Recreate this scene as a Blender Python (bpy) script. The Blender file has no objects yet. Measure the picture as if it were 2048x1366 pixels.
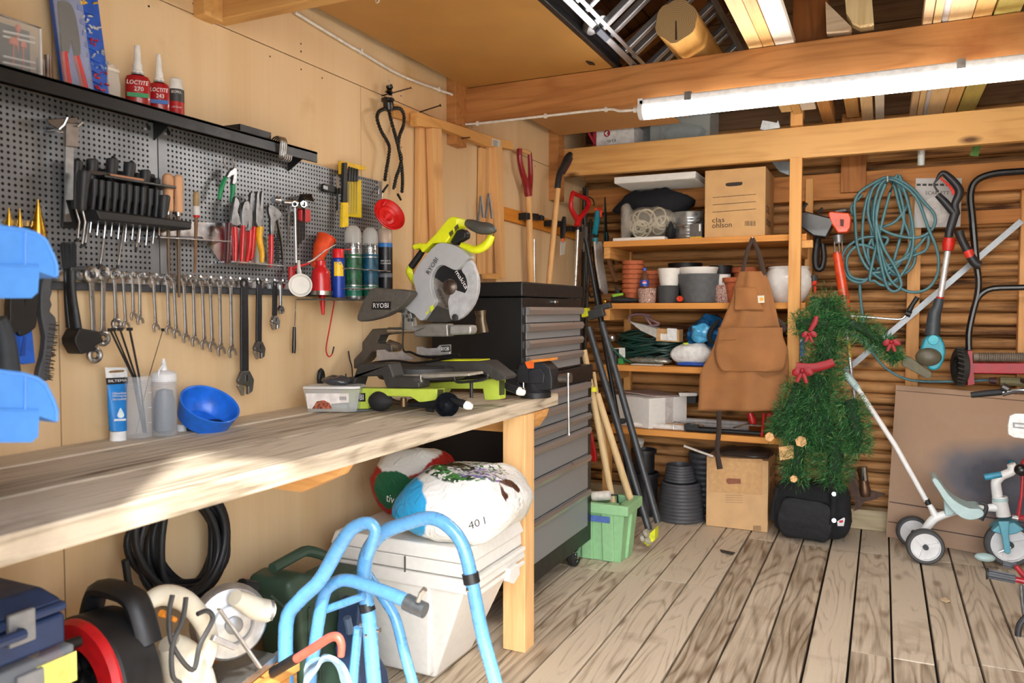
WORLD, SUN, LAMP, EXPO = 1.05, 4.5, 27.0, .95
import bpy, bmesh, math, random
from mathutils import Vector, Matrix
random.seed(7)
import mathutils
mathutils.noise.seed_set(7)
sin, cos, pi = math.sin, math.cos, math.pi
scene = bpy.context.scene
COL = scene.collection

# ---------------------------------------------------------------- camera (1560 px focal length at 2048 px)
FPX = 1560.0
VPX, HZ = 1765.0, 620.0            # vanishing point of the side wall, horizon row
CAM = Vector((1.8, 0.0, 1.25))
_p = math.atan((683 - HZ) / FPX)
_a = math.atan((VPX - 1024) / math.hypot(FPX, 683 - HZ))
F = Vector((-sin(_a) * cos(_p), cos(_a) * cos(_p), -sin(_p)))
R = Vector((cos(_a), sin(_a), 0))
U = R.cross(F)
cam_d = bpy.data.cameras.new('camera'); cam = bpy.data.objects.new('camera', cam_d); COL.objects.link(cam)
cam_d.sensor_width = 36.0; cam_d.lens = FPX / 2048 * 36.0; cam_d.clip_start = .05
_m = Matrix((R, U, -F)).transposed().to_4x4(); _m.translation = CAM
cam.matrix_world = _m
cam_d.dof.use_dof = True; cam_d.dof.focus_distance = 3.0; cam_d.dof.aperture_fstop = 4.0
scene.camera = cam

def W(u, v, x=None, y=None, z=None):
    """the point of the plane x=, y= or z= seen at photo pixel (u, v)"""
    d = F + (u - 1024) / FPX * R + (683 - v) / FPX * U
    if x is not None: t = (x - CAM.x) / d.x
    elif y is not None: t = (y - CAM.y) / d.y
    else: t = (z - CAM.z) / d.z
    return CAM + t * d
def S(p):
    """metres per photo pixel at point p"""
    return (Vector(p) - CAM).dot(F) / FPX

# ---------------------------------------------------------------- materials
_mats = {}
def lin(h):
    h = h.lstrip('#')
    if len(h) == 3: h = ''.join(c * 2 for c in h)
    c = [int(h[i:i + 2], 16) / 255 for i in (0, 2, 4)]
    return tuple(k / 12.92 if k <= .04045 else ((k + .055) / 1.055) ** 2.4 for k in c) + (1,)
class NT:
    def __init__(s, name):
        s.m = bpy.data.materials.new(name); s.m.use_nodes = True
        s.t = s.m.node_tree; s.b = s.t.nodes['Principled BSDF']
        s.out = s.t.nodes['Material Output']
    def n(s, typ, ins=None, **kw):
        k = s.t.nodes.new('ShaderNode' + typ)
        for a, v in kw.items(): setattr(k, a, v)
        for i, v in (ins or {}).items():
            if isinstance(v, bpy.types.NodeSocket): s.t.links.new(v, k.inputs[i])
            else: k.inputs[i].default_value = v
        return k
    def l(s, a, b): s.t.links.new(a, b)
    def ramp(s, fac, stops):
        r = s.n('ValToRGB', {0: fac}); e = r.color_ramp.elements
        while len(e) < len(stops): e.new(.5)
        for k, (p, c) in zip(e, stops): k.position = p; k.color = c
        return r.outputs[0]
    def math(s, op, a, b=0.0, c=0.0):
        return s.n('Math', {0: a, 1: b, 2: c}, operation=op).outputs[0]
    def mix(s, f, a, b, mode='MIX'):
        k = s.n('Mix', {0: f, 6: a, 7: b}, data_type='RGBA', blend_type=mode)
        return k.outputs[2]
    def bump(s, h, st, dist=.01):
        k = s.n('Bump', {'Strength': st, 'Distance': dist, 'Height': h}); s.l(k.outputs[0], s.b.inputs['Normal'])
def C(col, rough=.5, metal=0.0, var=.12, sc=40, bump=0.0, coat=0.0, spec=None):
    """plain material: paint, plastic, metal, rubber - slightly mottled"""
    key = ('C', col, rough, metal, var, sc, bump, coat, spec)
    if key in _mats: return _mats[key]
    k = NT('mat_' + col); c = lin(col)
    tc = k.n('TexCoord').outputs['Object']
    nz = k.n('TexNoise', {'Vector': tc, 'Scale': sc, 'Detail': 4.0}).outputs[0]
    d = tuple(x * (1 - var * 1.6) for x in c[:3]) + (1,); e = tuple(min(1, x * (1 + var)) for x in c[:3]) + (1,)
    k.l(k.ramp(nz, [(.3, d), (.7, e)]), k.b.inputs['Base Color'])
    k.b.inputs['Metallic'].default_value = metal
    k.l(k.math('MULTIPLY_ADD', nz, .25, rough - .12), k.b.inputs['Roughness'])
    if coat: k.b.inputs['Coat Weight'].default_value = coat
    if spec is not None: k.b.inputs['Specular IOR Level'].default_value = spec
    if bump: k.bump(nz, bump)
    _mats[key] = k.m; return k.m
def GL(col, alpha=.35, rough=.25, ):
    """clear or milky plastic / glass"""
    key = ('GL', col, alpha, rough)
    if key in _mats: return _mats[key]
    k = NT('clear_' + col); k.b.inputs['Base Color'].default_value = lin(col)
    k.b.inputs['Roughness'].default_value = rough; k.b.inputs['Alpha'].default_value = alpha
    nz = k.n('TexNoise', {'Vector': k.n('TexCoord').outputs['Object'], 'Scale': 30.0}).outputs[0]
    k.bump(nz, .1)
    _mats[key] = k.m; return k.m
def WD(light, dark, ax='y', sc=1.0, freq=26.0, con=.6, rough=.62, knots=0.0, attr=False, bump=.15, stain=None, kcol='5a3416', streak=.5):
    """sawn timber: grain lines are the contours of a noise stretched along the board"""
    key = ('WD', light, dark, ax, sc, freq, con, rough, knots, attr, bump, stain, kcol, streak)
    if key in _mats: return _mats[key]
    k = NT('wood_' + light); tc = k.n('TexCoord').outputs['Object']
    if attr:
        at = k.n('Attribute', attribute_name='rnd').outputs['Fac']
        off = k.n('CombineXYZ', {0: k.math('MULTIPLY', at, 7.3), 1: k.math('MULTIPLY', at, 31.7), 2: k.math('MULTIPLY', at, 3.1)}).outputs[0]
        tc = k.n('VectorMath', {0: tc, 1: off}, operation='ADD').outputs[0]
    s = {'x': (1.1, 9, 9), 'y': (9, 1.1, 9), 'z': (9, 9, 1.1)}[ax]
    vec = k.n('Mapping', {0: tc, 3: tuple(i * sc for i in s)}).outputs[0]
    n1 = k.n('TexNoise', {'Vector': vec, 'Scale': 1.0, 'Detail': 1.5, 'Roughness': .4}).outputs[0]
    g = k.math('MULTIPLY_ADD', k.math('SINE', k.math('MULTIPLY', n1, freq * 6)), .5, .5)
    g = k.math('POWER', g, 3.5)
    vec2 = k.n('Mapping', {0: tc, 3: tuple(i * sc * 6 if i > 2 else i * sc * 2 for i in s)}).outputs[0]
    n2 = k.n('TexNoise', {'Vector': vec2, 'Scale': 1.0, 'Detail': 6.0, 'Roughness': .65}).outputs[0]
    n3 = k.n('TexNoise', {'Vector': tc, 'Scale': 2.2 * sc, 'Detail': 3.0}).outputs[0]
    f = k.math('ADD', k.math('MULTIPLY', g, con * .5), k.math('MULTIPLY', k.math('SUBTRACT', n2, .5), streak * 2.2))
    f = k.math('ADD', f, k.math('MULTIPLY', k.math('SUBTRACT', n3, .45), .9))
    if attr: f = k.math('ADD', f, k.math('MULTIPLY', k.math('SUBTRACT', at, .5), .6))
    col = k.ramp(f, [(.0, lin(light)), (.85, lin(dark))])
    if knots:
        vk = k.n('Mapping', {0: tc, 3: {'x': (2.4, .03, 6), 'y': (6, 2.2, .03), 'z': (5, .8, 2.2)}[ax]}).outputs[0]
        vo = k.n('TexVoronoi', {'Vector': vk, 'Scale': 1.0}).outputs['Distance']
        wob = k.math('ADD', vo, k.math('MULTIPLY', n2, .05))
        kn = k.ramp(wob, [(.07, (1, 1, 1, 1)), (.17, (0, 0, 0, 1))])
        col = k.mix(k.math('MULTIPLY', kn, knots), col, lin(kcol))
    if stain:
        n4 = k.n('TexNoise', {'Vector': tc, 'Scale': 3.1, 'Detail': 5.0, 'Roughness': .6}).outputs[0]
        col = k.mix(k.math('MULTIPLY', k.ramp(n4, [(.58, (0, 0, 0, 1)), (.75, (1, 1, 1, 1))]), .55), col, lin(stain))
    k.l(col, k.b.inputs['Base Color']); k.b.inputs['Roughness'].default_value = rough
    k.b.inputs['Specular IOR Level'].default_value = .25
    if bump: k.bump(f, bump, .004)
    _mats[key] = k.m; return k.m
def EM(col, st):
    key = ('EM', col, st)
    if key in _mats: return _mats[key]
    k = NT('glow_' + col); k.b.inputs['Base Color'].default_value = lin(col)
    k.b.inputs['Emission Color'].default_value = lin(col); k.b.inputs['Emission Strength'].default_value = st
    _mats[key] = k.m; return k.m
CHROME = C('c9ccd0', .24, 1.0, .1); STEEL = C('9a9c9e', .38, 1.0, .15); DKSTEEL = C('3c3d3f', .42, .9, .15)
BLACK = C('17181a', .48); BLACKG = C('101113', .3, coat=.2); RUBBER = C('1c1c1d', .75); WHITE = C('e6e6e2', .5, var=.05)
RED = C('c3161c', .42, coat=.2); GREY = C('77797b', .5); BLUEP = C('2f6fd0', .45)

# ---------------------------------------------------------------- mesh building
def frames(pts, closed=False):
    n = len(pts); T = []
    for i in range(n):
        a = pts[(i - 1) % n] if (closed or i > 0) else pts[i]
        b = pts[(i + 1) % n] if (closed or i < n - 1) else pts[i]
        t = (b - a); T.append(t.normalized() if t.length > 1e-9 else Vector((0, 0, 1)))
    ref = Vector((0, 0, 1)) if abs(T[0].z) < .9 else Vector((1, 0, 0))
    nrm = (ref - T[0] * ref.dot(T[0])).normalized(); out = []
    for t in T:
        nrm = nrm - t * nrm.dot(t)
        nrm = nrm.normalized() if nrm.length > 1e-6 else t.orthogonal().normalized()
        out.append((nrm.copy(), t.cross(nrm)))
    return out
def smooth(pts, k=4, closed=False):
    """Catmull-Rom through the points"""
    P = [Vector(p) for p in pts]; n = len(P); out = []
    for i in range(n if closed else n - 1):
        g = lambda j: P[j % n] if closed else P[max(0, min(n - 1, j))]
        a, b, c, d = g(i - 1), g(i), g(i + 1), g(i + 2)
        for s in range(k):
            t = s / k
            out.append(.5 * ((2 * b) + (c - a) * t + (2 * a - 5 * b + 4 * c - d) * t * t + (3 * b - a - 3 * c + d) * t ** 3))
    if not closed: out.append(P[-1])
    return out
class M:
    def __init__(s): s.v = []; s.f = []; s.rnd = None; s.rv = []
    def add(s, vs, fs):
        o = len(s.v); s.v += [Vector(p) for p in vs]; s.f += [tuple(i + o for i in f) for f in fs]
        if s.rnd is not None: s.rv += [s.rnd] * len(vs)
        return s
    def box(s, c, d, rot=None):
        c = Vector(c); h = Vector(d) * .5
        vs = [Vector((sx * h.x, sy * h.y, sz * h.z)) for sx in (-1, 1) for sy in (-1, 1) for sz in (-1, 1)]
        if rot is not None: vs = [rot @ p for p in vs]
        return s.add([c + p for p in vs], [(0, 1, 3, 2), (4, 6, 7, 5), (0, 4, 5, 1), (2, 3, 7, 6), (0, 2, 6, 4), (1, 5, 7, 3)])
    def mm(s, x0, x1, y0, y1, z0, z1):
        return s.box(((x0 + x1) / 2, (y0 + y1) / 2, (z0 + z1) / 2), (abs(x1 - x0), abs(y1 - y0), abs(z1 - z0)))
    def beam(s, a, b, w, h, up=(0, 0, 1)):
        """square bar from a to b, w wide and h high"""
        a, b = Vector(a), Vector(b); t = (b - a).normalized(); up = Vector(up)
        if abs(t.dot(up)) > .98: up = Vector((0, 1, 0))
        sd = t.cross(up).normalized(); u2 = sd.cross(t)
        return s.box((a + b) / 2, (w, (b - a).length, h), Matrix((sd, t, u2)).transposed())
    def tube(s, pts, r, n=8, closed=False, caps=True, flat=1.0):
        pts = [Vector(p) for p in pts]; m = len(pts)
        rs = r if isinstance(r, (list, tuple)) else [r] * m
        fr = frames(pts, closed); vs = []; fs = []
        for p, q, (a, b) in zip(pts, rs, fr):
            vs += [p + q * (cos(2 * pi * j / n) * a + flat * sin(2 * pi * j / n) * b) for j in range(n)]
        for i in range(m if closed else m - 1):
            k = (i + 1) % m
            fs += [(i * n + j, i * n + (j + 1) % n, k * n + (j + 1) % n, k * n + j) for j in range(n)]
        if caps and not closed: fs += [tuple(range(n - 1, -1, -1)), tuple((m - 1) * n + j for j in range(n))]
        return s.add(vs, fs)
    def px(s, pts, n=10, k=0, flat=1.0, closed=False, **pl):
        """round bar through photo pixels (u, v, radius in px) lying in a plane"""
        q = [W(u, v, **pl) for u, v, r in pts]
        q4 = [Vector((p.x, p.y, p.z, r * S(p))) for p, (u, v, r) in zip(q, pts)]
        if k: q4 = smooth(q4, k, closed)
        return s.tube([p.xyz for p in q4], [max(p.w, 1e-4) for p in q4], n, closed, flat=flat)
    def lathe(s, prof, o, ax=(0, 0, 1), n=24, caps=True):
        o, ax = Vector(o), Vector(ax).normalized(); a = ax.orthogonal().normalized(); b = ax.cross(a)
        if abs(ax.z) > .999: a, b = Vector((1, 0, 0)), Vector((0, 1, 0)) * (1 if ax.z > 0 else -1)
        vs = []; fs = []
        for r, h in prof: vs += [o + ax * h + max(r, 1e-4) * (cos(2 * pi * j / n) * a + sin(2 * pi * j / n) * b) for j in range(n)]
        for i in range(len(prof) - 1): fs += [(i * n + j, i * n + (j + 1) % n, (i + 1) * n + (j + 1) % n, (i + 1) * n + j) for j in range(n)]
        if caps: fs += [tuple(range(n - 1, -1, -1)), tuple((len(prof) - 1) * n + j for j in range(n))]
        return s.add(vs, fs)
    def cyl(s, a, b, r, n=20, r2=None):
        a, b = Vector(a), Vector(b); d = (b - a)
        return s.lathe([(r, 0), (r2 if r2 is not None else r, d.length)], a, d, n)
    def prism(s, pts, vec):
        pts = [Vector(p) for p in pts]; vec = Vector(vec); n = len(pts)
        nn = sum(((pts[i] - pts[0]).cross(pts[i + 1] - pts[0]) for i in range(1, n - 1)), Vector())
        if nn.dot(vec) < 0: pts.reverse()
        return s.add(pts + [p + vec for p in pts], [tuple(range(n - 1, -1, -1)), tuple(range(n, 2 * n))] + [(i, (i + 1) % n, n + (i + 1) % n, n + i) for i in range(n)])
    def out(s, px, th, k=0, **pl):
        """solid cut to an outline given in photo pixels on a plane; th = thickness, outwards from the plane towards +x / -y / +z"""
        q = [W(u, v, **pl) for u, v in px]
        if k: q = smooth(q, k, True)
        vec = {'x': (th, 0, 0), 'y': (0, -th, 0), 'z': (0, 0, th)}[next(iter(pl))]
        return s.prism(q, vec)
    def ball(s, c, r, n=16, m=10, rot=None):
        c = Vector(c); r = Vector(r) if hasattr(r, '__len__') else Vector((r, r, r)); vs = []; fs = []
        for i in range(m + 1):
            th = pi * i / m
            for j in range(n):
                p = Vector((r.x * sin(th) * cos(2 * pi * j / n), r.y * sin(th) * sin(2 * pi * j / n), r.z * cos(th)))
                vs.append(c + (rot @ p if rot is not None else p))
        for i in range(m): fs += [(i * n + j, (i + 1) * n + j, (i + 1) * n + (j + 1) % n, i * n + (j + 1) % n) for j in range(n)]
        return s.add(vs, fs)
    def ring(s, c, ax, Rr, r, n=24, m=8):
        c, ax = Vector(c), Vector(ax).normalized(); a = ax.orthogonal().normalized(); b = ax.cross(a)
        return s.tube([c + Rr * (cos(2 * pi * i / n) * a + sin(2 * pi * i / n) * b) for i in range(n)], r, m, True)
    def wob(s, amp, sc, seed=0):
        """crumple: push the vertices about with noise"""
        from mathutils import noise
        o = Vector((seed * 13.1, seed * 7.7, seed * 3.3))
        s.v = [p + Vector(noise.noise_vector(p * sc + o)) * amp for p in s.v]; return s

ROOTS = []
def T(name, label, cat, group=None):
    o = bpy.data.objects.new(name, None); COL.objects.link(o); o.empty_display_size = .05
    o['label'] = label; o['category'] = cat
    if group: o['group'] = group
    ROOTS.append(o); return o
def A(name, m, mt, parent=None, sm=35, bev=0.0, sub=0, label=None):
    me = bpy.data.meshes.new(name); me.from_pydata(m.v, [], m.f)
    if m.rv:
        at = me.attributes.new('rnd', 'FLOAT', 'POINT'); at.data.foreach_set('value', m.rv)
    bm = bmesh.new(); bm.from_mesh(me); bmesh.ops.recalc_face_normals(bm, faces=bm.faces[:]); bm.to_mesh(me); bm.free()
    me.materials.append(mt)
    if sm:
        me.polygons.foreach_set('use_smooth', [True] * len(me.polygons)); me.set_sharp_from_angle(angle=math.radians(sm))
    o = bpy.data.objects.new(name, me); COL.objects.link(o); o.parent = parent
    if bev:
        b = o.modifiers.new('bevel', 'BEVEL'); b.width = bev; b.segments = 2; b.limit_method = 'ANGLE'; b.angle_limit = .6
        if sm: b.harden_normals = True
    if sub:
        b = o.modifiers.new('sub', 'SUBSURF'); b.levels = b.render_levels = sub
    if label: o['label'] = label
    return o
def T1(name, label, cat, m, mt, group=None, **kw):
    o = A(name, m, mt, None, **kw); o['label'] = label; o['category'] = cat
    if group: o['group'] = group
    ROOTS.append(o); return o
def ST(name, m, mt, **kw):
    o = A(name, m, mt, None, **kw); o['kind'] = 'structure'; return o
def text(s, parent, p0, right, up, width, height, mt, name='lettering', bend=None, th=.0004, shear=0.0):
    """writing on a thing: p0 lower-left corner, width / height in metres; bend=(axis point, radius) wraps it round a can"""
    cu = bpy.data.curves.new(name, 'FONT'); cu.body = s; cu.resolution_u = 2; cu.shear = shear; cu.space_line = .85
    ob = bpy.data.objects.new(name, cu); COL.objects.link(ob)
    bpy.context.view_layer.update()
    me = bpy.data.meshes.new_from_object(ob.evaluated_get(bpy.context.evaluated_depsgraph_get()))
    bpy.data.objects.remove(ob); bpy.data.curves.remove(cu)
    xs = [v.co.x for v in me.vertices]; ys = [v.co.y for v in me.vertices]
    x0, y0 = min(xs), min(ys); kx = width / (max(xs) - x0); ky = height / (max(ys) - y0)
    p0 = Vector(p0); right = Vector(right).normalized(); up = Vector(up); up = (up - right * up.dot(right)).normalized(); nr = right.cross(up)
    if bend:
        a0 = Vector((bend[0][0], bend[0][1], 0)); r = bend[1]; d = p0 - a0; phi = math.atan2(d.y, d.x)
    for v in me.vertices:
        a, b = (v.co.x - x0) * kx, (v.co.y - y0) * ky
        if bend:
            q = phi + a / r; v.co = Vector((a0.x + (r + .0006) * cos(q), a0.y + (r + .0006) * sin(q), p0.z + b))
        else: v.co = p0 + right * a + up * b + nr * .0008
    me.materials.clear(); me.materials.append(mt)
    o = bpy.data.objects.new(name, me); COL.objects.link(o); o.parent = parent
    return o
def textpx(s, parent, a, b, h, mt, bias=.0015, name='lettering', shear=0.0, **pl):
    """writing whose baseline runs from pixel a to pixel b, h px high, on a plane"""
    p, q = W(*a, **pl), W(*b, **pl); ax = next(iter(pl))
    nr = {'x': Vector((1, 0, 0)), 'y': Vector((0, -1, 0)), 'z': Vector((0, 0, 1))}[ax]
    r = (q - p).normalized(); up = nr.cross(r)
    return text(s, parent, p + nr * bias, r, up, (q - p).length, h * S(p), mt, name, shear=shear)
def bend_text(s, parent, axis, r, mid, z0, w, h, mt, shear=0.0):
    """writing round a can whose axis is vertical; mid = angle of the middle"""
    a = mid - w / 2 / r
    return text(s, parent, (axis[0] + r * cos(a), axis[1] + r * sin(a), z0), (1, 0, 0), (0, 0, 1), w, h, mt, bend=(axis, r), shear=shear)
def face_cam(p):
    d = CAM - Vector(p); return math.atan2(d.y, d.x)
def finish():
    """put every thing's origin at the middle of its base"""
    for o in ROOTS:
        ms = [c for c in o.children_recursive if c.type == 'MESH'] + ([o] if o.type == 'MESH' else [])
        if not ms: continue
        lo = Vector((1e9,) * 3); hi = -lo
        for c in ms:
            for v in c.data.vertices:
                for i in range(3): lo[i] = min(lo[i], v.co[i]); hi[i] = max(hi[i], v.co[i])
        b = Vector(((lo.x + hi.x) / 2, (lo.y + hi.y) / 2, lo.z))
        for c in ms: c.data.transform(Matrix.Translation(-b))
        o.location = b
# ================================================================ the building
YB = 4.95
# floor: worn grey-brown boards
m = M(); x0 = W(1786, 1366, z=0).x; pw = .1405
bx = x0 - pw * 20
joints = {0: 3.53}
while bx < 4.3:
    a, b = max(bx + .0035, -.005), bx + pw - .0035 - random.random() * .003
    if b > .01:
        cuts = [.36]
        for yj in (random.choice([.4, 1.1, 2.2]), (3.53 if bx < 1.1 else 4.383), ):
            cuts.append(yj + random.uniform(-.004, .004))
        if 1.6 < bx < 2.2: cuts.insert(-1, 3.12 + random.uniform(-.05, .05))
        cuts = sorted(cuts) + [YB]
        for y0, y1 in zip(cuts, cuts[1:]):
            m.rnd = random.random(); dz = random.uniform(-.003, .0)
            m.mm(a, b, y0 + .0015, y1 - .0015, -.03, dz)
    bx += pw
FLOORM = WD('cdbfa8', '75614a', 'y', .9, freq=11, con=.7, attr=True, bump=.3, stain='7a6046', knots=.6, kcol='5f3a20', streak=.75)
ST('floor', m, FLOORM, sm=0, bev=.0025)
ST('floor_subfloor', M().mm(-.2, 4.4, .35, YB + .1, -.09, -.035), C('2a2018', .9))
# left wall: thin plywood sheets on studs
PLY = WD('e2c79e', 'c9a06c', 'z', .35, freq=3.0, con=.25, rough=.55, bump=.04, stain='bb9058', streak=.25)
zs = W(763, 190, x=0).z; yv = W(722, 300, x=0).y; m = M(); g = .0018
for (y0, y1, z0, z1) in ((.451, yv - 1.9, 0, zs), (yv - 1.9, yv - 1.22, 0, zs), (yv - 1.22, yv, 0, zs), (yv, yv + 1.22, 0, zs), (yv + 1.22, YB, 0, zs),
                         (.451, 1.1, zs, 2.6), (1.1, 3.2, zs, 2.6), (3.2, YB, zs, 2.6)):
    m.mm(-.012, 0, y0 + g, y1 - g, z0 + g, z1 - g)
ST('wall_left', m, PLY, sm=0)
ST('wall_left_backing', M().mm(-.12, -.0125, .35, YB + .1, -.05, 2.6), C('3a2a1a', .9))
m = M(); rs = random.Random(5)
for k in range(46):
    yy = rs.choice((rs.uniform(.6, 4.2), .9 + .61 * rs.randrange(5))); zz = rs.choice((zs - .03, zs + .03, rs.uniform(.98, 2.2))); m.cyl((0, yy, zz), (.0012, yy, zz), .003, 8)
ST('wall_left_trim_screws', m, C('6a5138', .6, .3), sm=0)
# back wall: half-round log siding, dark with age
m = M(); z = -.02; pitch = .066
while z < 2.35:
    m.rnd = random.random(); n = 7; dx = random.uniform(-.006, .006)
    pr = [(YB - .034 * math.sqrt(max(0, 1 - ((i / n) * 2 - 1) ** 2)) + dx * .4, z + pitch * i / n) for i in range(n + 1)] + [(YB + .03, z + pitch), (YB + .03, z)]
    m.prism([(-.05, y, q) for y, q in pr], (4.4, 0, 0)); z += pitch
LOGM = WD('c08e5a', '44240f', 'x', .9, freq=5, con=.7, attr=True, bump=.5, knots=.8, stain='2c1608', kcol='24110a', streak=1.3)
ST('wall_back', m, LOGM, sm=40)
ST('wall_back_boarding', M().mm(-.15, 4.4, YB + .03, YB + .09, -.05, 4.2), C('33200f', .9))
m = M()
for i in range(12): m.rnd = random.random(); m.mm(-.1, 4.35, YB - .012, YB + .029, 2.353 + .13 * i, 2.478 + .13 * i)
ST('wall_back_gable', m, WD('8a6a4c', '4d3522', 'x', 1, freq=6, con=.5, attr=True, knots=.6), sm=0)
STUD = WD('dba46a', 'a86f38', 'z', 1.0, freq=7, con=.5, knots=.7)
BEAM = WD('bd8550', '86532a', 'x', .9, freq=8, con=.55, knots=.7, rough=.5, kcol='4a240c', stain='8a4a1e')
PINE = WD('d8a868', 'b27c40', 'x', .9, freq=6, con=.45, knots=.9, rough=.5, kcol='4a240c')
sx0, sx1 = W(1812, 650, y=4.9).x, W(1838, 650, y=4.9).x
ST('wall_back_stud', M().mm(sx0, sx1, 4.86, 4.916, .78, 2.0), STUD, sm=0, bev=.003)
sx0 = W(2034, 650, y=4.9).x
ST('wall_back_stud', M().mm(sx0, sx0 + .1, 4.86, 4.916, .78, 2.0), STUD, sm=0, bev=.003)
za, zb = W(1900, 333, y=4.86).z, W(1900, 388, y=4.86).z
ST('wall_back_rail', M().mm(.0, 4.2, 4.82, 4.916, zb, za), WD('b77b42', '7d4a20', 'x', 1, freq=6, knots=.7), sm=0, bev=.003)
za, zb = W(2000, 418, y=4.86).z, W(2000, 446, y=4.86).z
ST('wall_back_batten', M().mm(1.9, 4.2, 4.87, 4.916, zb, za), WD('b77b42', '7d4a20', 'x', 1, freq=6, knots=.7), sm=0, bev=.003)
xs = W(1705, 350, y=4.8).x
ST('wall_back_post', M().mm(xs - .06, xs + .07, 4.79, 4.82, W(1700, 385, y=4.8).z, 2.35), WD('a96f3a', '74431c', 'z', 1, freq=6, knots=.7), sm=0, bev=.003)
ST('baseboard_back', M().mm(0, 4.2, 4.83, 4.915, 0, .115), WD('bfae8c', '8d7b58', 'x', 1, freq=6, stain='8f9a6c'), sm=0, bev=.004)
# tie beams across the room
for nm, y0, y1, z0, z1, mt in (('ceiling_beam', 1.73, 1.78, 2.10, 2.27, PINE), ('ceiling_beam', 3.2, 3.25, 2.11, 2.272, BEAM), ('ceiling_beam', 4.4, 4.45, 2.05, 2.215, PINE)):
    ST(nm, M().mm(.0, 4.2, y0, y1, z0, z1), mt, sm=0, bev=.004)
ST('ceiling_beam_plate', M().mm(0, .045, 1.66, 1.73, 2.09, 2.5), PINE, sm=0, bev=.003)
ST('ceiling_beam_plate', M().mm(0, .05, 3.10, 3.2, 2.0, 2.5), BEAM, sm=0, bev=.003)
ST('ceiling_beam_plate', M().mm(0, .06, 4.3, 4.4, 1.9, 2.5), BEAM, sm=0, bev=.003)
# roof: dark boards on rafters, ridge along the depth of the shed
sl = math.atan(.62); XR = 2.3; ZR = 2.42 + .62 * (XR + .12)
m = M()
for sgn in (-1, 1):
    for i in range(24):
        m.rnd = random.random(); a = i * .125; b = a + .119
        q = lambda t, dz=0: (XR + sgn * (t - 0) * cos(sl), ZR - t * sin(sl) + dz)
        (xa, za), (xb, zb) = q(a), q(b)
        m.prism([(xa, .2, za), (xb, .2, zb), (xb, .2, zb + .025), (xa, .2, za + .025)], (0, YB, 0))
ROOFM = WD('6a4526', '2e1b0d', 'y', 1, freq=7, con=.6, attr=True, knots=.5)
ST('roof', m, ROOFM, sm=0)
ST('roof_cover', M().prism([(XR - 3, .15, ZR - 3 * .62 + .03), (XR, .15, ZR + .03), (XR + 3, .15, ZR - 3 * .62 + .03), (XR + 3, .15, ZR - 3 * .62 + .08), (XR, .15, ZR + .09), (XR - 3, .15, ZR - 3 * .62 + .08)], (0, YB + .1, 0)), C('222', .9), sm=0)
for y in (.5, 1.8, 2.65, 3.27, 4.3):
    for sgn in (-1, 1):
        a = Vector((XR, y, ZR - .09)); b = Vector((XR + sgn * 2.42, y, ZR - .09 - 2.42 * .62))
        ST('roof_beam', M().beam(a, b, .05, .12), WD('9a6534', '5c3517', 'x', 1, freq=6, knots=.6), sm=0, bev=.003)
xk = W(1622, 60, y=3.3).x
ST('roof_pillar', M().mm(xk - .065, xk + .065, 3.26, 3.31, 2.2, 3.5), WD('8a5428', '5a3213', 'z', 1, freq=6, knots=.6), sm=0, bev=.003)
# the sides the camera does not face: wall with the wide open door behind, far side wall
ST('wall_right', M().mm(4.2, 4.3, .451, YB + .1, 0, 2.6), PLY, sm=0)
ST('wall_front', M().mm(-.1, 1.0, .35, .45, 0, 2.09).mm(3.7, 4.3, .35, .45, 0, 2.09).mm(-.1, 4.3, .35, .45, 2.09, 2.6)
   .prism([(-.3, .35, 2.6), (4.9, .35, 2.6), (XR, .35, ZR + .02)], (0, .1, 0)), PLY, sm=0)
ST('ground', M().mm(-12, 16, -22, .34, -.12, -.06), C('aaa69c', .95, var=.2, sc=8))
# ---------------------------------------------------------------- lighting: sun and sky through the open door, the tube lamp under the beam
wd = bpy.data.worlds.new('world'); scene.world = wd; wd.use_nodes = True
nt = wd.node_tree; bg = nt.nodes['Background']
sky = nt.nodes.new('ShaderNodeTexSky'); sky.sky_type = 'NISHITA'; sky.sun_disc = False; sky.sun_elevation = math.radians(44); sky.sun_rotation = math.radians(150); sky.dust_density = 2.0
mx = nt.nodes.new('ShaderNodeMix'); mx.data_type = 'RGBA'; mx.inputs[0].default_value = .75; mx.inputs[7].default_value = (3.0, 3.1, 3.3, 1)
nt.links.new(sky.outputs[0], mx.inputs[6]); nt.links.new(mx.outputs[2], bg.inputs[0]); bg.inputs[1].default_value = WORLD
sd = bpy.data.lights.new('sun', 'SUN'); sd.energy = SUN; sd.angle = math.radians(3.0); sd.color = (1, .97, .92)
so = bpy.data.objects.new('sun', sd); COL.objects.link(so)
sdir = Vector((-.5, .65, -.80)).normalized(); so.rotation_euler = sdir.to_track_quat('-Z', 'Y').to_euler(); so.location = (2.5, -3, 4)
scene.view_settings.view_transform = 'Standard'; scene.view_settings.look = 'None'; scene.view_settings.gamma = 1
scene.view_settings.exposure = EXPO
scene.cycles.max_bounces = 8; scene.cycles.diffuse_bounces = 5; scene.cycles.transparent_max_bounces = 16
scene.cycles.sample_clamp_indirect = 6.0; scene.cycles.use_denoising = True
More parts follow.
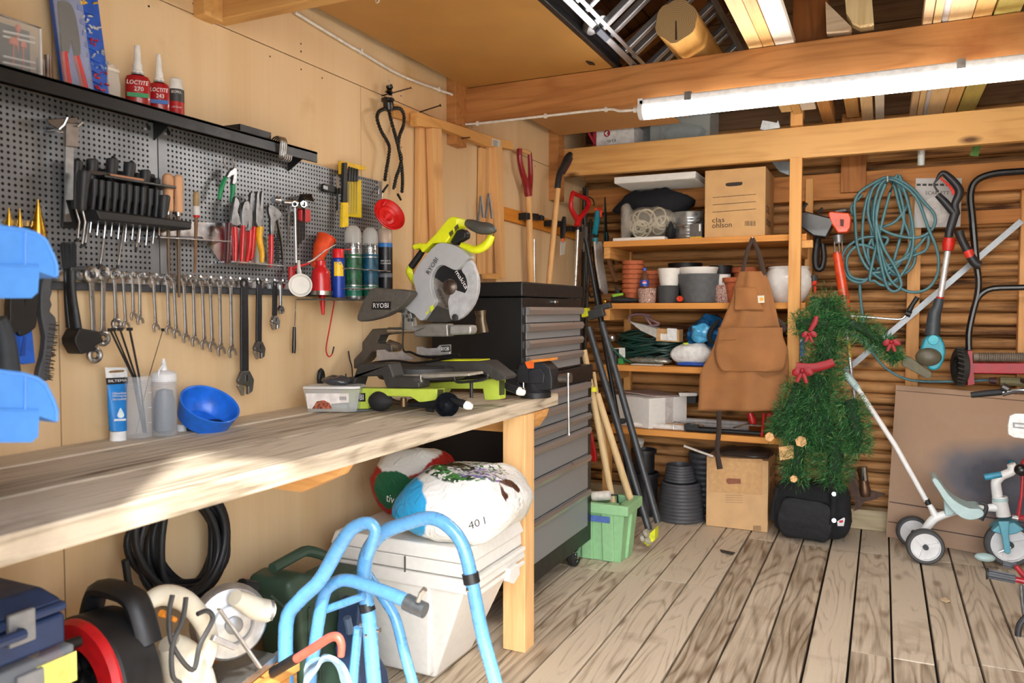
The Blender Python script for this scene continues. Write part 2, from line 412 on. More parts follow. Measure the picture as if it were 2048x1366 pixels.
# tube lamp
lt = T('tube_lamp', 'long lit white tube lamp hung under the brown ceiling beam', 'lamp')
y = 3.15; z = 2.063; xa = .885; xb = 2.235
A('housing', M().mm(xa, xb, y - .03, y + .03, z + .012, z + .045), C('d8dade', .4), lt, bev=.008)
A('diffuser', M().cyl((xa + .012, y, z), (xb - .012, y, z), .034, 20), EM('fffaf4', LAMP), lt)
for x in (xa, xb - .02): A('end_cap', M().lathe([(.036, 0), (.038, .012), (.036, .02)], (x, y, z + .002), (1, 0, 0)).mm(x, x + .02, y - .03, y + .03, z + .002, z + .046), C('d8dade', .4), lt)
for x in (1.09, 2.03): A('clip', M().mm(x - .013, x + .013, y - .037, y + .037, z + .016, z + .05), STEEL, lt)
A('gland', M().cyl((xa - .025, y, z + .01), (xa, y, z + .01), .012, 12), WHITE, lt)
# cable to it, clipped along the beam and the wall
cbl = T('power_cable', 'white cable clipped along the wall and beam to the tube lamp', 'cable')
pts = [W(590, 25, x=.012), W(700, 92, x=.012), W(720, 103, x=.012), W(800, 150, x=.012), W(878, 180, x=.012), W(905, 190, x=.03), W(912, 205, y=3.19), W(912, 225, y=3.19), W(925, 246, y=3.19), W(955, 247, y=3.19), W(1090, 232, y=3.19), W(1210, 219, y=3.17), W(1240, 222, y=3.15), Vector((xa - .02, y, z + .01))]
A('cable', M().tube(smooth(pts, 5), .0055, 8), C('e4e2de', .45), cbl)
for q in (W(722, 103, x=.01), W(877, 179, x=.01), W(912, 215, y=3.196), W(955, 247, y=3.196), W(1091, 232, y=3.196), W(1212, 219, y=3.19)):
    A('clip', M().box(q, (.014, .014, .02)), WHITE, cbl, bev=.003)
# ================================================================ workbench and what stands under it
BENCHM = WD('cdbfa9', '65553f', 'y', 1.1, freq=9, con=.55, rough=.75, attr=True, bump=.5, stain='5f4a36', knots=.5, streak=1.0)
LEGM = WD('e8bd84', 'c48d50', 'z', 1.0, freq=6, con=.45, knots=.6, bump=.1)
BRK = WD('dfa868', 'b57436', 'x', 1.0, freq=9, con=.5, bump=.1)
wb = T('workbench', 'long weathered plank workbench along the plywood wall', 'workbench')
for i, (a, b, e) in enumerate(((.004, .135, 2.74), (.139, .27, 2.755), (.274, .402, 2.75), (.407, .54, 2.745), (.545, .64, 2.875))):
    m = M(); m.rnd = .37 * i % 1.0; m.mm(a, b, .47, e, .872, .92 - (.003 if i % 2 else 0)); A('plank', m, BENCHM, wb, sm=0, bev=.004)
for y in (2.544, .6): A('leg', M().mm(.555, .645, y, y + .083, 0, .871), LEGM, wb, sm=0, bev=.003)
for y, x1 in ((1.52, .625), (2.62, .628)):
    A('bracket', M().prism([(.02, y, .87), (x1, y, .87), (x1 - .02, y, .845), (x1 - .13, y, .795), (.02, y, .795)], (0, .045 if y < 2 else .0, 0)) if y < 2 else M().mm(.02, .553, 2.63, 2.675, .79, .871), BRK, wb, sm=0)
A('bracket', M().prism([(.56, 2.63, .87), (.64, 2.63, .87), (.63, 2.63, .84), (.6, 2.63, .8), (.56, 2.63, .8)], (0, .15, 0)), BRK, wb, sm=0)
# ---- tool chest: top chest on a wheeled base, drawers towards the room
CHB = C('17181a', .42, .1, .1); DRW = C('8b8e91', .42, .3, .03); HND = C('a9a3a0', .32, .7, .02, 8)
XF = .515
def drawers(par, y0, y1, zs):
    for za, zb in zs:
        d = A('drawer', M().mm(XF - .02, XF + .004, y0, y1, zb, za), DRW, par, bev=.002)
        pr = [(XF + .004, za - .004), (XF + .016, za), (XF + .024, za - .012), (XF + .018, za - .03), (XF + .004, za - .034)]
        A('handle', M().prism([(x, y0 - .004, z) for x, z in pr], (0, y1 - y0 + .008, 0)), HND, d, sm=50)
tc = T('tool_chest', 'black top tool chest with four grey drawers and closed lid', 'tool chest')
A('body', M().mm(.1, XF, 2.80, 3.48, .985, 1.30), CHB, tc, bev=.004)
A('lid', M().mm(.098, XF + .004, 2.796, 3.484, 1.303, 1.362), CHB, tc, bev=.008)
A('lock', M().cyl((XF, 3.12, 1.285), (XF + .012, 3.12, 1.285), .008, 12).box((XF + .012, 3.13, 1.285), (.004, .03, .008)), CHROME, tc)
drawers(tc, 2.835, 3.445, ((1.262, 1.198), (1.195, 1.131), (1.128, 1.066), (1.063, .995)))
bc = T('tool_cabinet', 'black wheeled tool cabinet with grey drawers under the top chest', 'tool cabinet')
A('body', M().mm(.07, XF, 2.782, 3.62, .115, .975), CHB, bc, bev=.005)
A('rim', M().mm(.068, XF + .006, 2.78, 3.624, .91, .984), CHB, bc, bev=.006)
drawers(bc, 2.83, 3.56, ((.905, .835), (.83, .76), (.755, .69), (.685, .555), (.55, .385), (.38, .2)))
for x, y in ((.46, 3.53), (.12, 3.53), (.12, 2.86), (.46, 2.86)):
    c = A('caster', M().box((x, y, .108), (.075, .075, .012)).box((x - .024, y, .075), (.004, .045, .06)).box((x + .024, y, .075), (.004, .045, .06)).box((x + .01, y - .045, .09), (.05, .05, .006)), CHROME, bc)
    A('tire', M().lathe([(.034, -.018), (.05, -.018), (.056, -.01), (.056, .01), (.05, .018), (.034, .018)], (x, y, .056), (1, 0, 0), 28, caps=False), RUBBER, c)
    w = M().lathe([(.033, -.012), (.036, -.015), (.036, .015), (.033, .012)], (x, y, .056), (1, 0, 0), 24, caps=False).cyl((x - .02, y, .056), (x + .02, y, .056), .011, 12)
    for k in range(5): w.box((x, y + .023 * cos(k * 1.257), .056 + .023 * sin(k * 1.257)), (.022, .03, .009), Matrix.Rotation(k * 1.257, 3, 'X'))
    A('wheel', w, CHROME, c)
# ---- white storage box with lid
SBX = C('e2e1dc', .5, var=.03)
sb = T('storage_box', 'large white plastic storage box with lid against the bench leg', 'storage box')
def loft(m, r0, z0, r1, z1):
    (a, b, c, d), (e, f, g, h) = r0, r1
    return m.add([(a, c, z0), (b, c, z0), (b, d, z0), (a, d, z0), (e, g, z1), (f, g, z1), (f, h, z1), (e, h, z1)], [(3, 2, 1, 0), (4, 5, 6, 7), (0, 1, 5, 4), (1, 2, 6, 5), (2, 3, 7, 6), (3, 0, 4, 7)])
A('body', loft(loft(M(), (.16, .45, 2.235, 2.50), .0, (.13, .62, 2.13, 2.515), .36), (.13, .45, 2.2, 2.5), .02, (.115, .5, 2.125, 2.51), .36), SBX, sb, bev=.012)
A('lid', loft(loft(loft(M(), (.11, .655, 2.105, 2.525), .36, (.115, .65, 2.11, 2.52), .405), (.118, .645, 2.113, 2.518), .408, (.12, .643, 2.115, 2.515), .452), (.112, .653, 2.108, 2.522), .455, (.125, .64, 2.12, 2.51), .5), SBX, sb, bev=.006)
A('latch', M().prism([(.655, 2.36, .37), (.655, 2.43, .37), (.655, 2.44, .33), (.655, 2.39, .31), (.655, 2.34, .335)], (.02, 0, 0)).mm(.655, .668, 2.15, 2.5, .395, .41).mm(.655, .665, 2.12, 2.5, .345, .36), SBX, sb, bev=.004)
A('seam', M().mm(.412, .416, 2.108, 2.112, .40, .452), C('4a4a48', .7), sb)
# ---- two bags of potting soil on the box
def bag(m, c, r, rot=0.0, n=26, k=14, sq=.55, seed=0, amp=.02, sc=9):
    """pillow-shaped sack"""
    q = M(); q.ball((0, 0, 0), 1, n, k); e = lambda t: math.copysign(abs(t) ** sq, t)
    Rz = Matrix.Rotation(rot, 3, 'Z')
    q.v = [Rz @ Vector((e(p.x) * r[0], e(p.y) * r[1], p.z * r[2] * (1 - .25 * max(abs(p.x), abs(p.y)) ** 3))) + Vector(c) for p in q.v]
    q.wob(amp, sc, seed).wob(amp * .35, sc * 4, seed + 1); return m.add(q.v, q.f)
FOIL = C('e4e5e2', .32, var=.04, bump=.1)
def printed(name, base, spots, rough=.32):
    """plastic sack print: big soft patches of colour"""
    k = NT(name); tc = k.n('TexCoord').outputs['Object']; col = None
    nz = k.n('TexNoise', {'Vector': tc, 'Scale': 14.0, 'Detail': 3.0}).outputs['Color']
    tw = k.n('VectorMath', {0: tc, 1: k.n('VectorMath', {0: nz, 1: (.05, .05, .05)}, operation='MULTIPLY').outputs[0]}, operation='ADD').outputs[0]
    rgb = k.n('RGB'); rgb.outputs[0].default_value = lin(base); col = rgb.outputs[0]
    for (cx, cy, cz), rad, cc, brk in spots:
        d = k.n('VectorMath', {0: tw, 1: (cx + .025, cy + .025, cz + .025)}, operation='DISTANCE').outputs['Value']
        f = k.ramp(d, [(rad * .96, (1, 1, 1, 1)), (rad, (0, 0, 0, 1))])
        if brk:
            n2 = k.n('TexNoise', {'Vector': tc, 'Scale': brk, 'Detail': 2.0}).outputs[0]
            f = k.math('MULTIPLY', f, k.ramp(n2, [(.48, (0, 0, 0, 1)), (.52, (1, 1, 1, 1))]))
        col = k.mix(f, col, lin(cc))
    k.l(col, k.b.inputs['Base Color']); k.b.inputs['Roughness'].default_value = rough
    k.bump(k.n('TexNoise', {'Vector': tc, 'Scale': 22.0, 'Detail': 4.0, 'Distortion': 1.5}).outputs[0], .45, .02)
    return k.m
wbg = T('soil_bag', 'white potting soil sack with printed flowers lying on the storage box', 'soil bag')
A('sack', bag(M(), (.545, 2.285, .615), (.2, .22, .11), .1, seed=3, amp=.022), printed('soil_print', 'e8e9e6', [
    ((-.17, -.15, .11), .135, '2f9fd8', 0), ((-.2, .0, .2), .11, '2a8fd0', 30), ((.0, .04, .2), .14, '1c3f26', 38), ((.02, .04, .21), .13, '3d7a3c', 52), ((.06, .02, .2), .085, '7a66b4', 60), ((.04, .06, .21), .11, 'e4e4ea', 75),
    ((-.06, .06, .21), .08, '20301c', 44), ((.165, .03, .16), .05, '4a2a1c', 12)]), wbg, sm=60)
p = W(938, 1058, x=.745)
text('40 l', wbg, W(938, 1060, x=.748), (.42, .9, .12), (-.25, -.1, .95), .06, .022, C('2a2c2e', .5))
gb = T('soil_bag', 'red and green potting soil sack slumped behind the white flower sack', 'soil bag')
A('sack', bag(M(), (.27, 2.39, .63), (.15, .11, .12), .2, seed=8, amp=.02), printed('soil_print_red', '9c1a1c', [((.0, .0, .24), .12, 'dcdcd8', 0), 
    ((.0, -.1, .1), .09, '0f5a3c', 0), ((.1, -.04, .09), .08, '0f5a3c', 0), ((-.1, .0, .1), .07, 'b01f20', 0)]), gb, sm=60)
text('tiv Nat', gb, W(772, 1002, y=2.215), (.95, -.1, -.15), (.15, 0, .95), .1, .028, C('e8e8e4', .5))
sm_ = T('soil_bag', 'crumpled red and green sack under the bench bracket', 'soil bag')
A('sack', bag(M(), W(682, 985, y=2.42), (.07, .05, .04), .3, seed=12, amp=.02), printed('soil_print_small', '6a5a4a', [((.02, 0, .04), .06, '0f7a4c', 0), ((-.05, 0, .03), .055, 'a01c20', 0)]), sm_, sm=60)
# ---- green jerrycan
JG = C('33493a', .5, var=.08)
jc = T('jerrycan', 'dark green plastic jerrycan behind the circular saw', 'jerrycan')
o = dict(x=.13); pts = [(485, 1136), (505, 1128), (560, 1122), (575, 1150), (592, 1168), (612, 1140), (640, 1122), (680, 1130), (683, 1340), (520, 1360), (505, 1190), (487, 1165)]
A('body', M().out([(492, 1150), (520, 1133), (555, 1135), (566, 1160), (585, 1170), (605, 1140), (654, 1118), (672, 1130), (674, 1420), (535, 1450), (512, 1210), (494, 1180)], .16, **o), JG, jc, bev=.02)
A('handle', M().px([(545, 1137, 11), (590, 1112, 11), (615, 1102, 11), (650, 1112, 10), (668, 1128, 9)], k=3, x=.21), JG, jc)
A('rib', M().px([(540, 1190, 3), (580, 1225, 3), (605, 1216, 3)], x=.292).px([(618, 1215, 3), (618, 1360, 3)], x=.292).px([(645, 1205, 3), (640, 1360, 3)], x=.292), C('24362a', .6), jc)
A('cap', M().px([(508, 1176, 14), (482, 1172, 15)], x=.24), C('15181a', .5), jc)
# ---- thick black cable coiled on a nail under the bench
bcx = T('cable_coil', 'thick black cable coil hanging on the wall under the bench', 'cable')
m = M()
for i in range(9):
    ox = random.uniform(-12, 12); oy = random.uniform(2, 12); rx = 80 + random.uniform(-26, 28); ry = 108 + random.uniform(-30, 8); ph = random.random() * 6
    m.px([(362 + ox + rx * cos(2 * pi * j / 20) + 8 * sin(4 * pi * j / 20 + ph), 1080 + oy + ry * sin(2 * pi * j / 20), 7.5) for j in range(20)], n=7, k=2, closed=True, x=.025 + .011 * i)
m.px([(250, 1120, 7.5), (275, 1195, 7.5), (380, 1205, 7.5), (440, 1180, 8), (500, 1168, 10)], k=4, x=.11)
A('coil', m, C('14161a', .5), bcx, sm=60)
A('nail', M().px([(362, 975, 3), (370, 968, 3)], x=.06).tube([W(362, 975, x=.0), W(362, 975, x=.13)], .004), STEEL, bcx)
T1('wall_wire', 'thin black wire sticking up the wall behind the mitre saw', 'wire', M().px([(697, 702, 1.2), (700, 720, 1.2), (704, 735, 1.2), (705, 758, 1.2)], k=3, n=6, x=.012), BLACK, sm=60)
# ---- low wooden crate carrying the tools
cr = T('wooden_crate', 'low pine crate carrying the circular saw and cable reel', 'crate')
zt = .30; e0 = W(600, 1325, z=zt); CM = WD('d79a52', 'a9682c', 'y', 1, freq=6, knots=.5)
A('top', M().mm(.08, e0.x, .45, e0.y, zt - .022, zt), CM, cr, sm=0, bev=.002)
for y in (.45, e0.y - .02): A('end_panel', M().mm(.09, e0.x - .01, y, y + .02, 0, zt - .022), CM, cr, sm=0, bev=.002)
A('side_panel', M().mm(e0.x - .03, e0.x - .01, .47, e0.y - .02, .0, zt - .022), CM, cr, sm=0, bev=.002)
# ---- cable reel
ax = Vector((-.07, -.995, .05)).normalized(); sd = Vector((.995, -.07, 0)).normalized(); up = Vector((0, 0, 1)); o = W(212, 1345, x=.30); o.z = .30 + .153
rl = T('cable_reel', 'black cable reel with red front ring beside the blue cases', 'cable reel')
A('drum', M().lathe([(.0, -.035), (.142, -.035), (.15, -.028), (.15, .05), (.142, .06), (0, .06)], o, ax, 40), BLACK, rl)
A('front_ring', M().lathe([(.085, .058), (.09, .072), (.137, .072), (.146, .06), (.146, .05), (.085, .05)], o, ax, 40, caps=False), RED, rl)
m = M().lathe([(0, .06), (.085, .06)], o, ax, 32)
for k in range(4):
    c = o + ax * .064 + sd * .045 * cos(k * 1.57 + .5) + up * .045 * sin(k * 1.57 + .5); m.lathe([(.03, -.004), (.03, .004), (.022, .004), (.022, -.002), (0, -.002)], c, ax, 16)
A('socket_plate', m, BLACKG, rl)
hp = [o - ax * .03 + sd * a + up * b for a, b in ((-.105, .09), (-.08, .16), (-.05, .184), (.04, .184), (.075, .16), (.105, .09))]
A('handle', M().tube(smooth(hp, 4), .019, 10, flat=1.5), BLACK, rl)
c = o + ax * .075 + sd * .03 + up * .115; A('knob', M().cyl(c, c + ax * .035, .011, 14), BLACK, rl)
# ---- stack of navy tool cases and clear organizers
NAVY = C('22375e', .45, var=.1); CLR = GL('b8c4d0', .3, .2)
def case(x0, x1, y0, y1, z0, z1, name, lab, clear=False, latch='8b8d8f'):
    t = T(name, lab, 'tool case', 'navy tool cases stacked under the bench'); h = z1 - z0
    A('base', M().mm(x0, x1, y0, y1, z0, z0 + h * .55), NAVY, t, bev=.008)
    if clear: A('lid', M().mm(x0 - .002, x1 + .002, y0 - .002, y1 + .002, z0 + h * .57, z1), CLR, t, bev=.006)
    else:
        A('lid', loft(M().mm(x0 - .003, x1 + .003, y0 - .003, y1 + .003, z0 + h * .57, z0 + h * .75), (x0, x1, y0, y1), z0 + h * .75, (x0 + .03, x1 - .04, y0 + .02, y1 - .02), z1), NAVY, t, bev=.008)
        A('handle', M().tube([(x1 - .005, y0 + .1, z0 + h * .5), (x1 + .03, y0 + .1, z0 + h * .55), (x1 + .03, y1 - .1, z0 + h * .55), (x1 - .005, y1 - .1, z0 + h * .5)], .01, 8), NAVY, t)
    for y in (y0 + .09, y1 - .09): A('latch', M().mm(x1, x1 + .012, y - .025, y + .025, z0 + h * .3, z0 + h * .85), C(latch, .5), t, bev=.004)
    return t
case(.10, .40, .50, .965, .30, .395, 'organizer_case', 'navy organizer case with clear lid, lowest of the stack', True)
case(.10, .40, .50, .97, .398, .495, 'organizer_case', 'navy organizer case with clear lid, second from the bottom of the stack', True)
t = case(.10, .40, .50, .975, .498, .607, 'organizer_case', 'navy organizer case with a yellow tag under the tool case', True)
A('tag', M().mm(.4025, .4045, .90, .978, .535, .592), C('ece77a', .5), t)
case(.09, .39, .47, .968, .61, .72, 'tool_case', 'navy blue hard tool case topmost of its stack under the bench')
# ---- old cream circular saw lying on the crate
CRM = C('d9d3c0', .42, var=.05); ALU = C('c4c5c4', .42, .75, .12)
cs = T('circular_saw', 'dusty cream circular saw with grey metal guard on the crate', 'circular saw')
A('motor_housing', M().px([(338, 1285, 22), (356, 1310, 38), (375, 1345, 46), (390, 1400, 46)], k=3, n=16, x=.33), CRM, cs)
A('handle', M().px([(282, 1228, 10), (298, 1203, 17), (330, 1190, 21), (370, 1202, 21), (404, 1240, 19), (420, 1285, 17), (408, 1330, 16)], k=4, n=14, x=.36), CRM, cs)
A('trigger', M().px([(322, 1226, 7), (332, 1230, 7)], x=.39).px([(343, 1236, 5), (351, 1240, 5)], x=.39), C('e08a24', .4), cs)
q = W(458, 1242, x=.30); ag = Vector((.86, -.5, .1)).normalized()
A('blade_guard', M().lathe([(0, -.02), (.085, -.02), (.095, -.01), (.095, .012), (.086, .026), (.05, .038), (0, .042)], q, ag, 36), ALU, cs)
A('arbor_cap', M().lathe([(.02, .03), (.022, .052), (.012, .056), (0, .056)], q, ag, 20).lathe([(.05, .034), (.053, .042), (.047, .043)], q, ag, 32, caps=False), C('8d8f90', .4, .6), cs)
A('dust_port', M().px([(470, 1195, 16), (495, 1207, 20), (512, 1217, 22), (535, 1222, 22)], k=2, n=16, x=.36), CRM, cs)
A('dust_port_rim', M().lathe([(.021, 0), (.026, 0), (.026, .02), (.021, .02), (.0205, 0)], W(530, 1221, x=.36), (.5, .6, -.12), 24, caps=False), C('8d8f90', .4, .5), cs)
A('depth_rail', M().beam(W(438, 1218, x=.40), W(520, 1335, x=.40), .014, .006).beam(W(425, 1275, x=.40), W(470, 1295, x=.40), .014, .014), ALU, cs, bev=.002)
A('base_plate', M().prism([W(370, 1355, z=.31), W(500, 1300, z=.31), W(556, 1312, z=.31), W(440, 1400, z=.31)], (0, 0, .004)).beam(W(560, 1308, z=.315), W(470, 1380, z=.315), .012, .02), C('a8aaab', .35, .9), cs)
A('cord', M().px([(345, 1190, 5), (338, 1230, 5), (345, 1290, 5), (385, 1340, 5), (400, 1290, 5), (425, 1240, 5), (415, 1222, 5), (395, 1228, 5)], k=6, n=8, x=.42).px([(372, 1195, 5), (365, 1240, 5), (345, 1290, 5), (345, 1350, 5), (360, 1366, 5)], k=6, n=8, x=.425), C('3a3a3a', .5), cs)
# ---- light blue tube frame
FB = C('5f9fd4', .28, coat=.5, var=.05)
bf = T('tubular_stand', 'light blue tubular stand standing in front of the white storage box', 'stand')
A('front_arch', M().px([(770, 1560, 15), (748, 1366, 15), (738, 1240, 15), (728, 1160, 15), (735, 1105, 15), (765, 1066, 15), (815, 1046, 14), (855, 1036, 14), (885, 1044, 14), (915, 1072, 14), (932, 1110, 14), (945, 1170, 14), (965, 1270, 14), (992, 1370, 14), (1030, 1540, 14)], k=4, n=14, y=1.72), FB, bf)
A('rear_arch', M().px([(575, 1420, 15), (572, 1250, 15), (600, 1200, 15), (640, 1160, 15), (680, 1090, 15), (705, 1057, 14), (735, 1046, 13), (750, 1058, 12), (746, 1080, 11), (735, 1115, 10)], k=4, n=14, y=1.60), FB, bf)
A('side_leg', M().px([(628, 1560, 13), (620, 1370, 13), (630, 1290, 13), (645, 1200, 13), (660, 1172, 13), (690, 1160, 13), (730, 1170, 13), (790, 1192, 14), (826, 1208, 14)], k=4, n=14, y=1.66), FB, bf)
A('side_leg', M().px([(735, 1150, 11), (775, 1208, 11), (792, 1240, 11), (810, 1310, 11), (835, 1400, 11), (880, 1560, 11)], k=4, n=12, y=1.80), FB, bf)
A('strut', M().px([(650, 1220, 8), (728, 1192, 8)], y=1.68), FB, bf)
A('strut', M().px([(716, 1255, 9), (708, 1340, 10), (700, 1480, 10)], y=1.74), FB, bf)
A('socket', M().px([(812, 1203, 17), (830, 1212, 17)], n=14, y=1.66).px([(829, 1212, 16), (850, 1221, 16)], n=14, y=1.66), C('6d7478', .35, .6), bf)
A('wing_bolt', M().px([(836, 1203, 5), (842, 1186, 5), (850, 1178, 6)], n=8, y=1.64), CHROME, bf)
for a in ([(940, 1146, 17), (944, 1166, 17)], [(732, 1205, 16), (736, 1222, 16)]): A('collar', M().px(a, n=14, y=1.72), C('1d1f22', .4), bf)
for u, v in ((936, 1180), (723, 1250), (757, 1260), (734, 1270)): A('bolt', M().px([(u - 2, v, 5), (u + 3, v, 5)], n=8, y=1.705), CHROME, bf)
# ---- red bent handle and a hank of pale blue cable
rh = T('bent_tube', 'bent red tube with black grip beside the crate', 'tube')
A('tube', M().px([(592, 1318, 9), (630, 1294, 9), (660, 1275, 9), (676, 1275, 9), (683, 1290, 8), (682, 1312, 7)], k=4, n=12, y=1.52), C('d9604f', .4), rh)
A('grip', M().px([(545, 1345, 10), (592, 1317, 11)], n=12, y=1.52), BLACK, rh)
cc = T('cable_hank', 'hank of pale blue cable inside the blue frame', 'cable')
m = M()
for i in range(9): m.px([(600 + i * 3, 1420, 4.5), (612, 1370 - i * 4, 4.5), (635, 1335 - i * 2, 4.5), (650 + i * 3, 1312 + i * 1.5, 4.5), (685, 1330 + i * 4, 4.5), (705 - i, 1380, 4.5)], k=4, n=6, y=1.56 + .008 * i)
A('loops', m, C('a9d2ee', .4), cc, sm=60)
# ---- dark blue plastic case behind the frame
pc = T('plastic_case', 'dark blue plastic case wedged between jerrycan and storage box', 'case')
A('shell', M().out([(676, 1200), (690, 1188), (700, 1240), (712, 1290), (735, 1330), (745, 1400), (690, 1420), (668, 1300)], .08, x=.3), C('33476a', .45), pc, bev=.008)
A('clasp', M().px([(694, 1235, 8), (700, 1265, 8)], x=.39), C('566b88', .45), pc)
# ================================================================ the tool wall
def Z(ox, oy, s): return lambda *a: [tuple((p[0] / s + ox, p[1] / s + oy) + tuple(q / s for q in p[2:])) for p in a]
z1, z2, z3, z4, z5, z6 = Z(0, 0, 3.414), Z(400, 0, 3.414), Z(0, 300, 3.902), Z(380, 300, 3.902), Z(0, 550, 3.414), Z(450, 550, 3.902)
def pegmat():
    k = NT('perforated_steel'); tc = k.n('TexCoord').outputs['Object']; s = k.n('SeparateXYZ', {0: tc})
    f = lambda o: k.math('SUBTRACT', k.math('FRACT', k.math('MULTIPLY', o, 1 / .0142)), .5)
    a, b = f(s.outputs[1]), f(s.outputs[2])
    d = k.math('ADD', k.math('MULTIPLY', a, a), k.math('MULTIPLY', b, b))
    edge = k.math('LESS_THAN', k.math('ABSOLUTE', s.outputs[1]), .495)
    hole = k.math('MULTIPLY', k.math('LESS_THAN', d, .062), edge)
    nz = k.n('TexNoise', {'Vector': tc, 'Scale': 9.0, 'Detail': 4.0}).outputs[0]
    k.l(k.mix(hole, k.ramp(nz, [(.3, lin('75787d')), (.7, lin('8d9094'))]), lin('08080a')), k.b.inputs['Base Color'])
    k.l(k.math('MULTIPLY_ADD', hole, -.55, .55), k.b.inputs['Metallic']); k.l(k.math('MULTIPLY_ADD', hole, .5, .4), k.b.inputs['Roughness'])
    return k.m
PEG = pegmat()
for y0, y1, nm in ((.47, 1.512, 'grey perforated steel tool panel behind the screwdriver rack'), (1.516, 2.56, 'grey perforated steel tool panel behind the pliers and spray cans')):
    t = T('pegboard', nm, 'pegboard', 'perforated tool panels')
    A('panel', M().mm(.004, .02, y0, y1, 1.335, 1.752), PEG, t, sm=0)
    A('flange', M().mm(.004, .022, y0, y1, 1.298, 1.334), C('56595e', .4, .6), t, bev=.002)
    for y in (y0 + .03, y1 - .03):
        for z in (1.316, 1.735): A('screw', M().cyl((.02, y, z), (.025, y, z), .007, 14), CHROME, t)
zS = 1.765; e = W(635, 318, x=.12)
ws = T('wall_shelf', 'long black metal wall shelf above the perforated panels', 'shelf')
A('board', M().mm(0, .12, .46, e.y, zS - .006, zS), C('1b1c1e', .4, .3), ws, sm=0)
A('lip', M().mm(.115, .12, .46, e.y, zS - .034, zS + .002), C('1b1c1e', .4, .3), ws, bev=.002)
for y in (.6, 1.5, e.y - .03): A('bracket', M().prism([(0, y, zS - .006), (.11, y, zS - .006), (.0, y, zS - .07)], (0, .004, 0)), BLACK, ws, sm=0)
# ---- on the shelf



oc = T('parts_case', 'clear plastic case of grinding bits at the end of the wall shelf', 'case')
a, b = W(-30, 80, x=.055), W(72, 80, x=.055); h = W(40, 45, x=.055).z
A('shell', M().mm(.035, .075, a.y, b.y, zS, h), GL('dfe3e4', .28, .2), oc, bev=.006)
A('rim', M().tube([(.076, a.y, zS + .006), (.076, b.y - .004, zS + .006), (.076, b.y - .004, h - .006), (.076, a.y, h - .006)], .004, 8, True), GL('eef0f0', .7, .3), oc)
A('inner_tray', M().mm(.04, .045, a.y + .02, b.y - .008, zS + .01, h - .01), C('3a4148', .6), oc)
for u, v0, v1, r in ((36, 50, 62, 5), (27, 76, 90, 9), (47, 84, 96, 6)): A('grinding_bit', M().px([(u, v0, r * .7), (u, (v0 + v1) / 2, r), (u, v1, r * .9)], x=.06).px([(u, v1, 1.2), (u, v1 + 42, 1.2)], x=.06), C('d9694f', .7), oc)
for v in (62, 72, 112, 124): A('divider', M().tube([W(6, v, x=.06), W(70, v + 14, x=.06)], .0025, 6), GL('eef0f0', .7, .3), oc)
for u, v, r, l in ((77, 117, 5, 'shortest'), (85, 121, 5, 'middle'), (96, 111, 7.5, 'tallest')):
    q = W(u, v, x=.05); rr = r * S(q)
    T1('socket', '%s chrome socket standing on the shelf beside the blue crimping kit' % l, 'socket', M().lathe([(rr, 0), (rr, (q.z - zS) * .35), (rr * .88, (q.z - zS) * .4), (rr * .88, q.z - zS), (rr * .6, q.z - zS), (rr * .6, q.z - zS - .01), (0, q.z - zS - .01)], (.05, q.y, zS), n=20), CHROME, 'sockets on the wall shelf')
kt = T('crimping_kit', 'tall blue plastic kit tray with clear cover leaning on the wall', 'tool kit')
kx = dict(x=.035)
A('tray', M().out([(88, -60), (121, 178), (214, 212), (178, -60)], .02, **kx), C('1f58c0', .4), kt, bev=.004)
A('cover', M().out([(97, -55), (126, 176), (184, 192), (152, -55)], .012, x=.056), GL('e8eef2', .22, .12), kt, bev=.004)
for v in (14, 42, 66, 88, 110, 134, 156): A('divider', M().beam(W(152 + v * .2, v, x=.058), W(186 + v * .13, v + 12, x=.058), .003, .012), C('1f58c0', .4), kt)
for v, cc in ((2, 'e8b62a'), (30, 'c8ccd0'), (54, 'd8dcdf'), (77, 'c8323a'), (101, 'b9bfc6'), (124, '8fb0e0'), (146, 'd03a30'), (170, 'c83030'), (190, 'd03a30')):
    m = M()
    for j in range(7): q = W(158 + v * .2 + random.uniform(0, 28), v + random.uniform(0, 13), x=.058); m.tube([q, q + Vector((.003, random.uniform(-.012, .012), random.uniform(-.006, .006)))], .0022, 6)
    o = A('terminals', m, C(cc, .35, .3), kt); o['kind'] = 'stuff'
kp = T('crimping_pliers', 'black and red crimping pliers inside the clear kit cover', 'pliers')
A('head', M().out([(113, 8), (118, 2), (132, 4), (144, 20), (153, 60), (158, 108), (147, 112), (140, 80), (134, 108), (121, 104), (118, 60)], .008, k=2, x=.057), C('2a2622', .4, .6), kp, bev=.002)
for a in (((128, 104, 8), (132, 140, 9), (138, 176, 9)), ((152, 112, 8), (161, 145, 9), (172, 188, 9))): A('grip', M().px(a, k=3, n=12, flat=.6, x=.061), C('d83a32', .5), kp)
zb = T('zip_bag', 'clear plastic zip bag standing beside the crimping kit', 'bag')
A('bag', M().out([(208, 132), (230, 140), (236, 205), (214, 208)], .012, k=2, x=.045), GL('dcd8d0', .5, .3), zb, bev=.003)
A('zip', M().out([(208, 134), (231, 142), (232, 148), (208, 141)], .014, x=.045), C('d8d0c4', .5), zb)
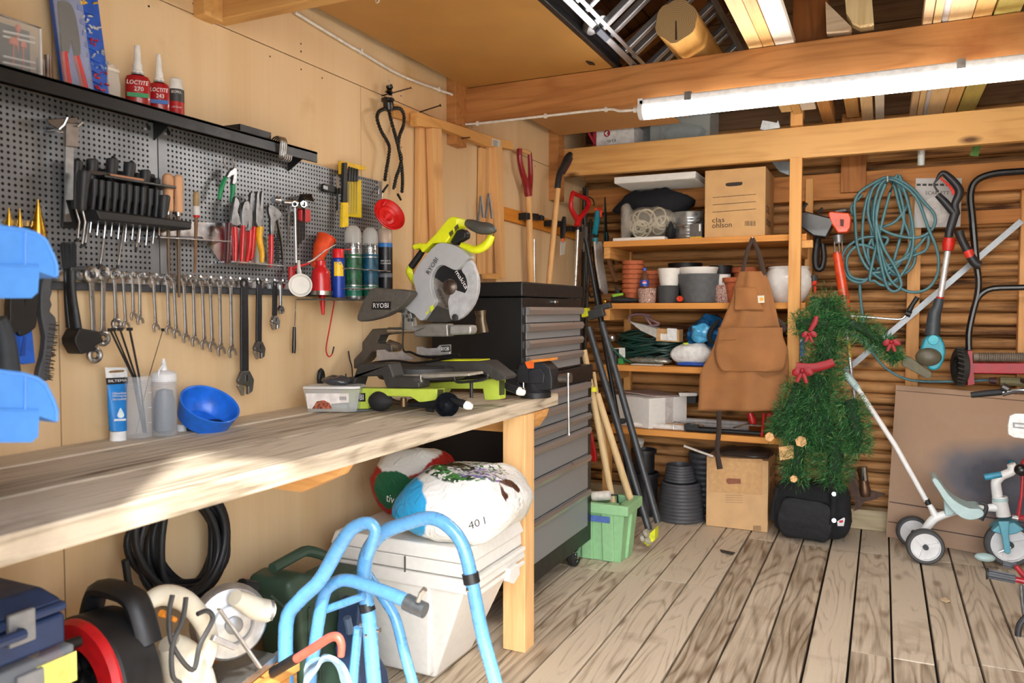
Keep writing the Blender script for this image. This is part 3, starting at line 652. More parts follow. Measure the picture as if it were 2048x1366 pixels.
def adhesive(u, wpx, v0, num, band, lab):
    t = T('glue_bottle', lab, 'bottle', 'red threadlocker bottles'); q = W(u, v0 + 40, x=.06); s = S(q); w = wpx * s / 2; h = W(u, v0, x=.06).z - zS
    m = M().lathe([(w * .92, 0), (w, .004), (w, h * .86), (w * .85, h * .96), (w * .45, h), (0, h)], (.06, q.y, zS), n=28)
    d = Vector((CAM.x - .06, CAM.y - q.y, 0)).normalized()
    m.v = [Vector((.06, q.y, p.z)) + (Vector((p.x - .06, p.y - q.y, 0)) - d * .42 * (Vector((p.x - .06, p.y - q.y, 0)).dot(d))) for p in m.v]
    A('body', m, C('a81a20', .35, coat=.3), t)
    A('cap', M().lathe([(w * .5, h), (w * .5, h * 1.1), (w * .42, h * 1.13), (w * .42, h * 1.3), (w * .32, h * 1.35), (w * .3, h * 1.6), (w * .22, h * 1.86), (0, h * 1.87)], (.06, q.y, zS), n=18), C('e9e9e6', .4), t)
    A('band', M().lathe([(w * .54, h), (w * .54, h * 1.05), (w * .5, h * 1.05)], (.06, q.y, zS), n=18), C('b8bcc0', .3, .8), t)
    r = Vector((-d.y, d.x, 0)); f = Vector((.06, q.y, zS)) + d * w * .6
    text('LOCTITE', t, f - r * w * .86 + Vector((0, 0, h * .68)), r, (0, 0, 1), w * 1.72, h * .12, C('f0f0ee', .5), shear=.2)
    text(num, t, f - r * w * .3 + Vector((0, 0, h * .5)), r, (0, 0, 1), w * .75, h * .12, C('f0f0ee', .5))
    A('label_band', M().prism([f - r * w * .85 + Vector((0, 0, h * .32)), f + r * w * .85 + Vector((0, 0, h * .32)), f + r * w * .85 + Vector((0, 0, h * .44)), f - r * w * .85 + Vector((0, 0, h * .44))], d * .001), C(band, .5), t)
adhesive(276, 46, 151, '270', '2f9a62', 'taller red threadlocker bottle with a green label band on the wall shelf')
adhesive(319, 38, 166, '243', '3a6fc0', 'smaller red threadlocker bottle with a blue label band on the wall shelf')
def can(name, lab, u, r, vb, secs, x=.06, group=None, zbase=None, txt=(), cat='can'):
    """spray can: secs = (part, material, [(v, r px)...]); txt = (text, v baseline, width px, height px, colour)"""
    t = T(name, lab, cat, group); ax = None
    for pn, mt, pr in secs:
        q = W(u, pr[0][0], x=x); ax = ax or q; s = S(ax); q = Vector((ax.x, ax.y, q.z))
        A(pn, M().lathe([(rr * s, W(u, v, x=x).z - q.z) for v, rr in pr] , q, n=28), mt, t)
    for tx, v, w, h, cc in txt:
        q = W(u, v, x=x); s = S(q); bend_text(tx, t, (ax.x, ax.y), r * s, face_cam(q) + .06, q.z, w * s, h * s, C(cc, .5))
    return t
can('spray_can', 'small black white and red oil can with white nozzle on the wall shelf', 353, 15, 240, [
    ('body', C('b51d20', .4), [(243, 15), (206, 15)]), ('label', C('3a3a3c', .45), [(206, 15.2), (181, 15.2)]), ('cap', C('e6e6e4', .4), [(181, 14.5), (176, 14.5), (172, 12), (161, 12), (158, 9), (158, 0)])],
    txt=(('SECMOL', 190, 20, 5, 'f0f0ee'), ('LUBRICANT', 219, 20, 3, 'f0f0ee')))
tr = T('small_tray', 'small black plastic tray lying on the wall shelf', 'tray')
a, b = W(457, 270, x=.06).y, W(520, 275, x=.06).y
A('tray', M().mm(.02, .105, a, b, zS, zS + .004).mm(.02, .025, a, b, zS, zS + .026).mm(.1, .105, a, b, zS, zS + .026).mm(.02, .105, a, a + .005, zS, zS + .026).mm(.02, .105, b - .005, b, zS, zS + .026), BLACK, tr, bev=.001)
m0 = None
for i in range(4):
    dy = .009 * i; q = W(557, 300, x=.122); c = Vector((.122, q.y + dy, zS - .034))
    pts = [c + Vector((a, 0, b)) for a, b in ((-.03, .03), (-.022, .045), (.0, .05), (.008, .035), (.006, .015), (.004, -.012), (.012, -.024), (.024, -.02), (.028, -.006))]
    T1('wire_hook', ('chrome wire hook on the shelf edge, %s of four' % ('first', 'second', 'third', 'last')[i]), 'hook', M().tube(smooth(pts, 3), .0024, 8), CHROME, 'wire hooks on the shelf edge')
# ---- vernier caliper on its bracket
vc = T('caliper', 'steel vernier caliper hanging from a bracket on the perforated panel', 'caliper')
A('beam', M().out(z1((443, 850), (500, 850), (492, 1366), (440, 1366)) + z3((497, 560), (553, 560))[::-1], .004, x=.058), STEEL, vc)
A('slide', M().out(z1((430, 840), (520, 850), (515, 1010), (430, 1000)), .012, x=.056), C('8d8580', .4, .6), vc, bev=.002)
A('jaw', M().out(z1((310, 815), (520, 800), (525, 845), (430, 850), (410, 905), (395, 890), (330, 845)), .006, x=.056), C('6d625a', .4, .7), vc, bev=.002)
hk = T('peg_hook', 'chrome double peg hook holding the vernier caliper', 'hook')
A('wire', M().tube([W(88, 262, x=.022), W(120, 258, x=.075), W(128, 250, x=.08), W(135, 235, x=.085)], .0028, 8).tube([W(150, 262, x=.022), W(157, 252, x=.075), W(166, 243, x=.085)], .0028, 8), CHROME, hk)
A('plate', M().out([(88, 255), (124, 258), (124, 266), (88, 264)], .004, x=.021), CHROME, hk)
# ---- screwdriver rack with its drivers
SG = C('26282b', .5); rk = T('screwdriver_rack', 'black plastic screwdriver rack on the perforated panel', 'tool rack')
A('back_plate', M().out(z3((480, 390), (600, 130), (1200, 190), (1260, 640), (470, 610)), .006, x=.022), BLACK, rk, bev=.003)
A('lower_bar', M().prism([W(u, v, x=.028) for u, v in z3((560, 475), (1325, 570), (1325, 635), (600, 565))], (.085, 0, 0)), BLACK, rk, bev=.006)
A('upper_bar', M().prism([W(u, v, x=.03) for u, v in z3((690, 205), (1255, 295), (1255, 315), (690, 228))], (.06, 0, 0)), BLACKG, rk, bev=.002)
A('name_plate', M().out(z3((690, 155), (1118, 222), (1118, 248), (690, 185)), .003, x=.07), C('30261f', .5), rk)
A('name_stripe', M().out(z3((850, 186), (1118, 228), (1116, 247), (900, 215), (870, 212)), .003, x=.0735), C('c98a62', .5), rk)
LRG = [  # handle top u,v ; handle bottom ; tip
    ((605, 90, 38), (590, 250, 32), (585, 440, 28), (620, 560), (605, 700), 'tip of the row with a short shaft'),
    ((720, 80, 42), (715, 230, 34), (712, 420, 30), (690, 570), (665, 735), 'second from the caliper'),
    ((878, 75, 44), (865, 230, 36), (850, 440, 30), (825, 590), (780, 900), 'tallest of the back row with a long flat tip'),
    ((1015, 105, 44), (1000, 250, 36), (985, 450, 30), (965, 600), (920, 910), 'back row with a long shaft and black tip'),
    ((1135, 165, 40), (1125, 300, 34), (1110, 480, 28), (1080, 620), (1062, 770), 'back row with a medium shaft'),
    ((1225, 230, 26), (1215, 350, 26), (1200, 500, 24), (1245, 640), (1243, 670), 'end of the back row half hidden'),
    ((660, 170, 46), (650, 300, 38), (640, 450, 32), (665, 560), (640, 745), 'front of the rack beside the caliper'),
    ((1285, 360, 42), (1278, 440, 40), (1270, 540, 30), (1240, 600), (1240, 680), 'front end of the rack beside the files')]
for i, (a, b, c, d, e2, l) in enumerate(LRG):
    xx = .05 if i < 6 else .095
    t = T('screwdriver', 'large black handled screwdriver, ' + l, 'screwdriver', 'large screwdrivers in the rack')
    A('handle', M().px(z3((a[0], a[1] - 8, a[2] * .55), a, (a[0] * .6 + b[0] * .4, a[1] * .6 + b[1] * .4, a[2]), b, c, (c[0], c[1] + 20, c[2] * .8)), k=2, n=12, x=xx), SG, t)
    A('shaft', M().px(z3((c[0], c[1], 9), (d[0], d[1], 9), (e2[0], e2[1], 9)), n=8, x=xx), CHROME, t)
    A('tip', M().px(z3((e2[0], e2[1] - 12, 11), (e2[0] - 3, e2[1] + 15, 10)), n=8, x=xx), BLACK, t)
for i in range(10):
    f = i / 9; u, v = 738 + f * 490, 225 + f * 85
    t = T('nut_driver', 'small black driver, number %s of the ten in the front row of the rack' % ('one', 'two', 'three', 'four', 'five', 'six', 'seven', 'eight', 'nine', 'ten')[i], 'screwdriver', 'small drivers in the rack')
    A('handle', M().px(z3((u, v, 16), (u, v + 4, 24), (u - 3, v + 120, 23), (u - 6, v + 135, 17), (u - 18, v + 260, 15)), n=12, x=.082), SG, t)
    A('shaft', M().px(z3((u - 20, v + 270, 5), (u - 32, v + 385 + (i % 3) * 12, 5), (u - 36, v + 420 + (i % 3) * 12, 5)), n=6, x=.07), CHROME, t)
# ---- files and a paint brush on a steel rail
rl2 = T('tool_rail', 'bright steel tool rail holding the files', 'rail')
A('plate', M().out(z3((1240, 545), (1720, 600), (1700, 680), (1240, 670)), .004, x=.022), CHROME, rl2)
A('ledge', M().prism([W(u, v, x=.022) for u, v in z3((1110, 680), (1700, 715), (1700, 722), (1110, 688))], (.05, 0, 0)), CHROME, rl2)
for top, ln, nm in (((1310, 195, 42), 980, 'wood handled file nearer the screwdriver rack'), ((1390, 205, 38), 1150, 'wood handled file with the longer dark blade')):
    t = T('file', nm, 'file', 'wood handled files'); u, v, r = top
    A('handle', M().px(z3((u, v - 10, r * .5), (u, v + 10, r * .9), (u, v + 60, r), (u + 4, v + 170, r * .86), (u + 2, v + 260, r * .95), (u, v + 285, r * .8)), k=2, n=14, x=.06), WD('d2a27c', 'a06f4a', 'z', 2, freq=6, bump=.05), t)
    A('ferrule', M().px(z3((u, v + 280, r * .7), (u, v + 312, r * .6)), n=12, x=.06), CHROME, t)
    A('blade', M().px(z3((u, v + 300, 13), (u + 6, ln - 100, 13), (u + 8, ln, 9)), n=6, x=.06), C('6a5746', .6, .6), t)
t = T('paint_brush', 'thin brush with tan handle and white and red collar', 'brush')
A('handle', M().px(z3((1530, 325, 14), (1530, 345, 22), (1530, 440, 24)), k=2, n=12, x=.06), C('9d8257', .5), t)
A('collar', M().px(z3((1530, 440, 26), (1532, 510, 27)), n=12, x=.06), C('d5d3d0', .4), t)
A('red_collar', M().px(z3((1532, 510, 27), (1532, 528, 22)), n=12, x=.06), RED, t)
A('shaft', M().px(z3((1530, 525, 14), (1527, 750, 13), (1520, 960, 10)), n=8, x=.06), C('7a5a40', .6), t)
# ---- step drills on a bracket
t0 = T('drill_bracket', 'steel bracket holding three step drills', 'bracket')
A('plate', M().out(z3((-20, 540), (240, 560), (240, 600), (-20, 590)), .02, x=.022), CHROME, t0)
for u, v, vb, r, l in ((70, 450, 620, 32, 'smallest'), (155, 455, 640, 28, 'middle'), (297, 385, 680, 62, 'largest')):
    pr = [];n = 10
    for i in range(n): f = i / n; pr += [(u, vb - (vb - v) * f, r * (1 - f) + 1), (u, vb - (vb - v) * (f + .98 / n), r * (1 - f) + .6)]
    T1('step_drill', l + ' gold step drill standing above the upper blue bin', 'drill bit', M().px(z3(*pr), n=18, x=.05), C('c79a3c', .3, 1.0), 'gold step drills', sm=30)
# ---- wrenches on the rail
wr = T('wrench_rail', 'bright steel rail carrying the hanging wrenches', 'rail')
a, b = W(96, 566, x=.024).y, W(575, 572, x=.024).y
A('strip', M().mm(.022, .03, a, b, 1.318, 1.348), CHROME, wr, sm=0)
for i in range(22): A('peg', M().cyl((.03, a + (b - a) * (i + .5) / 22, 1.338), (.055, a + (b - a) * (i + .5) / 22, 1.345), .0035, 8), CHROME, wr)
WRM = C('b4b6b8', .3, 1.0, .15)
def wrench(u0, v0, u1, v1, w, lab, ratchet=False, x=.045, group='combination wrenches on the rail'):
    t = T('ratchet_wrench' if ratchet else 'combination_wrench', lab, 'wrench', group)
    a, b = W(u0, v0, x=x), W(u1, v1, x=x); d = (b - a).normalized(); s = S(a); w *= s; L = (b - a).length; sd = Vector((1, 0, 0)).cross(d); X = Vector((1, 0, 0))
    A('ring', M().tube([a + (sd * cos(q) + d * sin(q)) * w * (.95 if ratchet else .85) for q in [2 * pi * i / 20 for i in range(20)]], w * (.42 if ratchet else .3), 8, True), WRM, t)
    pts = [(.55, w * .9), (.42, w * 1.6), (.38, L * .5), (.42, L - w * 2.0), (.6, L - w * 1.2)]
    q = [a + d * l + sd * (w * k) for k, l in pts] + [a + d * l - sd * (w * k) for k, l in pts[::-1]]
    A('shank', M().prism([p - X * .0025 for p in q], X * .005), WRM, t, bev=.0012)
    A('groove', M().prism([a + d * l + sd * k + X * .0024 for k, l in ((w * .16, w * 2.4), (w * .16, L - w * 3), (-w * .16, L - w * 3), (-w * .16, w * 2.4))], X * .0006), C('8e9092', .4, 1.0), t)
    if ratchet:
        A('ring', M().tube([b + (sd * cos(k) + d * sin(k)) * w * .95 for k in [2 * pi * i / 20 for i in range(20)]], w * .42, 8, True), WRM, t)
        A('gear', M().tube([b + (sd * cos(k) + d * sin(k)) * w * .62 for k in [2 * pi * i / 16 for i in range(16)]], w * .16, 6, True), C('5d5e60', .4, 1.0), t)
    else:
        tilt = Matrix.Rotation(.26, 3, 'X'); jaw = [(-1.0, -.35), (-.45, -1.1), (.45, -1.1), (1.0, -.35), (1.12, .5), (.95, 1.05), (.55, .95), (.52, .1), (.3, -.25), (-.3, -.25), (-.52, .1), (-.55, .95), (-.95, 1.05), (-1.12, .5)]
        A('jaw', M().prism([b + tilt @ (sd * k * w * 1.1 + d * l * w * 1.1) - X * .003 for k, l in jaw], X * .006), WRM, t, bev=.0012)
for i, q in enumerate(((182, 549, 189, 710, 13), (206, 547, 206, 677, 12), (228, 548, 233, 648, 9))):
    wrench(*q, lab=('longest ratcheting ring wrench beside the black brush', 'middle ratcheting ring wrench on the rail', 'shortest ratcheting ring wrench on the rail')[i], ratchet=True, group='ratcheting wrenches on the rail')
WL = ((245, 550, 252, 650), (264, 551, 267, 632), (279, 552, 280, 641), (306, 554, 312, 655), (334, 556, 338, 660), (347, 557, 353, 667), (367, 559, 372, 676), (386, 561, 390, 683), (404, 565, 409, 689), (420, 564, 425, 693), (439, 566, 442, 701), (461, 566, 464, 704))
for i, q in enumerate(WL):
    wrench(*q, 6.5 + .22 * i, lab='chrome combination wrench, %s from the ratcheting wrenches' % ('first', 'second', 'third', 'fourth', 'fifth', 'sixth', 'seventh', 'eighth', 'ninth', 'tenth', 'eleventh', 'twelfth')[i], x=.045)
ADJ = C('35363a', .42, .6)
def adjustable(u0, v0, u1, v1, w, lab, body=ADJ, grip=None, x=.05):
    t = T('adjustable_wrench', lab, 'wrench', 'adjustable wrenches on the rail')
    a, b = W(u0, v0, x=x), W(u1, v1, x=x); d = (b - a).normalized(); s = S(a); w *= s; L = (b - a).length; sd = -Vector((1, 0, 0)).cross(d); X = Vector((1, 0, 0))
    g = lambda q, o=0: [a + d * l + sd * k + X * o for k, l in q]
    A('ring', M().tube([a + (sd * cos(q) + d * sin(q)) * w * .38 for q in [2 * pi * i / 20 for i in range(20)]], w * .14, 8, True), body, t)
    hd = L - w * 1.1
    A('handle', M().prism(g([(w * .45, w * .3), (w * .5, hd * .5), (w * .5, hd), (-w * .5, hd), (-w * .5, hd * .5), (-w * .45, w * .3)], -.004), X * .008), grip or body, t, bev=.003)
    A('web', M().prism(g([(w * .26, w * .8), (w * .3, hd), (-w * .3, hd), (-w * .26, w * .8)], .0035), X * .001), body, t)
    A('head', M().prism(g([(w * .5, hd - .001), (w * 1.0, hd + w * .8), (w * .9, hd + w * 1.15), (-.3 * w, hd + w * 1.5), (-w * .3, hd + w * 2.3), (-w * .9, hd + w * 2.0), (-w * 1.1, hd + w * .9), (-w * .5, hd - .001)], -.005), X * .012), C('77787b', .35, .9) if not grip else C('a9abad', .3, 1.0), t, bev=.003)
    A('jaw', M().prism(g([(w * .92, hd + w * 1.2), (w * 1.0, hd + w * 1.35), (w * .4, hd + w * 2.35), (w * .15, hd + w * 2.3), (w * .2, hd + w * 1.45)], -.004), X * .010), C('b2b3b4', .3, 1.0), t, bev=.002)
    A('screw', M().cyl(a + d * (hd + w * .35) + X * .003, a + d * (hd + w * .95) + X * .003, w * .24, 12), DKSTEEL, t)
adjustable(488, 567, 489, 765, 21, 'biggest dark adjustable wrench hanging beside the chrome wrenches')
adjustable(518, 565, 517, 700, 15, 'medium dark adjustable wrench next to the biggest one')
adjustable(550, 568, 549, 645, 12, 'short adjustable wrench with black rubber grip', ADJ, RUBBER)
adjustable(561, 566, 561, 620, 7, 'smallest chrome adjustable wrench hanging by the red oil can', C('a9abad', .3, 1.0))
# ---- brushes and scrapers near the blue bins
t = T('cleaning_brush', 'black two ended cleaning brush hanging beside the ratcheting wrenches', 'brush')
m = M()
for i in range(60):
    f = i / 59; g = random.uniform(-6, 6); m.px([(121 + 31 * f + random.uniform(-1, 1), 487 + random.uniform(-4, 4), .8), (126 + 26 * f, 536, .9)], n=4, x=.05 + .01 * (i % 3))
A('bristles', m, C('191b1e', .7), t, sm=0)
A('ferrule', M().out(z3((490, 915), (615, 910), (615, 940), (490, 945)), .03, x=.045), C('55585c', .4, .8), t, bev=.002)
A('handle', M().px([(140, 538, 13), (141, 570, 12), (144, 600, 12), (149, 640, 14), (152, 664, 15)], k=3, n=12, flat=.7, x=.06).px([(133, 540, 6), (133, 600, 5), (139, 655, 7)], k=3, n=8, x=.05), BLACK, t)
A('head', M().out(z5((415, 430), (450, 360), (590, 385), (620, 455), (560, 480), (570, 510), (460, 540), (420, 470)), .05, x=.04), BLACK, t, bev=.004)
t = T('wire_brush', 'wire brush with a wavy dark grey handle beside the black brush', 'brush')
A('handle', M().out(z5((262, 20), (318, 25), (312, 80), (322, 120), (308, 165), (322, 205), (305, 250), (345, 290), (345, 380), (310, 600), (295, 720), (222, 690), (255, 560), (270, 420), (248, 300), (240, 150)), .02, k=2, x=.05), C('4a4d52', .55), t, bev=.004)
m = M()
for i in range(16):
    for j in range(5):
        u, v = 338 - i * 2.2, 330 + i * 25 + random.uniform(-7, 7); m.px(z5((u, v, 3), (u + 62 - i * .8 + random.uniform(-14, 10), v + random.uniform(-4, 16), 2)), n=4, x=.055 + .004 * j)
A('bristles', m, C('5a4e42', .6, .4), t, sm=0)
for i, (dx, l) in enumerate(((0, 'nearer the wire brush'), (-36, 'partly hidden behind the lower blue bin'))):
    t = T('scraper', 'black handled scraper with blue blade, ' + l, 'scraper', 'blue scrapers behind the bins')
    sh = lambda q: [(u + dx * 2.4, v) for u, v in q]
    A('handle', M().out(z5(*sh([(118, 120), (228, 120), (215, 260), (205, 360), (110, 420), (80, 390), (110, 300)])), .022, k=2, x=.05), BLACK, t, bev=.004)
    A('blade', M().out(z5(*sh([(50, 390), (85, 380), (110, 420), (205, 365), (228, 600), (140, 610)])), .008, x=.055), C('1f63d0', .4), t, bev=.002)
    A('slot', M().out(z5(*sh([(158, 420), (176, 420), (168, 550), (135, 555)])), .002, x=.0632), C('1546a0', .5), t)
t = T1('grip_tool', 'dark grey tool grip hanging behind the lower blue bin', 'tool', M().px([(-8, 640, 20), (4, 665, 20), (10, 700, 22), (14, 745, 24)], k=3, n=12, x=.08), C('3d444c', .6), sm=60)
# ---- two blue storage bins close to the camera
BIN = C('4f93e6', .45, var=.04); 
for v0, l in ((0, 'upper blue plastic bin at the end of the tool wall'), (289, 'lower blue plastic bin at the end of the tool wall')):
    t = T('storage_bin', l, 'storage bin', 'blue storage bins'); X0, Xd = .47, .13
    sc = [(-1750, 605), (0, 600), (180, 622), (290, 655), (350, 700), (415, 830), (440, 905), (440, 985), (300, 935), (290, 1095), (240, 1140), (-1750, 1150)]
    q = lambda pts, x: [W(u, v + v0, x=x) for u, v in z3(*pts)]
    A('side_panel', M().prism(q(sc, X0 + Xd), (-.003, 0, 0)), BIN, t, sm=0)
    A('side_panel', M().prism(q(sc, X0 + Xd), (-.003, 0, 0)), BIN, t, sm=0); t.children[-1].data.transform(Matrix.Translation((-Xd, 0, 0)))
    fr = [(440, 985), (300, 935), (290, 1095), (240, 1140), (-1750, 1150)]
    m = M()
    for a, b in zip(fr, fr[1:]):
        p, r = q([a, b], X0 + Xd); m.prism([p, r, r + Vector((-Xd, 0, 0)), p + Vector((-Xd, 0, 0))], (0, .0015, -.003))
    A('shell', m, BIN, t, sm=0)
    rim = q([(-1750, 605), (0, 600), (180, 622), (290, 655), (350, 700), (415, 830), (440, 905), (440, 985)], X0 + Xd)
    A('rim', M().tube(rim, .0035, 8), BIN, t); 
    A('rib', M().tube(q([(200, 640), (195, 900)], X0 + Xd + .001), .002, 6), BIN, t)
    A('rib', M().tube(q([(-1700, 885), (190, 900), (300, 905)], X0 + Xd + .001), .002, 6), BIN, t)
# ---- pliers and friends over the bracket
t = T('plier_rack', 'steel plier rack on the perforated panel', 'tool rack')
A('plate', M().out(z4((0, 560), (260, 570), (600, 690), (600, 900), (240, 890)), .004, x=.022), CHROME, t)
A('ledge', M().prism([W(u, v, x=.024) for u, v in z4((220, 870), (620, 905), (620, 912), (220, 880))], (.06, 0, 0)), CHROME, t)
def pliers(lab, jaw, g1, g2, c1, c2=None, x=.06, jm=None, gn='grip'):
    t = T('pliers', lab, 'pliers', 'pliers in the steel rack')
    A('jaws', M().out(z4(*jaw), .01, k=2, x=x - .004), jm or C('8a8b8d', .32, 1.0, .2), t, bev=.002)
    A(gn, M().px(z4(*g1), k=3, n=12, flat=.8, x=x + .002), c1, t); A(gn, M().px(z4(*g2), k=3, n=12, flat=.8, x=x - .006), c2 or c1, t)
    return t
RG = C('c81a1e', .38, coat=.3)
t = pliers('green handled end cutting snips hanging on a hook', [(305, 150), (330, 140), (350, 150), (345, 260), (310, 265), (320, 200), (285, 220), (270, 205)], ((280, 215, 14), (250, 280, 20), (228, 385, 14)), ((328, 255, 20), (335, 300, 22), (322, 410, 12)), C('1d8a56', .45), x=.05)
A('hook', M().px(z4((270, 55, 5), (262, 70, 5), (275, 130, 5), (300, 160, 5), (340, 140, 5), (335, 60, 6)), k=3, n=8, x=.055), CHROME, t)
pliers('side cutters with brown tinted grips nearest the files', [(330, 380), (345, 370), (372, 420), (355, 480), (380, 580), (320, 590), (310, 520)], ((300, 570, 26), (295, 680, 24), (290, 800, 22), (285, 880, 16)), ((345, 600, 26), (352, 720, 24), (350, 880, 20)), C('4a1416', .4), RG)
pliers('red diagonal cutters with dark steel jaws', [(405, 410), (440, 400), (450, 470), (430, 600), (395, 600), (388, 480)], ((415, 590, 18), (410, 700, 20), (400, 890, 16)), ((455, 630, 20), (455, 760, 22), (440, 890, 18)), RG)
pliers('red handled combination pliers with long needle jaws', [(455, 350), (468, 340), (472, 480), (465, 630), (440, 630), (445, 480)], ((470, 620, 20), (462, 760, 20), (440, 880, 16)), ((500, 600, 20), (485, 800, 20), (470, 860, 14)), RG)
pliers('red and yellow insulated long nose pliers', [(505, 345), (520, 335), (530, 440), (540, 340), (553, 335), (552, 560), (530, 610), (500, 560)], ((545, 600, 34), (540, 690, 28), (560, 800, 24), (560, 880, 20)), ((525, 600, 26), (520, 640, 18), (515, 700, 12)), C('e0a81c', .4), RG)
pliers('red handled plier wrench with wide polished jaws', [(600, 430), (640, 440), (690, 480), (695, 520), (650, 560), (640, 660), (615, 660), (612, 540), (598, 490)], ((632, 660, 20), (632, 780, 21), (628, 915, 16)), ((660, 640, 8), (668, 660, 8), (672, 690, 6)), RG, C('77787a', .35, 1.0))
t = T('chain_wrench', 'oily chain wrench hanging beside the red plier wrench', 'wrench')
A('lever', M().px(z4((665, 480, 14), (690, 600, 14), (715, 740, 14), (730, 950, 10)), k=3, n=8, flat=.6, x=.06), C('5d5650', .4, .9), t)
m = M()
for i in range(13): m.out(z4((660 + 6 * (i % 2), 650 + i * 17), (684 + 6 * (i % 2), 650 + i * 17), (684 + 6 * (i % 2), 664 + i * 17), (660 + 6 * (i % 2), 664 + i * 17)), .008, x=.05)
A('chain', m, C('2c2a29', .4, .8), t, bev=.001)
A('knob', M().px(z4((650, 390, 26), (690, 395, 30)), n=12, x=.06), CHROME, t)
t = T('wheel_wrench', 'chrome T-shaped socket wrench with hexagon ends', 'wrench')
A('crossbar', M().px(z4((725, 410, 15), (800, 415, 20), (830, 415, 26)), n=12, x=.07), CHROME, t)
for u, r in ((818, 24), (888, 28)):
    q = W(*z4((u, 422))[0], x=.075); A('socket', M().lathe([(r * S(q) / 3.9, -.02), (r * S(q) / 3.9, .012), (r * S(q) / 5.6, .012), (r * S(q) / 5.6, -.01), (0, -.01)], q, (CAM - q), 6), CHROME, t, sm=0)
A('bridge', M().px(z4((820, 440, 18), (890, 445, 18)), n=8, x=.07), CHROME, t)
A('shaft', M().px(z4((820, 450, 9), (826, 700, 9), (830, 880, 9)), n=10, x=.07), CHROME, t)
A('bar', M().px(z4((772, 430, 9), (765, 740, 9)), n=8, x=.05), STEEL, t)
t = T('hex_key_set', 'hex key set in a red plastic holder', 'hex keys')
A('holder', M().out(z4((832, 465), (905, 465), (908, 560), (850, 570), (832, 550)), .02, x=.045), C('c02c30', .45), t, bev=.003)
for i in range(6): A('key', M().px(z4((835 + i * 12, 760 - i * 14, 5), (840 + i * 11, 560, 5), (848 + i * 9, 400 - i * 6, 6), (860 + i * 8, 350 + i * 6, 7), (945 + i * 4, 348 + i * 10, 6)), n=6, x=.05 + .004 * i), BLACKG, t)
# ---- measuring scoop, oil can, funnels
t = T('measuring_scoop', 'white plastic scoop hanging in front of the red oil can', 'scoop')
q = W(*z4((862, 1055))[0], x=.11); d = (CAM - q).normalized()
A('bowl', M().lathe([(.001, -.004), (.028, .0), (.0345, .008), (.037, .008), (.037, .004), (.033, -.01), (.018, -.018), (0, -.019)], q, d, 28, caps=False), C('dcd9d2', .5, var=.03), t)
A('handle', M().px(z4((848, 860, 12), (850, 920, 16), (858, 985, 24)), n=10, flat=.5, x=.10), C('dcd9d2', .5, var=.03), t)
t = T('oil_can', 'red pump oil can standing on the can shelf', 'oil can'); u = 643; X = .075
def lz(pr, u, mt, nm, t, x=X, n=28):
    q = W(u, pr[0][0], x=x); A(nm, M().lathe([(r * S(q), W(u, v, x=x).z - q.z) for v, r in pr], q, n=n), mt, t)
lz([(590, 21), (582, 22)], u, CHROME, 'base_ring', t)
lz([(582, 20), (560, 19), (548, 18), (542, 17), (535, 11), (530, 10), (522, 10), (520, 0)], 642, RG, 'body', t)
A('spout', M().px(z4((915, 880, 8), (960, 860, 8), (1060, 780, 6), (1135, 740, 4)), n=8, x=.08), C('d8c9c0', .35, .6), t)
A('trigger', M().px(z4((800, 930, 8), (830, 910, 14), (880, 900, 10), (930, 885, 8)), n=8, x=.085).px(z4((795, 915, 30), (790, 1000, 26), (795, 1080, 20)), n=10, x=.05), RG, t)
t = T('funnel', 'orange plastic funnel leaning behind the red oil can', 'funnel', 'funnels on the tool wall')
q0, q1 = W(661, 480, x=.05), W(638, 545, x=.05)
A('cone', M().px(z4((1060, 690, 70), (1020, 770, 62), (990, 880, 38), (965, 900, 22)), n=24, x=.055), C('d8481c', .45), t)
A('rim', M().ring(W(*z4((1065, 688))[0], x=.055), W(*z4((1120, 560))[0], x=.06) - W(*z4((1065, 688))[0], x=.055), 72 / 3.9 * S(q0), .003), C('d8481c', .45), t)
t = T('funnel', 'red funnel with its spout hanging below the can shelf', 'funnel', 'funnels on the tool wall')
A('spout', M().px(z4((1030, 1140, 26), (1035, 1200, 20), (1038, 1285, 12)), n=16, x=.06), RG, t)
A('cone', M().px(z4((1028, 1085, 70), (1030, 1115, 50), (1030, 1142, 26)), n=20, x=.06), RG, t)
t = T('funnel', 'red folding silicone funnel hanging above the black spray can', 'funnel', 'funnels on the tool wall')
q = W(777, 431, x=.10); d = Vector((.80, -.33, .38)).normalized()
A('cone', M().lathe([(.0635, .012), (.066, .01), (.064, .004), (.055, -.004), (.052, .002), (.046, -.002), (.043, -.008), (.038, -.002), (.03, -.01), (.02, -.008), (.012, -.02), (.004, -.03)], q, d, 36, caps=False), C('d2201e', .4), t)
A('tab', M().px(z4((1500, 435, 10), (1515, 415, 16), (1525, 400, 8)), n=8, x=.08), C('d2201e', .4), t)
t = T('peg_hook', 'steel peg hook above the red folding funnel', 'hook')
A('wire', M().px(z4((1500, 330, 5), (1496, 400, 5), (1505, 430, 5)), n=8, x=.045).px(z4((1470, 285, 5), (1470, 345, 5)), n=8, x=.025), CHROME, t)
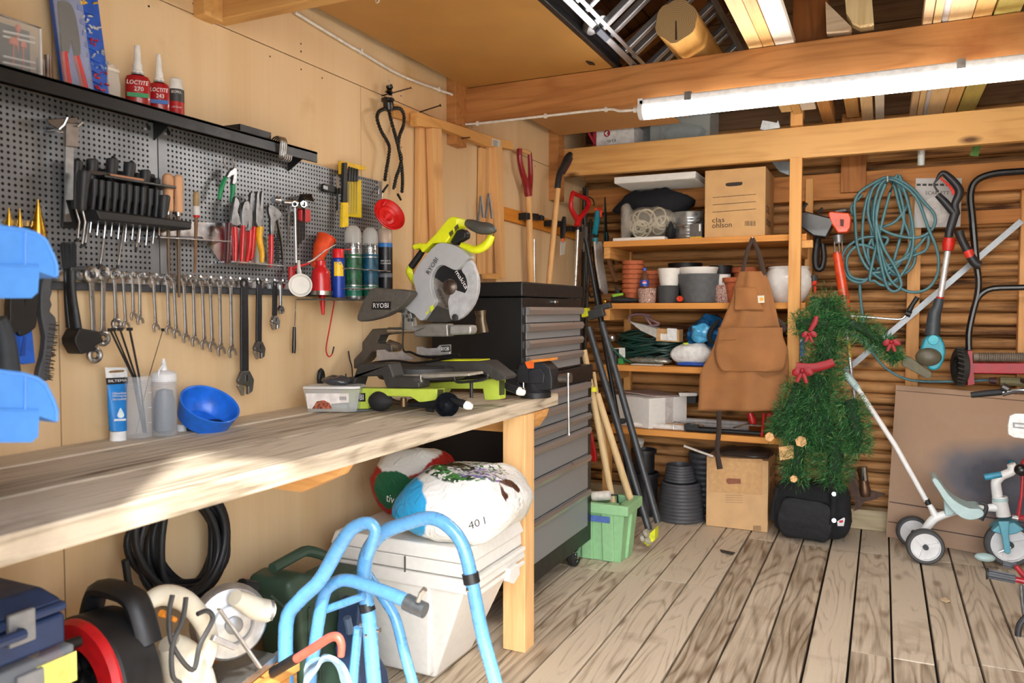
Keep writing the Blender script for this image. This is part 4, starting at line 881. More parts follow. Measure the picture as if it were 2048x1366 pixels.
# ---- spray cans on their wire shelf
t = T('can_shelf', 'steel wire front can shelf under the perforated panel', 'shelf')
a, b = W(612, 596, x=.06).y, W(757, 600, x=.06).y
A('tray', M().mm(.02, .115, a, b, 1.283, 1.288), C('8a8c8f', .35, .9), t, sm=0)
for z in (1.325, 1.395): A('rail', M().tube([(.022, a + .16, z), (.113, a + .16, z), (.113, b, z), (.022, b, z)], .003, 8), CHROME, t)
can('spray_can', 'blue and yellow spray can with red cap and straw', 677, 13.5, 592, [('body', C('1f3fa0', .35, .2), [(595, 13), (592, 13.5), (519, 13.5), (516, 11)]), ('cap', C('d81c20', .4), [(517, 11), (500, 11), (498, 10), (497, 0)])], x=.065,
    txt=(('WD', 530, 13, 11, '1a2f80'),), cat='spray can')
t = ROOTS[-1]; q = W(677, 595, x=.065); r = 13.5 * S(q); q.z = W(677, 538, x=.065).z
a0 = face_cam(q) + .05
st = []
for i in range(13):
    f = -.8 + 1.7 * i / 12; an = a0 + f * .85; zt = .024 if f < .5 else .024 - (f - .5) * .04; st.append((an, q.z - .026, q.z + zt))
vs = []; fs = []
for an, zl, zh in st: vs += [(q.x + (r + .0004) * cos(an), q.y + (r + .0004) * sin(an), zl), (q.x + (r + .0004) * cos(an), q.y + (r + .0004) * sin(an), zh)]
A('yellow_shield', M().add(vs, [(2 * i, 2 * i + 2, 2 * i + 3, 2 * i + 1) for i in range(12)]), C('f0c81c', .4), t)
A('straw', M().tube([W(683, 499, x=.08), W(703, 499, x=.10)], .0016, 6), C('d81c20', .4), t)
CLC = GL('d0cfcc', .45, .2)
def chain_can(u, r, vt, l2, lab, green):
    t = can('spray_can', lab, u, r, 595, [('body', C('b9bcbd', .3, .9), [(598, r * .92), (594, r), (vt + 8, r), (vt, r * .9)]), ('label_base', C('0f6a52', .4), [(592, r * 1.01), (573, r * 1.01)]), ('picture_band', C(green, .4, var=.5, sc=60), [(570, r * 1.01), (516, r * 1.01)]), ('color_band', C(green, .4), [(514, r * 1.012), (509, r * 1.012)]), ('cap', CLC, [(vt + 2, r), (vt - 18, r), (vt - 27, r * .85), (vt - 33, r * .5), (vt - 34, 0)])],
        x=.065, txt=(('CHAIN', 497, r * 1.75, 9, '15181a'), (l2, 508, r * 1.6, 9, '15181a'), ('MOTOREX', 581, r * 1.5, 5.5, 'f2f2ee')), cat='spray can', group='chain spray cans')
chain_can(707, 17, 485, 'LUBE', 'silver and green chain spray can with domed clear cap', '1c5a3a')
chain_can(741, 16, 489, 'CLEAN', 'silver and teal chain spray can with domed clear cap', '12506a')
t = can('spray_can', 'black spray can with clear cap under the red folding funnel', 771, 14.5, 595, [('body', C('14161c', .35), [(580, 14), (576, 14.5), (489, 14.5), (486, 14)]), ('label_stripe', C('2a70b8', .4), [(495, 14.6), (487, 14.6)]), ('grey_stripe', C('6a7078', .4), [(555, 14.6), (547, 14.6)]), ('cap', GL('c9b8ac', .45, .25), [(487, 14.4), (460, 14.4), (458, 13), (458, 0)])], x=.065,
        txt=(('BRAKE', 524, 20, 3, 'd8d8d8'), ('CLEANER', 529, 22, 3, 'd8d8d8')), cat='spray can')
# ---- magnetic bar, needle tool, marker, yellow file set
t = T('magnetic_bar', 'short black magnetic bar on the perforated panel', 'magnetic bar')
A('bar', M().out(z4((1025, 262), (1160, 300), (1160, 345), (1020, 320)), .014, x=.022), BLACK, t, bev=.002)
A('magnet', M().out(z4((1038, 275), (1072, 285), (1072, 312), (1038, 302)), .002, x=.036), STEEL, t)
t = T('scriber', 'slim steel and black scriber standing against the magnetic bar', 'scriber')
A('tip', M().px(z4((1148, 185, 2), (1150, 230, 6), (1150, 300, 9)), n=8, x=.04), C('b59a82', .4, .7), t)
A('handle', M().px(z4((1150, 300, 9), (1148, 430, 8), (1144, 480, 8)), n=8, x=.04), BLACK, t)
A('end', M().px(z4((1144, 475, 10), (1142, 510, 9)), n=8, x=.04), CHROME, t)
t = T('flat_chisel', 'black and yellow flat tool in front of the yellow file set', 'tool')
A('body', M().out(z4((1182, 100), (1208, 100), (1212, 410), (1175, 410)), .012, x=.05), BLACK, t, bev=.002)
A('sheath', M().out(z4((1173, 410), (1215, 410), (1214, 600), (1168, 605)), .014, x=.05), C('e8c41c', .4), t, bev=.002)
t = T('file_set', 'needle file set in a yellow holder on the perforated panel', 'file set')
A('holder', M().out(z4((1155, 85), (1355, 130), (1350, 160), (1210, 150), (1205, 200), (1155, 190)), .012, x=.03), C('e4b81a', .4), t, bev=.002)
A('wallet', M().out(z4((1220, 235), (1325, 235), (1328, 530), (1215, 520)), .008, x=.03), GL('e8cc2a', .75, .25), t, bev=.002)
for i in range(4):
    u = 1243 + i * 20; f = A('file', M().px(z4((u - 2, 250, 5), (u - 4, 500, 3)), n=6, x=.042), CHROME, t)
    A('file_handle', M().px(z4((u, 130 + i * 6, 8), (u, 145 + i * 6, 12), (u - 1, 245, 11)), n=10, x=.044), C('1b1d1f', .45), f)
# ---- small things hung under the panel
t = T('screwdriver', 'slim screwdriver hanging tip up under the white scoop', 'screwdriver')
A('shaft', M().px(z6((553, 180, 5), (545, 410, 6)), n=8, x=.03), CHROME, t)
A('handle', M().px(z6((541, 405, 12), (540, 430, 14), (538, 560, 16), (536, 610, 14)), n=12, x=.035), BLACKG, t)
t = T('red_hook', 'long red coated wire hook hanging under the can shelf', 'hook')
A('wire', M().px(z6((795, 195, 5), (845, 200, 5), (850, 225, 5), (815, 420, 5), (790, 560, 5), (795, 615, 5), (815, 638, 5), (838, 615, 5)), k=4, n=8, x=.035), RED, t)
A('tip', M().px(z6((838, 612, 5.5), (850, 560, 5.5)), n=8, x=.035), BLACK, t)
t = T1('wall_clip', 'black plastic clip screwed to the wall above the food tub', 'clip', M().px(z6((735, 850, 14), (735, 800, 18), (750, 745, 20), (765, 800, 16), (745, 860, 16)), k=3, n=8, x=.012), BLACK, sm=60)
# ---- flexible tripod on a nail
t = T('flexible_tripod', 'black bead leg tripod hanging from a nail on the wall', 'tripod')
A('screw', M().px(z2((1290, 545, 4), (1294, 600, 4)), x=.05).px(z2((1308, 640, 5), (1310, 680, 5)), x=.05), CHROME, t)
A('knob', M().px(z2((1290, 580, 22), (1296, 600, 24), (1296, 612, 14), (1285, 622, 26), (1300, 635, 20)), n=14, x=.05), BLACKG, t)
A('head', M().px(z2((1282, 675, 46), (1282, 690, 46), (1285, 700, 36), (1288, 735, 36), (1288, 755, 30)), n=16, x=.05), BLACKG, t)
for pts in (((1255, 745), (1220, 765), (1210, 810), (1235, 890), (1275, 960), (1293, 1010), (1285, 1090), (1272, 1160), (1262, 1240)), ((1290, 760), (1310, 840), (1335, 930), (1360, 1030), (1378, 1140), (1383, 1240), (1378, 1320)), ((1325, 740), (1370, 745), (1393, 790), (1388, 860), (1362, 930), (1355, 1010), (1375, 1080), (1362, 1150), (1340, 1210), (1325, 1280))):
    q = smooth([W(u, v, x=.05) for u, v in z2(*pts)], 12); m = M(); last = None; n = 0
    for p in q:
        if last is None or (p - last).length > .0088: m.ball(p, .0078, 8, 5); last = p; n += 1
    A('leg', m, BLACKG, t)
for a, b in (((1248, 1310), (1282, 1262)), ((1350, 1325), (1372, 1366)), ((1320, 1290), (1335, 1245))): A('clip', M().px(z2((*a, 9), (*b, 7)), n=8, x=.06), BLACK, t)
for i, (a, l) in enumerate(((((1240, 655), (1440, 600)), 'long nail in the wall behind the black tripod'), (((1500, 765), (1640, 720)), 'long nail in the wall above the lath frame'))):
    p = W(*z2(a[0])[0], x=.0); q = W(*z2(a[1])[0], x=.10)
    T1('nail', l, 'nail', M().tube([p, q], .0028, 8).tube([q, q + (q - p).normalized() * .002], .006, 10), C('4a382e', .5, .7), 'long nails in the wall')
# ================================================================ on the bench top
y3, y4, y5, y6 = Z(600, 860, 2.7), Z(600, 600, 3.938), Z(700, 380, 4.017), Z(780, 180, 3.252)
f4, t3, t4, t5, t6 = Z(1120, 380, 4.27), Z(1120, 230, 4.096), Z(1150, 500, 4.096), Z(1150, 700, 3.416), Z(850, 540, 2.07)
ZB = .9205
# ---- grease tube, bottles with cable ties, bowl
q = W(236, 881, z=ZB); pl = dict(x=q.x)
t = T('grease_tube', 'blue and white silicone grease tube standing on its cap by the wall', 'tube')
b = lambda u, v: W(u, v, x=q.x)
m = M(); rows = ((735, 210, 255, .001), (757, 212, 255, .001), (775, 214.5, 254, .006), (810, 216, 253, .012), (862, 220, 252, .016))
ring = []
for v, ul, ur, dpt in rows:
    a, c = b(ul, v), b(ur, v); s = (a + c) / 2; h = (c - a) / 2; n = Vector((h.y, -h.x, 0)).normalized() * dpt
    ring.append([s + h * cos(k) + n * sin(k) for k in [2 * pi * i / 20 for i in range(20)]])
def skin(rings):
    m = M(); n = len(rings[0]); vs = [p for r in rings for p in r]
    return m.add(vs, [(i * n + j, i * n + (j + 1) % n, (i + 1) * n + (j + 1) % n, (i + 1) * n + j) for i in range(len(rings) - 1) for j in range(n)] + [tuple(range(n - 1, -1, -1)), tuple((len(rings) - 1) * n + j for j in range(n))])
A('body', skin(ring[1:]), C('1c86d8', .4), t)
A('crimp', skin(ring[:2]), C('eceeee', .45), t)
A('cap', M().px([(236.5, 862, 15), (236.5, 880.5, 15.5)], n=24, x=q.x), C('eceeee', .45), t)
A('black_band', M().out(z5((722, 704), (868, 698), (867, 740), (727, 748)), .003, x=q.x + .0045), C('16181b', .45), t)
A('hang_hole', M().out(z5((750, 655), (840, 648), (840, 662), (752, 668)), .001, k=2, x=q.x + .0015), C('8a6a40', .6), t)
textpx('BILTEMA', t, z5((735, 733))[0], z5((862, 726))[0], 5, C('f2f2f2', .5), x=q.x + .008)
for s, v in (('Silikonfett', 816), ('Silikonspray', 836), ('Siliconefedt', 856)): textpx(s, t, z5((762, v))[0], z5((858, v - 4))[0], 4.6, C('f2f2f2', .5), x=q.x + .0155)
dr = [(822, 908), (838, 935), (846, 955), (840, 970), (822, 976), (806, 970), (800, 955), (808, 935)]
A('drop_mark', M().out(z5(*dr), .001, k=3, x=q.x + .0155), C('dff0fa', .5), t); A('white_band', M().out(z5((778, 984), (858, 980), (858, 994), (778, 998)), .001, x=q.x + .0165), C('e6f0f6', .5), t)
MILK = GL('dfe7ee', .17, .25)
def bottle(u, vb, r, vt, nm, lab, extra):
    t = T(nm, lab, 'bottle', 'milky squeeze bottles'); q = W(u, vb, z=ZB); s = S(q); h = (vb - vt) * s; r *= s
    A('body', M().lathe([(r * .94, 0), (r, .004), (r, h * .93), (r * .96, h * .95), (r * .96, h), (r * .9, h), (r * .9, h * .93), (r * .95, h * .9), (r * .95, .006), (0, .004)], q, n=32, caps=False), MILK, t)
    for k in range(3): A('ring', M().ring(q + Vector((0, 0, h * (.9 - .035 * k))), (0, 0, 1), r * 1.005, .0012, 32, 6), MILK, t)
    return t, q, s, h, r
t, q, s, h, r = bottle(279, 877, 26, 752, 'squeeze_bottle', 'open milky bottle holding black cable ties', 0)
for k in range(3): A('mark', M().px([(297, 785 + 30 * k, .6), (303, 785 + 30 * k, .6)], n=4, x=q.x + .03), WHITE, t)
for i, (a, b2, w) in enumerate((((752, 375), (905, 690), 8), ((775, 372), (912, 690), 8), ((820, 370), (925, 690), 10), ((885, 370), (950, 690), 11), ((1112, 375), (1018, 690), 4))):
    p0, p1 = W(*z5(a)[0], x=q.x), W(*z5(b2)[0], x=q.x); d = (p1 - p0).normalized(); w *= s / 3.4
    e = p0 + d * ((ZB + .02 - p0.z) / d.z); e = Vector((q.x + .004 * (i - 2), min(max(e.y, q.y - .018), q.y + .018), ZB + .012))
    T1('cable_tie', 'black cable tie in the open milky bottle, %s from the grease tube' % ('first', 'second', 'third', 'fourth', 'thinnest and farthest')[i], 'cable tie', M().tube([p0, p1, e], [w, w, w * .6], 6, flat=.5).box(p0, (.008, w * 3, .008)), BLACK, 'cable ties in the bottle')
t, q, s, h, r = bottle(330, 873, 24, 750, 'squeeze_bottle', 'closed milky bottle with a nozzle cap beside the cable ties', 0)
A('cap', M().lathe([(r * 1.0, h * .9), (r * 1.0, h * 1.02), (r * .8, h * 1.06), (r * .3, h * 1.08), (r * .18, h * 1.2), (r * .1, h * 1.27), (0, h * 1.27)], q, n=28), GL('eef0f2', .75, .3), t)
A('strap', M().px([(318, 762, 2), (317, 745, 2), (325, 731, 2), (330, 728, 2)], k=4, n=6, x=q.x + .012), GL('eef0f2', .75, .3), t)
A('contents', M().lathe([(r * .5, .008), (r * .85, .02), (r * .8, h * .6), (r * .6, h * .75), (0, h * .8)], q, n=20).wob(.004, 60), C('46505c', .6), t)
q = W(363, 862, z=ZB); r = 9.5 * S(q); T1('loose_stopper', 'loose milky screw cap lying between bottle and blue bowl', 'cap', M().lathe([(r, 0), (r, .012), (r * 1.05, .013), (r * 1.05, .017), (r * .9, .018), (0, .018)], q, n=26), GL('e6eaee', .6, .3))
t = T('magnetic_bowl', 'tilted blue plastic bowl on a black magnetic foot', 'bowl'); q = W(411, 857, z=ZB); s = S(q)
ax = (Vector((0, 0, 1)) * .82 + R * .36 + Vector((CAM.x - q.x, CAM.y - q.y, 0)).normalized() * .34).normalized(); c = q + Vector((0, 0, .012)); r = 57 * s
A('bowl', M().lathe([(r * .45, .006), (r * .72, .012), (r * .9, r * .3), (r * .99, r * .75), (r * 1.03, r * .98), (r * 1.0, r), (r * .95, r * .96), (r * .9, r * .7), (r * .8, r * .35), (r * .6, r * .18), (0, r * .15)], c - ax * .004 - R * .012, ax, 44), C('1f70dd', .38, coat=.2), t)
A('foot', M().lathe([(r * .62, 0), (r * .66, .004), (r * .64, .016), (r * .5, .022), (0, .022)], q, n=32), BLACK, t)
# ---- food tub with a bag on it
t = T('food_tub', 'clear plastic food tub with a label full of small parts', 'tub'); q = W(662, 825, z=ZB); s = S(q); rx = Vector((.9, .42, 0)).normalized(); fy = Vector((-.42, .9, 0))
def rbox(c, hw0, hd0, hw1, hd1, z0, z1):
    cs = [(-1, -.8), (-.8, -1), (.8, -1), (1, -.8), (1, .8), (.8, 1), (-.8, 1), (-1, .8)]
    return skin([[c + rx * a * hw0 + fy * b_ * hd0 + Vector((0, 0, z0)) for a, b_ in cs], [c + rx * a * hw1 + fy * b_ * hd1 + Vector((0, 0, z1)) for a, b_ in cs]])
c = q + fy * .05; A('tub', rbox(c, 49 * s, .04, 57 * s, .05, .001, .074), GL('dcdedc', .4, .2), t)
A('lid', rbox(c, 58 * s, .052, 57 * s, .05, .075, .084), GL('e6e6e2', .75, .3), t, bev=.002)
A('label', M().prism([c + rx * a * s - fy * (.046 + .0001 * 0 + zz * .1) + Vector((0, 0, zz)) for a, zz in ((-47, .012), (0, .012), (0, .028), (36, .032), (36, .062), (-50, .062))], -fy * .0006), C('e4ddd8', .5), t)
A('picture', M().prism([c + rx * a * s - fy * (.0475 + zz * .1) + Vector((0, 0, zz)) for a, zz in ((-38, .012), (2, .012), (-2, .03), (-14, .04), (-28, .036))], -fy * .0006), C('a2553a', .5, var=.6, sc=120), t)
for k in range(7): A('barcode', M().prism([c + rx * (18 + k * 2 + a) * s - fy * (.0478 + zz * .1) + Vector((0, 0, zz)) for a, zz in ((0, .04), (.8, .04), (.8, .052), (0, .052))], -fy * .0004), BLACK, t)
m = M()
for k in range(46): m.ball(c + rx * random.uniform(-40, 44) * s + fy * random.uniform(-.034, .03) + Vector((0, 0, random.uniform(.008, .026))), .006, 7, 5)
o = A('pellets', m, C('b9bdbd', .5), t); o['kind'] = 'stuff'
t = T1('parts_bag', 'small dark plastic bag of parts lying on the food tub lid', 'bag', bag(M(), c + fy * .01 + rx * .008 + Vector((0, 0, .098)), (.05, .03, .015), .5, 20, 10, .8, 4, .006, 40), C('3a3b40', .3, coat=.4), sm=60)
q = W(730, 822, z=ZB); T1('saw_manual', 'folded paper sheet lying beside the food tub', 'paper', M().prism([W(700, 824, z=ZB), W(745, 820, z=ZB), W(742, 812, z=ZB), (W(705, 815, z=ZB))], (0, 0, .002)), C('6d7480', .6))
# ---- bulb horn
t = T('bulb_horn', 'old bulb horn with black rubber ball lying in front of the saw', 'horn'); q = W(762, 822, z=ZB); yb = q.y; r = 20 * S(q)
A('bulb', M().px(y4((548, 790, 8), (560, 790, 40), (600, 793, 74), (640, 796, 80), (680, 798, 66), (715, 800, 36), (735, 800, 26)), k=2, n=22, y=yb), RUBBER, t)
A('neck', M().px(y4((728, 800, 26), (760, 805, 18), (800, 810, 16), (860, 822, 18)), n=12, y=yb), C('5a4a3c', .35, .8), t)
A('clamp', M().px(y4((815, 770, 24), (815, 838, 26)), n=10, y=yb - .006), C('6a543c', .4, .8), t)
A('tube', M().px(y4((855, 824, 18), (980, 824, 30), (1090, 820, 42), (1130, 818, 52)), k=2, n=18, y=yb), C('24252a', .35, .5), t)
A('bracket', M().px(y4((1000, 860, 22), (1050, 865, 22)), n=8, y=yb), BLACK, t)
p = W(*y4((1150, 818))[0], y=yb); d = (Vector((.62, -.78, 0))).normalized(); s = S(p) / 3.938
A('bell', M().lathe([(50 * s, -.02), (58 * s, -.008), (74 * s, .004), (96 * s, .014), (98 * s, .0165), (94 * s, .015), (70 * s, .003), (40 * s, -.012), (0, -.018)], p + d * .006, d, 32, caps=False), C('22252b', .3, .7), t)
# ---- sliding mitre saw on its lime green stand brackets
LIME = C('b9cc4c', .4, coat=.2, var=.05); LY = C('d9e01c', .4, coat=.2, var=.05); SAWG = C('abadb0', .42, .1, .03); SD = C('403e3b', .5, .3); SDK = C('2e2d2c', .5)
t = T('mitre_saw', 'lime green sliding mitre saw with grey guard on the bench end', 'mitre saw')
YL, YR, YH = 2.12, 2.42, 2.36
A('stand_bracket', M().out(y4((400, 682), (1085, 690), (1140, 690), (1138, 770), (1085, 795), (1000, 792), (940, 752), (700, 745), (640, 780), (600, 846), (420, 846)), .05, y=YL + .03), LIME, t, bev=.003)
A('bracket_opening', M().out(y4((1086, 704), (1130, 704), (1128, 764), (1086, 770)), .001, y=YL - .021), C('3d4218', .6), t)
textpx('RYOBI', t, y4((385, 790))[0], y4((505, 786))[0], 11, C('f2f2f2', .5), y=YL - .022); A('badge', M().out(y4((440, 735), (515, 732), (516, 800), (440, 800)), .001, y=YL - .0205), BLACK, t)
A('stand_bracket', M().out(y4((1040, 645), (1480, 618), (1622, 615), (1622, 772), (1565, 778), (1505, 775), (1490, 690), (1210, 690), (1170, 735), (1040, 720)), .05, y=YR + .03), LIME, t, bev=.003)
A('bracket_opening', M().out(y4((1570, 632), (1614, 632), (1612, 745), (1570, 750)), .001, y=YR - .021), C('3d4218', .6), t)
for a, yy in (((1215, 800), YL), ((1630, 690), YR)):
    u, v = a; A('clamp_handle', M().px(y4((u - 20, v - 25, 20), (u + 20, v, 30), (u + 90, v + 25, 34)), n=14, y=yy), BLACK, t); A('handle_tip', M().px(y4((u + 88, v + 25, 34), (u + 110, v + 32, 34), (u + 138, v + 42, 22), (u + 145, v + 44, 6)), n=14, y=yy), WHITE, t)
for a, yy in ((y4((1200, 700, 22), (1480, 715, 22)), YR), (y4((860, 800, 18), (1060, 770, 18)), YL + .04)): A('clamp_bar', M().px(a, n=12, y=yy), C('6a5236', .35, .9), t)
A('base_arm', M().out(y4((318, 642), (400, 605), (520, 590), (555, 492), (795, 488), (832, 590), (985, 598), (1030, 640), (1030, 682), (775, 682), (740, 588), (545, 592), (518, 680), (340, 676)), .07, y=YL + .06), SD, t, bev=.006)
A('turntable', M().lathe([(.15, 0), (.155, .006), (.155, .04), (.14, .046), (0, .046)], W(*y4((960, 600))[0], y=2.34) - Vector((0, 0, .005)), n=40), SDK, t)
A('table_plate', M().out(y4((820, 575), (1440, 560), (1450, 580), (1040, 604), (830, 596)), .10, y=YL + .14), C('b3aea2', .4, .6), t, bev=.002)
A('mitre_arm', M().out(y4((1085, 472), (1490, 468), (1560, 470), (1718, 590), (1700, 612), (1640, 620), (1490, 555), (1090, 562)), .09, y=YR - .02), SD, t, bev=.006)
A('lime_strip', M().out(y4((1100, 462), (1495, 462), (1500, 474), (1100, 474)), .08, y=YR - .02), LY, t)
A('pull_lever', M().px(y4((1215, 600, 9), (1225, 640, 10), (1280, 648, 10), (1440, 628, 12), (1480, 600, 12), (1450, 575, 10)), k=3, n=10, y=YL + .05).px(y4((1350, 650, 14), (1350, 770, 14)), y=YL + .08), BLACK, t)
A('fence', M().out(y4((615, 392), (680, 388), (712, 408), (790, 408), (815, 398), (905, 462), (900, 470), (618, 480)), .012, y=2.38), C('b9bcc4', .35, .7), t, bev=.002)
A('fence', M().out(y4((930, 368), (975, 366), (1005, 380), (1090, 376), (1110, 354), (1192, 350), (1194, 432), (930, 440)), .012, y=2.38), C('b9bcc4', .35, .7), t, bev=.002)
A('badge', M().out(y4((1112, 362), (1182, 358), (1184, 405), (1112, 410)), .001, y=2.367), BLACK, t); textpx('RYOBI', t, y4((1118, 402))[0], y4((1178, 398))[0], 8, C('f2f2f2', .5), y=2.365)
A('tilt_arm', M().out(y4((475, 485), (560, 390), (560, 330), (640, 225), (820, 215), (820, 262), (705, 275), (680, 330), (790, 345), (800, 400), (640, 400), (590, 470), (490, 540)), .06, y=2.46), C('5a554f', .45, .4), t, bev=.005)
A('tilt_knob', M().px(y4((700, 345, 36), (760, 365, 36), (790, 372, 28)), n=16, y=2.42), C('8c7d6a', .3, .7), t)
for dy in (0, .05): A('slide_rail', M().px(y4((700, 240, 26), (1230, 236, 26)), n=16, y=2.40 + dy), CHROME, t)
A('rail_block', M().out(y4((950, 200), (1100, 182), (1215, 185), (1222, 285), (955, 288)), .05, y=2.40), C('8f8d88', .4, .5), t, bev=.006)
A('rail_end', M().out(y4((1230, 195), (1395, 195), (1402, 230), (1395, 268), (1230, 275)), .05, y=2.40), C('a9a9a6', .4, .5), t, bev=.008)
A('dust_chute', M().px(y4((1420, 85, 50), (1425, 130, 40), (1425, 165, 44), (1440, 260, 52)), n=18, flat=.7, y=2.46), C('5a4c3a', .3, .6), t)
A('hinge', M().out(y4((828, 60), (905, 75), (918, 150), (925, 205), (1000, 215), (940, 245), (840, 230)), .03, y=2.36), C('93918c', .45, .4), t, bev=.003)
for k in range(6): A('hinge_pocket', M().lathe([(.0, 0), (.0065, 0), (.0065, .001)], W(870 / 3.938 + 600 + 7.5 * cos(k * 1.047) * .9, 127 / 3.938 + 600 + 9 * sin(k * 1.047), y=2.329), (0, -1, 0), 6), C('3d3b38', .6), t)
# head
bc_ = W(900, 575, y=YH - .012); sb_ = S(bc_)
A('blade', M().lathe([(0, -.001), (58 * sb_, -.001), (58 * sb_, .001), (0, .001)], bc_, (0, -1, 0), 60), C('9a948e', .28, .9), t)
arc = lambda r: [bc_ + Vector((r * sb_ * cos(k_), -.0012, r * sb_ * sin(k_))) for k_ in [-1.0 + 3.6 * j / 24 for j in range(25)]]
A('blade_label', M().prism(arc(52) + arc(17)[::-1], (0, -.0006, 0)), C('141619', .4), t, sm=0)
A('arbor', M().lathe([(15 * sb_, 0), (15 * sb_, .006), (9 * sb_, .01), (4 * sb_, .014), (0, .014)], bc_, (0, -1, 0), 24), C('6d625a', .3, .9), t)
A('upper_guard', M().out(y5((735, 442), (800, 432), (860, 445), (930, 480), (985, 525), (1000, 555), (975, 560), (905, 640), (860, 640), (800, 610), (755, 612), (715, 650), (690, 720), (690, 790), (712, 860), (725, 900), (690, 960), (640, 1035), (600, 1045), (560, 1000), (490, 950), (545, 880), (575, 830), (548, 730), (570, 640), (650, 530)), .035, k=2, y=YH), SAWG, t, bev=.003)
g = [(985, 565), (1025, 640), (1048, 720), (1045, 820), (1010, 920), (950, 1000), (880, 1045), (830, 1035), (815, 960), (812, 880), (860, 800), (945, 825), (962, 760), (945, 690), (915, 640)]
A('lower_guard', M().out(y5(*g), .02, k=2, y=YH + .006), C('b4b6b9', .4, .15), t, bev=.002)
A('guard_base', M().out(y5((640, 1040), (720, 930), (815, 965), (830, 1050), (780, 1060), (660, 1060)), .02, k=1, y=YH + .004), SD, t)
A('pivot', M().lathe([(.0115, 0), (.0115, .006), (.006, .008), (0, .008)], W(*y5((848, 1025))[0], y=YH - .016), (0, -1, 0), 20), SDK, t)
textpx('RYOBI', t, y5((638, 680))[0], y5((712, 560))[0], 9, C('17181a', .5), y=YH - .037)
textpx('makita', t, y5((845, 660))[0], y5((930, 800))[0], 9, C('e8e8e8', .5), y=YH - .016); textpx('MAKBLADE', t, y5((790, 935))[0], y5((715, 790))[0], 6, C('17181a', .5), y=YH - .0155)
A('warning_label', M().out(y5((640, 940), (670, 922), (675, 955), (650, 982)), .001, y=YH - .0352).out(y5((606, 995), (632, 962), (636, 985), (612, 1000)), .001, y=YH - .0352), C('c8d42a', .5), t)
A('body', M().out(y5((575, 452), (640, 436), (690, 440), (760, 370), (870, 240), (905, 226), (938, 240), (945, 300), (920, 330), (850, 440), (740, 442), (660, 515), (640, 480), (590, 490)), .07, k=1, y=YH + .04), LY, t, bev=.006)
A('vents', M().out(y5((795, 345), (825, 320), (832, 350), (808, 378)), .001, y=YH - .0315).out(y5((838, 300), (865, 275), (876, 305), (848, 335)), .001, y=YH - .0315), C('4b4a20', .6), t)
A('trigger', M().out(y5((850, 430), (905, 330), (945, 320), (972, 350), (968, 390), (900, 430), (880, 450)), .04, y=YH + .025), BLACK, t, bev=.004)
A('handle_grip', M().px(y5((935, 262, 28), (980, 280, 44), (1050, 305, 50), (1110, 310, 48), (1148, 325, 36), (1158, 340, 20)), k=3, n=16, y=YH), C('4a4a46', .5), t)
A('handle_loop', M().px(y5((1140, 365, 26), (1112, 420, 34), (1060, 465, 36), (1000, 480, 32), (940, 460, 28), (895, 445, 26)), k=3, n=14, y=YH), LY, t)
A('carry_grip', M().px(y5((592, 475, 24), (545, 545, 28), (490, 620, 28)), n=12, y=YH + .01), BLACK, t)
for a in (y5((490, 615, 28), (476, 655, 28), (500, 710, 26), (540, 770, 22)), y5((588, 478, 26), (620, 460, 30), (660, 455, 30))): A('carry_handle', M().px(a, k=3, n=12, y=YH + .01), LY, t)
A('dust_bag', M().out(y5((225, 800), (330, 795), (545, 812), (520, 880), (440, 960), (390, 985), (330, 1015), (200, 1050), (120, 1047), (145, 950)), .05, k=2, y=2.30), C('5b5750', .75, bump=.6, sc=300), t, bev=.012)
A('bag_badge', M().out(y5((182, 898), (332, 895), (325, 962), (172, 960)), .001, y=2.2485), BLACK, t); textpx('RYOBI', t, y5((190, 948))[0], y5((312, 946))[0], 9.5, C('f2f2f2', .5), y=2.2465)
A('bag_port', M().px(y5((395, 960, 24), (430, 965, 22)), n=12, y=2.29), SDK, t)
A('cord', M().px(y4((815, 120, 7), (812, 250, 7), (814, 395, 7), (870, 410, 9), (940, 440, 10), (1040, 450, 10), (1180, 435, 9), (1255, 435, 9), (1200, 455, 9), (1050, 478, 9), (900, 495, 9), (750, 478, 9), (600, 490, 9), (500, 520, 9), (488, 590, 9)), k=4, n=8, y=2.30), BLACKG, t)
for u, v, yy in ((952, 590, YL), (360, 580, YL), (1760, 650, YR)): A('bolt', M().px(y4((u, v, 6), (u, v + 55, 6)), n=8, y=yy).px(y4((u, v + 40, 14), (u, v + 52, 14)), n=6, y=yy), CHROME, t)
# ---- vise at the bench corner
t = T('bench_vise', 'black bench vise on the corner of the workbench', 'vise'); yv2 = 2.70; v6 = lambda *a: y4(*a)
A('body', M().out(y4((1770, 560), (1790, 500), (1850, 475), (1980, 478), (2035, 530), (2048, 600), (2048, 690), (1960, 700), (1900, 690), (1880, 650), (1780, 640)), .08, k=1, y=yv2 + .04), C('25262a', .5, .3), t, bev=.006)
A('jaw_slide', M().out(y4((1870, 540), (1960, 520), (2000, 570), (1990, 640), (1880, 645)), .09, y=yv2 + .045), C('303138', .45, .4), t, bev=.004)
A('anvil', M().out(y4((1660, 545), (1780, 545), (1780, 640), (1830, 690), (1830, 720), (1640, 700)), .07, y=yv2 + .05), C('202125', .5, .3), t, bev=.006)
A('base', M().lathe([(.06, 0), (.06, .02), (.045, .04), (.04, .06), (0, .06)], Vector((W(1085, 790, y=yv2).x - .03, yv2, ZB)), n=28), C('25262a', .5, .3), t)
A('soft_jaw', M().out(y4((1840, 478), (1910, 475), (1908, 528), (1862, 528)), .085, y=yv2 + .04), C('e8641c', .5), t, bev=.002)
A('jaw_cap', M().out(y4((1840, 480), (1900, 462), (2030, 450), (2030, 468), (1910, 482)), .09, y=yv2 + .05), C('d9893a', .5), t)
